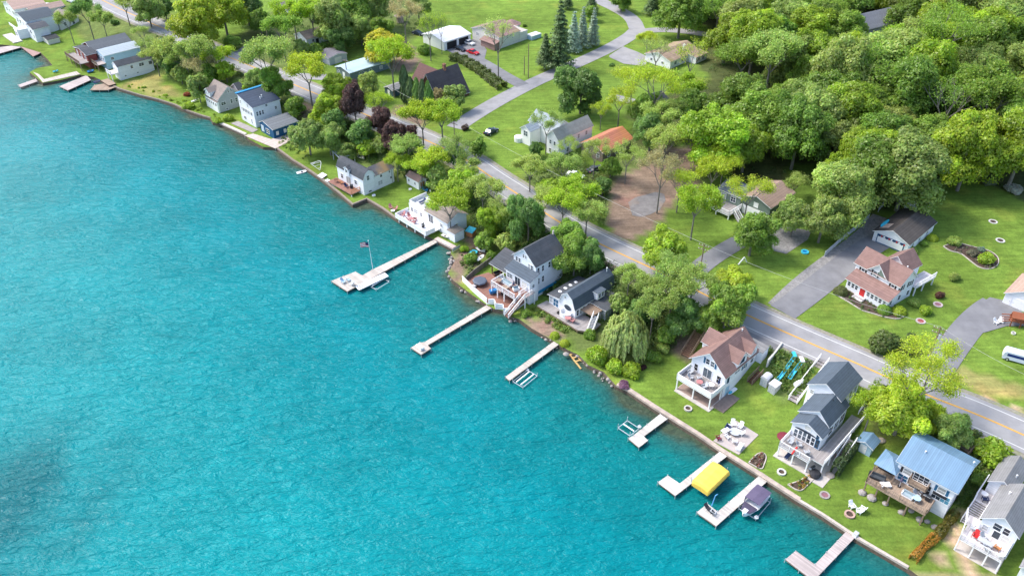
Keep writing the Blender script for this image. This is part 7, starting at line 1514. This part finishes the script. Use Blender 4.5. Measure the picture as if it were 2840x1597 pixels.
t0 = pole(746,130,6.8,'street lamp pole with a pale arm beyond the road',0,lamp=True,name='street_lamp'); pole(1465,216,10.5,'taller of the two bare poles at the side road junction',0); pole(1454,207,5.8,'shorter of the two bare poles at the side road junction',0); pole(2005,126,5.2,'utility pole beside the end of the side road',1); t6 = pole(964,222,6.5,'short utility pole against the pale blue roofed house',1)
def wire(a, b, off, sag, label='overhead wire along the far side of the main road', grp='overhead wires along the main road'):
    d = (b - a); d.z = 0; n = Vector((-d.y, d.x, 0)).normalized() * off; P = [a.lerp(b, i/14) + n - Vector((0, 0, sag * 4 * (i/14) * (1 - i/14))) - a for i in range(15)]; mb = MB()
    for p, q in zip(P[:-1], P[1:]): mb.tube(p, q, .024, .024, 4)
    o = mb.build('overhead_wire', mat('wire_grey', (.40,.41,.40), .6)); o.location = a; return tag(o, label, 'wire', grp)
for a, b in ((t1, t2), (t2, t3), (t3, t4)): wire(a, b, 0, 1.1)
wire(t6, t1, 0, 1.0, 'overhead wire from the pale blue roofed house towards the side road', None)
# ---------------------------------------------------------------- cars
def car(px, py, rz, col, label, L=4.5, W=1.8, H=1.45, van=False, name='parked_car', cat='car', glassm=None):
    p = G(px, py); rt = empty(name, p, rz, label, cat); h = L / 2; b = MB()
    if van: pr = [(-h, .35), (-h, 1.0), (-h+.12, H-.25), (-h+.35, H), (h-1.7, H), (h-.9, 1.05), (h-.08, .95), (h, .6), (h, .35)]
    else: pr = [(-h, .35), (-h, .85), (-h+.9, .95), (-h+1.2, .98), (h-1.35, .95), (h-.1, .78), (h, .6), (h, .35)]
    w = W / 2; n = len(pr); vs = [(x, -w * (.93 if z > .9 else 1), z) for x, z in pr] + [(x, w * (.93 if z > .9 else 1), z) for x, z in pr]
    b.add(vs, [tuple(range(n)), tuple(range(2*n-1, n-1, -1))] + [(i, i+n, (i+1) % n + n, (i+1) % n) for i in range(n)]); m = mat('car_paint_' + label.split()[0], col, .3, amt=.03, spec=.35); b.build('body', m, rt)
    g = MB()
    if van:
        for s in (-1, 1): g.box(-h+.6, h-1.5, s*w*.93-.01, s*w*.93+.01, 1.05, H-.3)
        g.quad((h-1.66, -w*.85, H-.05+.02), (h-.94, -w*.85, 1.1), (h-.94, w*.85, 1.1), (h-1.66, w*.85, H-.03)); g.build('windows', glassm or M_glass, rt)
    else:
        c = MB(); k = w * .78; T = [(-h+.75, .95), (-h+1.35, H-.03), (h-2.1, H-.03), (h-1.3, .93)]; nn = 4; vs = [(x, -w*.9 if z < 1 else -k, z) for x, z in T] + [(x, w*.9 if z < 1 else k, z) for x, z in T]
        c.add(vs, [(0,1,2,3), (7,6,5,4)] + [(i, i+4, (i+1) % 4 + 4, (i+1) % 4) for i in range(4)]); c.build('windows', M_glass, rt); MB().slab([(-h+1.3, -k, H+.02), (h-2.05, -k, H+.02), (h-2.05, k, H+.02), (-h+1.3, k, H+.02)], .06).build('roof', m, rt)
    for x in (-h+.85, h-.85):
        for s in (-1, 1): q = MB(); q.tube((x, s*(w-.12), .34), (x, s*(w+.03), .34), .34, .34, 12); wh = q.build('wheel', M_black, rt); q = MB(); q.tube((x, s*(w+.03), .34), (x, s*(w+.045), .34), .19, .19, 8); q.build('rim', M_steel, wh)
    for s in (-1, 1): MB().box(h-.05, h+.02, s*w*.72-.18, s*w*.72+.18, .62, .76).build('headlight', M_whitep, rt); MB().box(-h-.02, -h+.05, s*w*.76-.12, s*w*.76+.12, .7, .86).build('taillight', M_redp, rt)
    return rt
car(1276,140,R(-46),(.015,.015,.02),'black car parked beside the white garage'); car(1312,150,R(-42),(.50,.015,.02),'red car parked in front of the black car'); car(1301,124,R(-42),(.62,.62,.62),'silver car parked nearest the beige house'); car(1362,370,R(52),(.015,.03,.05),'dark blue car alone on the lawn by the side road')
car(2822,1000,R(-28),(.60,.64,.76),'white van with blue side windows on the right lawn',5.2,1.95,1.9,True,'parked_van','van',mat('blue_van_glass', (.02,.04,.20), .2))
car(450,120,R(-35),(.05,.10,.11),'teal dark car parked left beside the main road'); car(477,126,R(-38),(.02,.04,.05),'charcoal car second in the roadside row'); car(492,134,R(-38),(.03,.12,.13),'green car third in the roadside row'); car(608,150,R(-40),(.7,.7,.7),'white car parked on the near roadside under the olive tree'); car(570,142,R(-40),(.5,.52,.55),'grey car parked on the near roadside under the yellow trees')
car(1595,492,R(-30),(.7,.7,.7),'whitish car parked under trees below the orange roof'); car(1650,475,R(35),(.06,.07,.09),'slate car parked under trees below the orange roof'); car(1160,97,R(-35),(.03,.04,.06),'navy car behind the left of the white garage'); car(197,6,R(-40),(.65,.66,.68),'pale car at the top edge left of the road'); car(2135,935,R(40),(.10,.10,.11),'grey car') if False else None
# right edge playset
p = G(2800,905); rt = empty('wooden_playset', p, R(-20), 'red-brown wooden playset cut off by the right edge', 'playset'); RW = mat('red_brown_timber', (.30,.10,.05), .8, amt=.2)
for x in (0, 1.6, 3.2):
    for y in (0, 1.6): MB().box(x-.09, x+.09, y-.09, y+.09, -.2, 2.2).build('post', RW, rt)
MB().slab([(-.2, -.2, 1.4), (3.4, -.2, 1.4), (3.4, 1.8, 1.4), (-.2, 1.8, 1.4)], .12).build('platform', RW, rt); m = MB(); [m.bar((-1.6, y, .9 + y*.3), (3.4, y, 2.3), .14) for y in (0, .5, 1, 1.6)]; m.build('beams', RW, rt); MB().slab([(-.3, -.3, 2.2), (3.5, -.3, 2.2), (3.5, .8, 3.0), (-.3, .8, 3.0)], .08).build('roof', RW, rt)
chair(G(2762,898), .5, M_whitep, 'white chair on the right driveway edge, left one'); chair(G(2774,895), -.4, M_whitep, 'white chair on the right driveway edge, right one'); ring(2810,925,.4,'small stone planter on the right lawn', M_cream, M_soil, name='flower_ring')
p = G(2061,730); rt = empty('lawn_sculpture', p, .4, 'white bent sculpture on the lawn beside the bright green maple', 'sculpture'); m = MB(); m.tube((-1.2, 0, 0), (0, 0, 1.5), .12, .14); m.tube((0, 0, 1.5), (.9, 0, .1), .14, .1); m.build('frame', M_whitep, rt)
p = G(1786,700); rt = empty('mailbox', p, .5, 'small mailbox on the far roadside below the lime tree', 'mailbox'); MB().box(-.06,.06,-.06,.06,-.1,1.0).build('post', M_wood, rt); q = MB(); q.tube((-.35,0,1.15),(.35,0,1.15),.18,.18,8); q.build('box', M_steel, rt)
# garden beds
def bed(px, label, flowers, n, edge=M_stone, name='flower_bed'):
    P = [G(x, y) for x, y in px]; P = chaikin(P + [P[0]], 2)[:-1]; c = sum(P, Vector()) / len(P); rt = empty(name, c, 0, label, 'flower bed'); MB().slab([(p.x-c.x, p.y-c.y, hz(p.x, p.y)-c.z+.09) for p in P], .4).build('soil', M_soil, rt)
    m = MB(); [m.bar((a.x-c.x, a.y-c.y, hz(a.x,a.y)-c.z+.08), (b.x-c.x, b.y-c.y, hz(b.x,b.y)-c.z+.08), .16, .22) for a, b in zip(P, P[1:] + P[:1])]; m.build('stone_edging', edge, rt)
    xs = [p.x for p in P]; ys = [p.y for p in P]; pts = np.c_[RNG.uniform(min(xs), max(xs), 400), RNG.uniform(min(ys), max(ys), 400)]; pts = pts[inpoly(pts, [(p.x, p.y) for p in P])][:n]
    for col in flowers:
        q = pts[RNG.random(len(pts)) < 1.3 / len(flowers)]
        if len(q) < 3: continue
        per = 26; N = len(q) * per; d_ = sph(N); d_[:, 2] = abs(d_[:, 2]); cc = np.c_[np.repeat(q, per, 0) + d_[:, :2] * .28, d_[:, 2] * .35 + .1]; cc[:, 2] += height(cc[:, :2]); cc -= np.array([c.x, c.y, c.z])
        me = leafmesh('blooms', cc, d_, np.full(N, .09), tint(np.ones(N), N)); me.materials.append(M_leaf); o = bpy.data.objects.new('blooms', me); COL.objects.link(o); o.parent = rt; o.color = (*col, 1); o['kind'] = 'stuff'
    return rt
PE = mat('pale_edging', (.48,.43,.38), .9)
bed([(2076,1284),(2090,1268),(2104,1256),(2120,1257),(2126,1270),(2118,1290),(2113,1304)], 'boat-shaped flower bed on the seawall below the arched-window house', [(.10,.18,.03), (.35,.08,.04), (.45,.40,.38)], 22, PE)
bed([(2185,1344),(2215,1335),(2240,1320),(2258,1310),(2266,1318),(2240,1345),(2222,1362),(2205,1358)], 'pointed flower bed with yellow and orange blooms at the lawn border', [(.12,.22,.03), (.50,.33,.03), (.40,.12,.03)], 26, PE)
bed([(2616,684),(2636,698),(2664,702),(2690,724),(2718,745),(2748,748),(2770,735),(2768,712),(2740,694),(2700,686),(2650,672)], 'large curved flower bed on the big lawn', [(.10,.18,.04), (.25,.22,.18)], 40, PE)
bed([(2325,822),(2360,842),(2390,862),(2420,870),(2450,880),(2500,888),(2520,860),(2440,845),(2380,822),(2345,800)], 'foundation planting bed in front of the farmhouse porch', [(.08,.16,.03), (.12,.2,.03)], 46, PE)
for (x, y, r_) in ((1195,530,.3), (1037,543,.45), (1104,521,.1), (1138,526,.4)): 
    if r_ > .2: ring(x, y, r_, {1195:'tiny white stone by the blue rowing boat',1037:'round white planter beside the gambrel cottage',1138:'flat white slab in front of the small shed'}[x], M_whitep, M_whitep, name='garden_stone', h=.25)
# ---------------------------------------------------------------- light, sky, camera
w = bpy.data.worlds.new('World'); scene.world = w; w.use_nodes = True; t = w.node_tree; bg = t.nodes['Background']
sk = t.nodes.new('ShaderNodeTexSky'); sk.sky_type = 'NISHITA'; sk.sun_disc = False
SUN_EL, SUN_AZ = 52.0, 160.0      # azimuth of the sun as seen from the scene, counter-clockwise from +x
sk.sun_elevation = R(SUN_EL); sk.sun_rotation = R(90 - SUN_AZ); sk.air_density = 1.0; sk.dust_density = 2.5; sk.ozone_density = 1.0
t.links.new(sk.outputs[0], bg.inputs[0]); bg.inputs[1].default_value = .15
sl = bpy.data.lights.new('sun', 'SUN'); sl.energy = 1.5; sl.angle = R(14); sl.color = (1, .96, .89); so = bpy.data.objects.new('sun', sl); COL.objects.link(so)
dv = Vector((math.cos(R(SUN_AZ)) * math.cos(R(SUN_EL)), math.sin(R(SUN_AZ)) * math.cos(R(SUN_EL)), math.sin(R(SUN_EL)))); so.rotation_euler = dv.to_track_quat('Z', 'Y').to_euler()
cd = bpy.data.cameras.new('camera'); cam = bpy.data.objects.new('camera', cd); COL.objects.link(cam); cam.location = (0, 0, CAMZ)
cam.rotation_euler = (math.pi / 2 - PITCH, 0, 0); cd.sensor_width = 36; cd.sensor_fit = 'HORIZONTAL'; cd.lens = 36 * FPX / 2840; cd.clip_end = 6000; cd.clip_start = 1
scene.camera = cam
scene.view_settings.view_transform = 'Standard'; scene.view_settings.look = 'None'; scene.view_settings.exposure = 1.27; scene.view_settings.gamma = 1
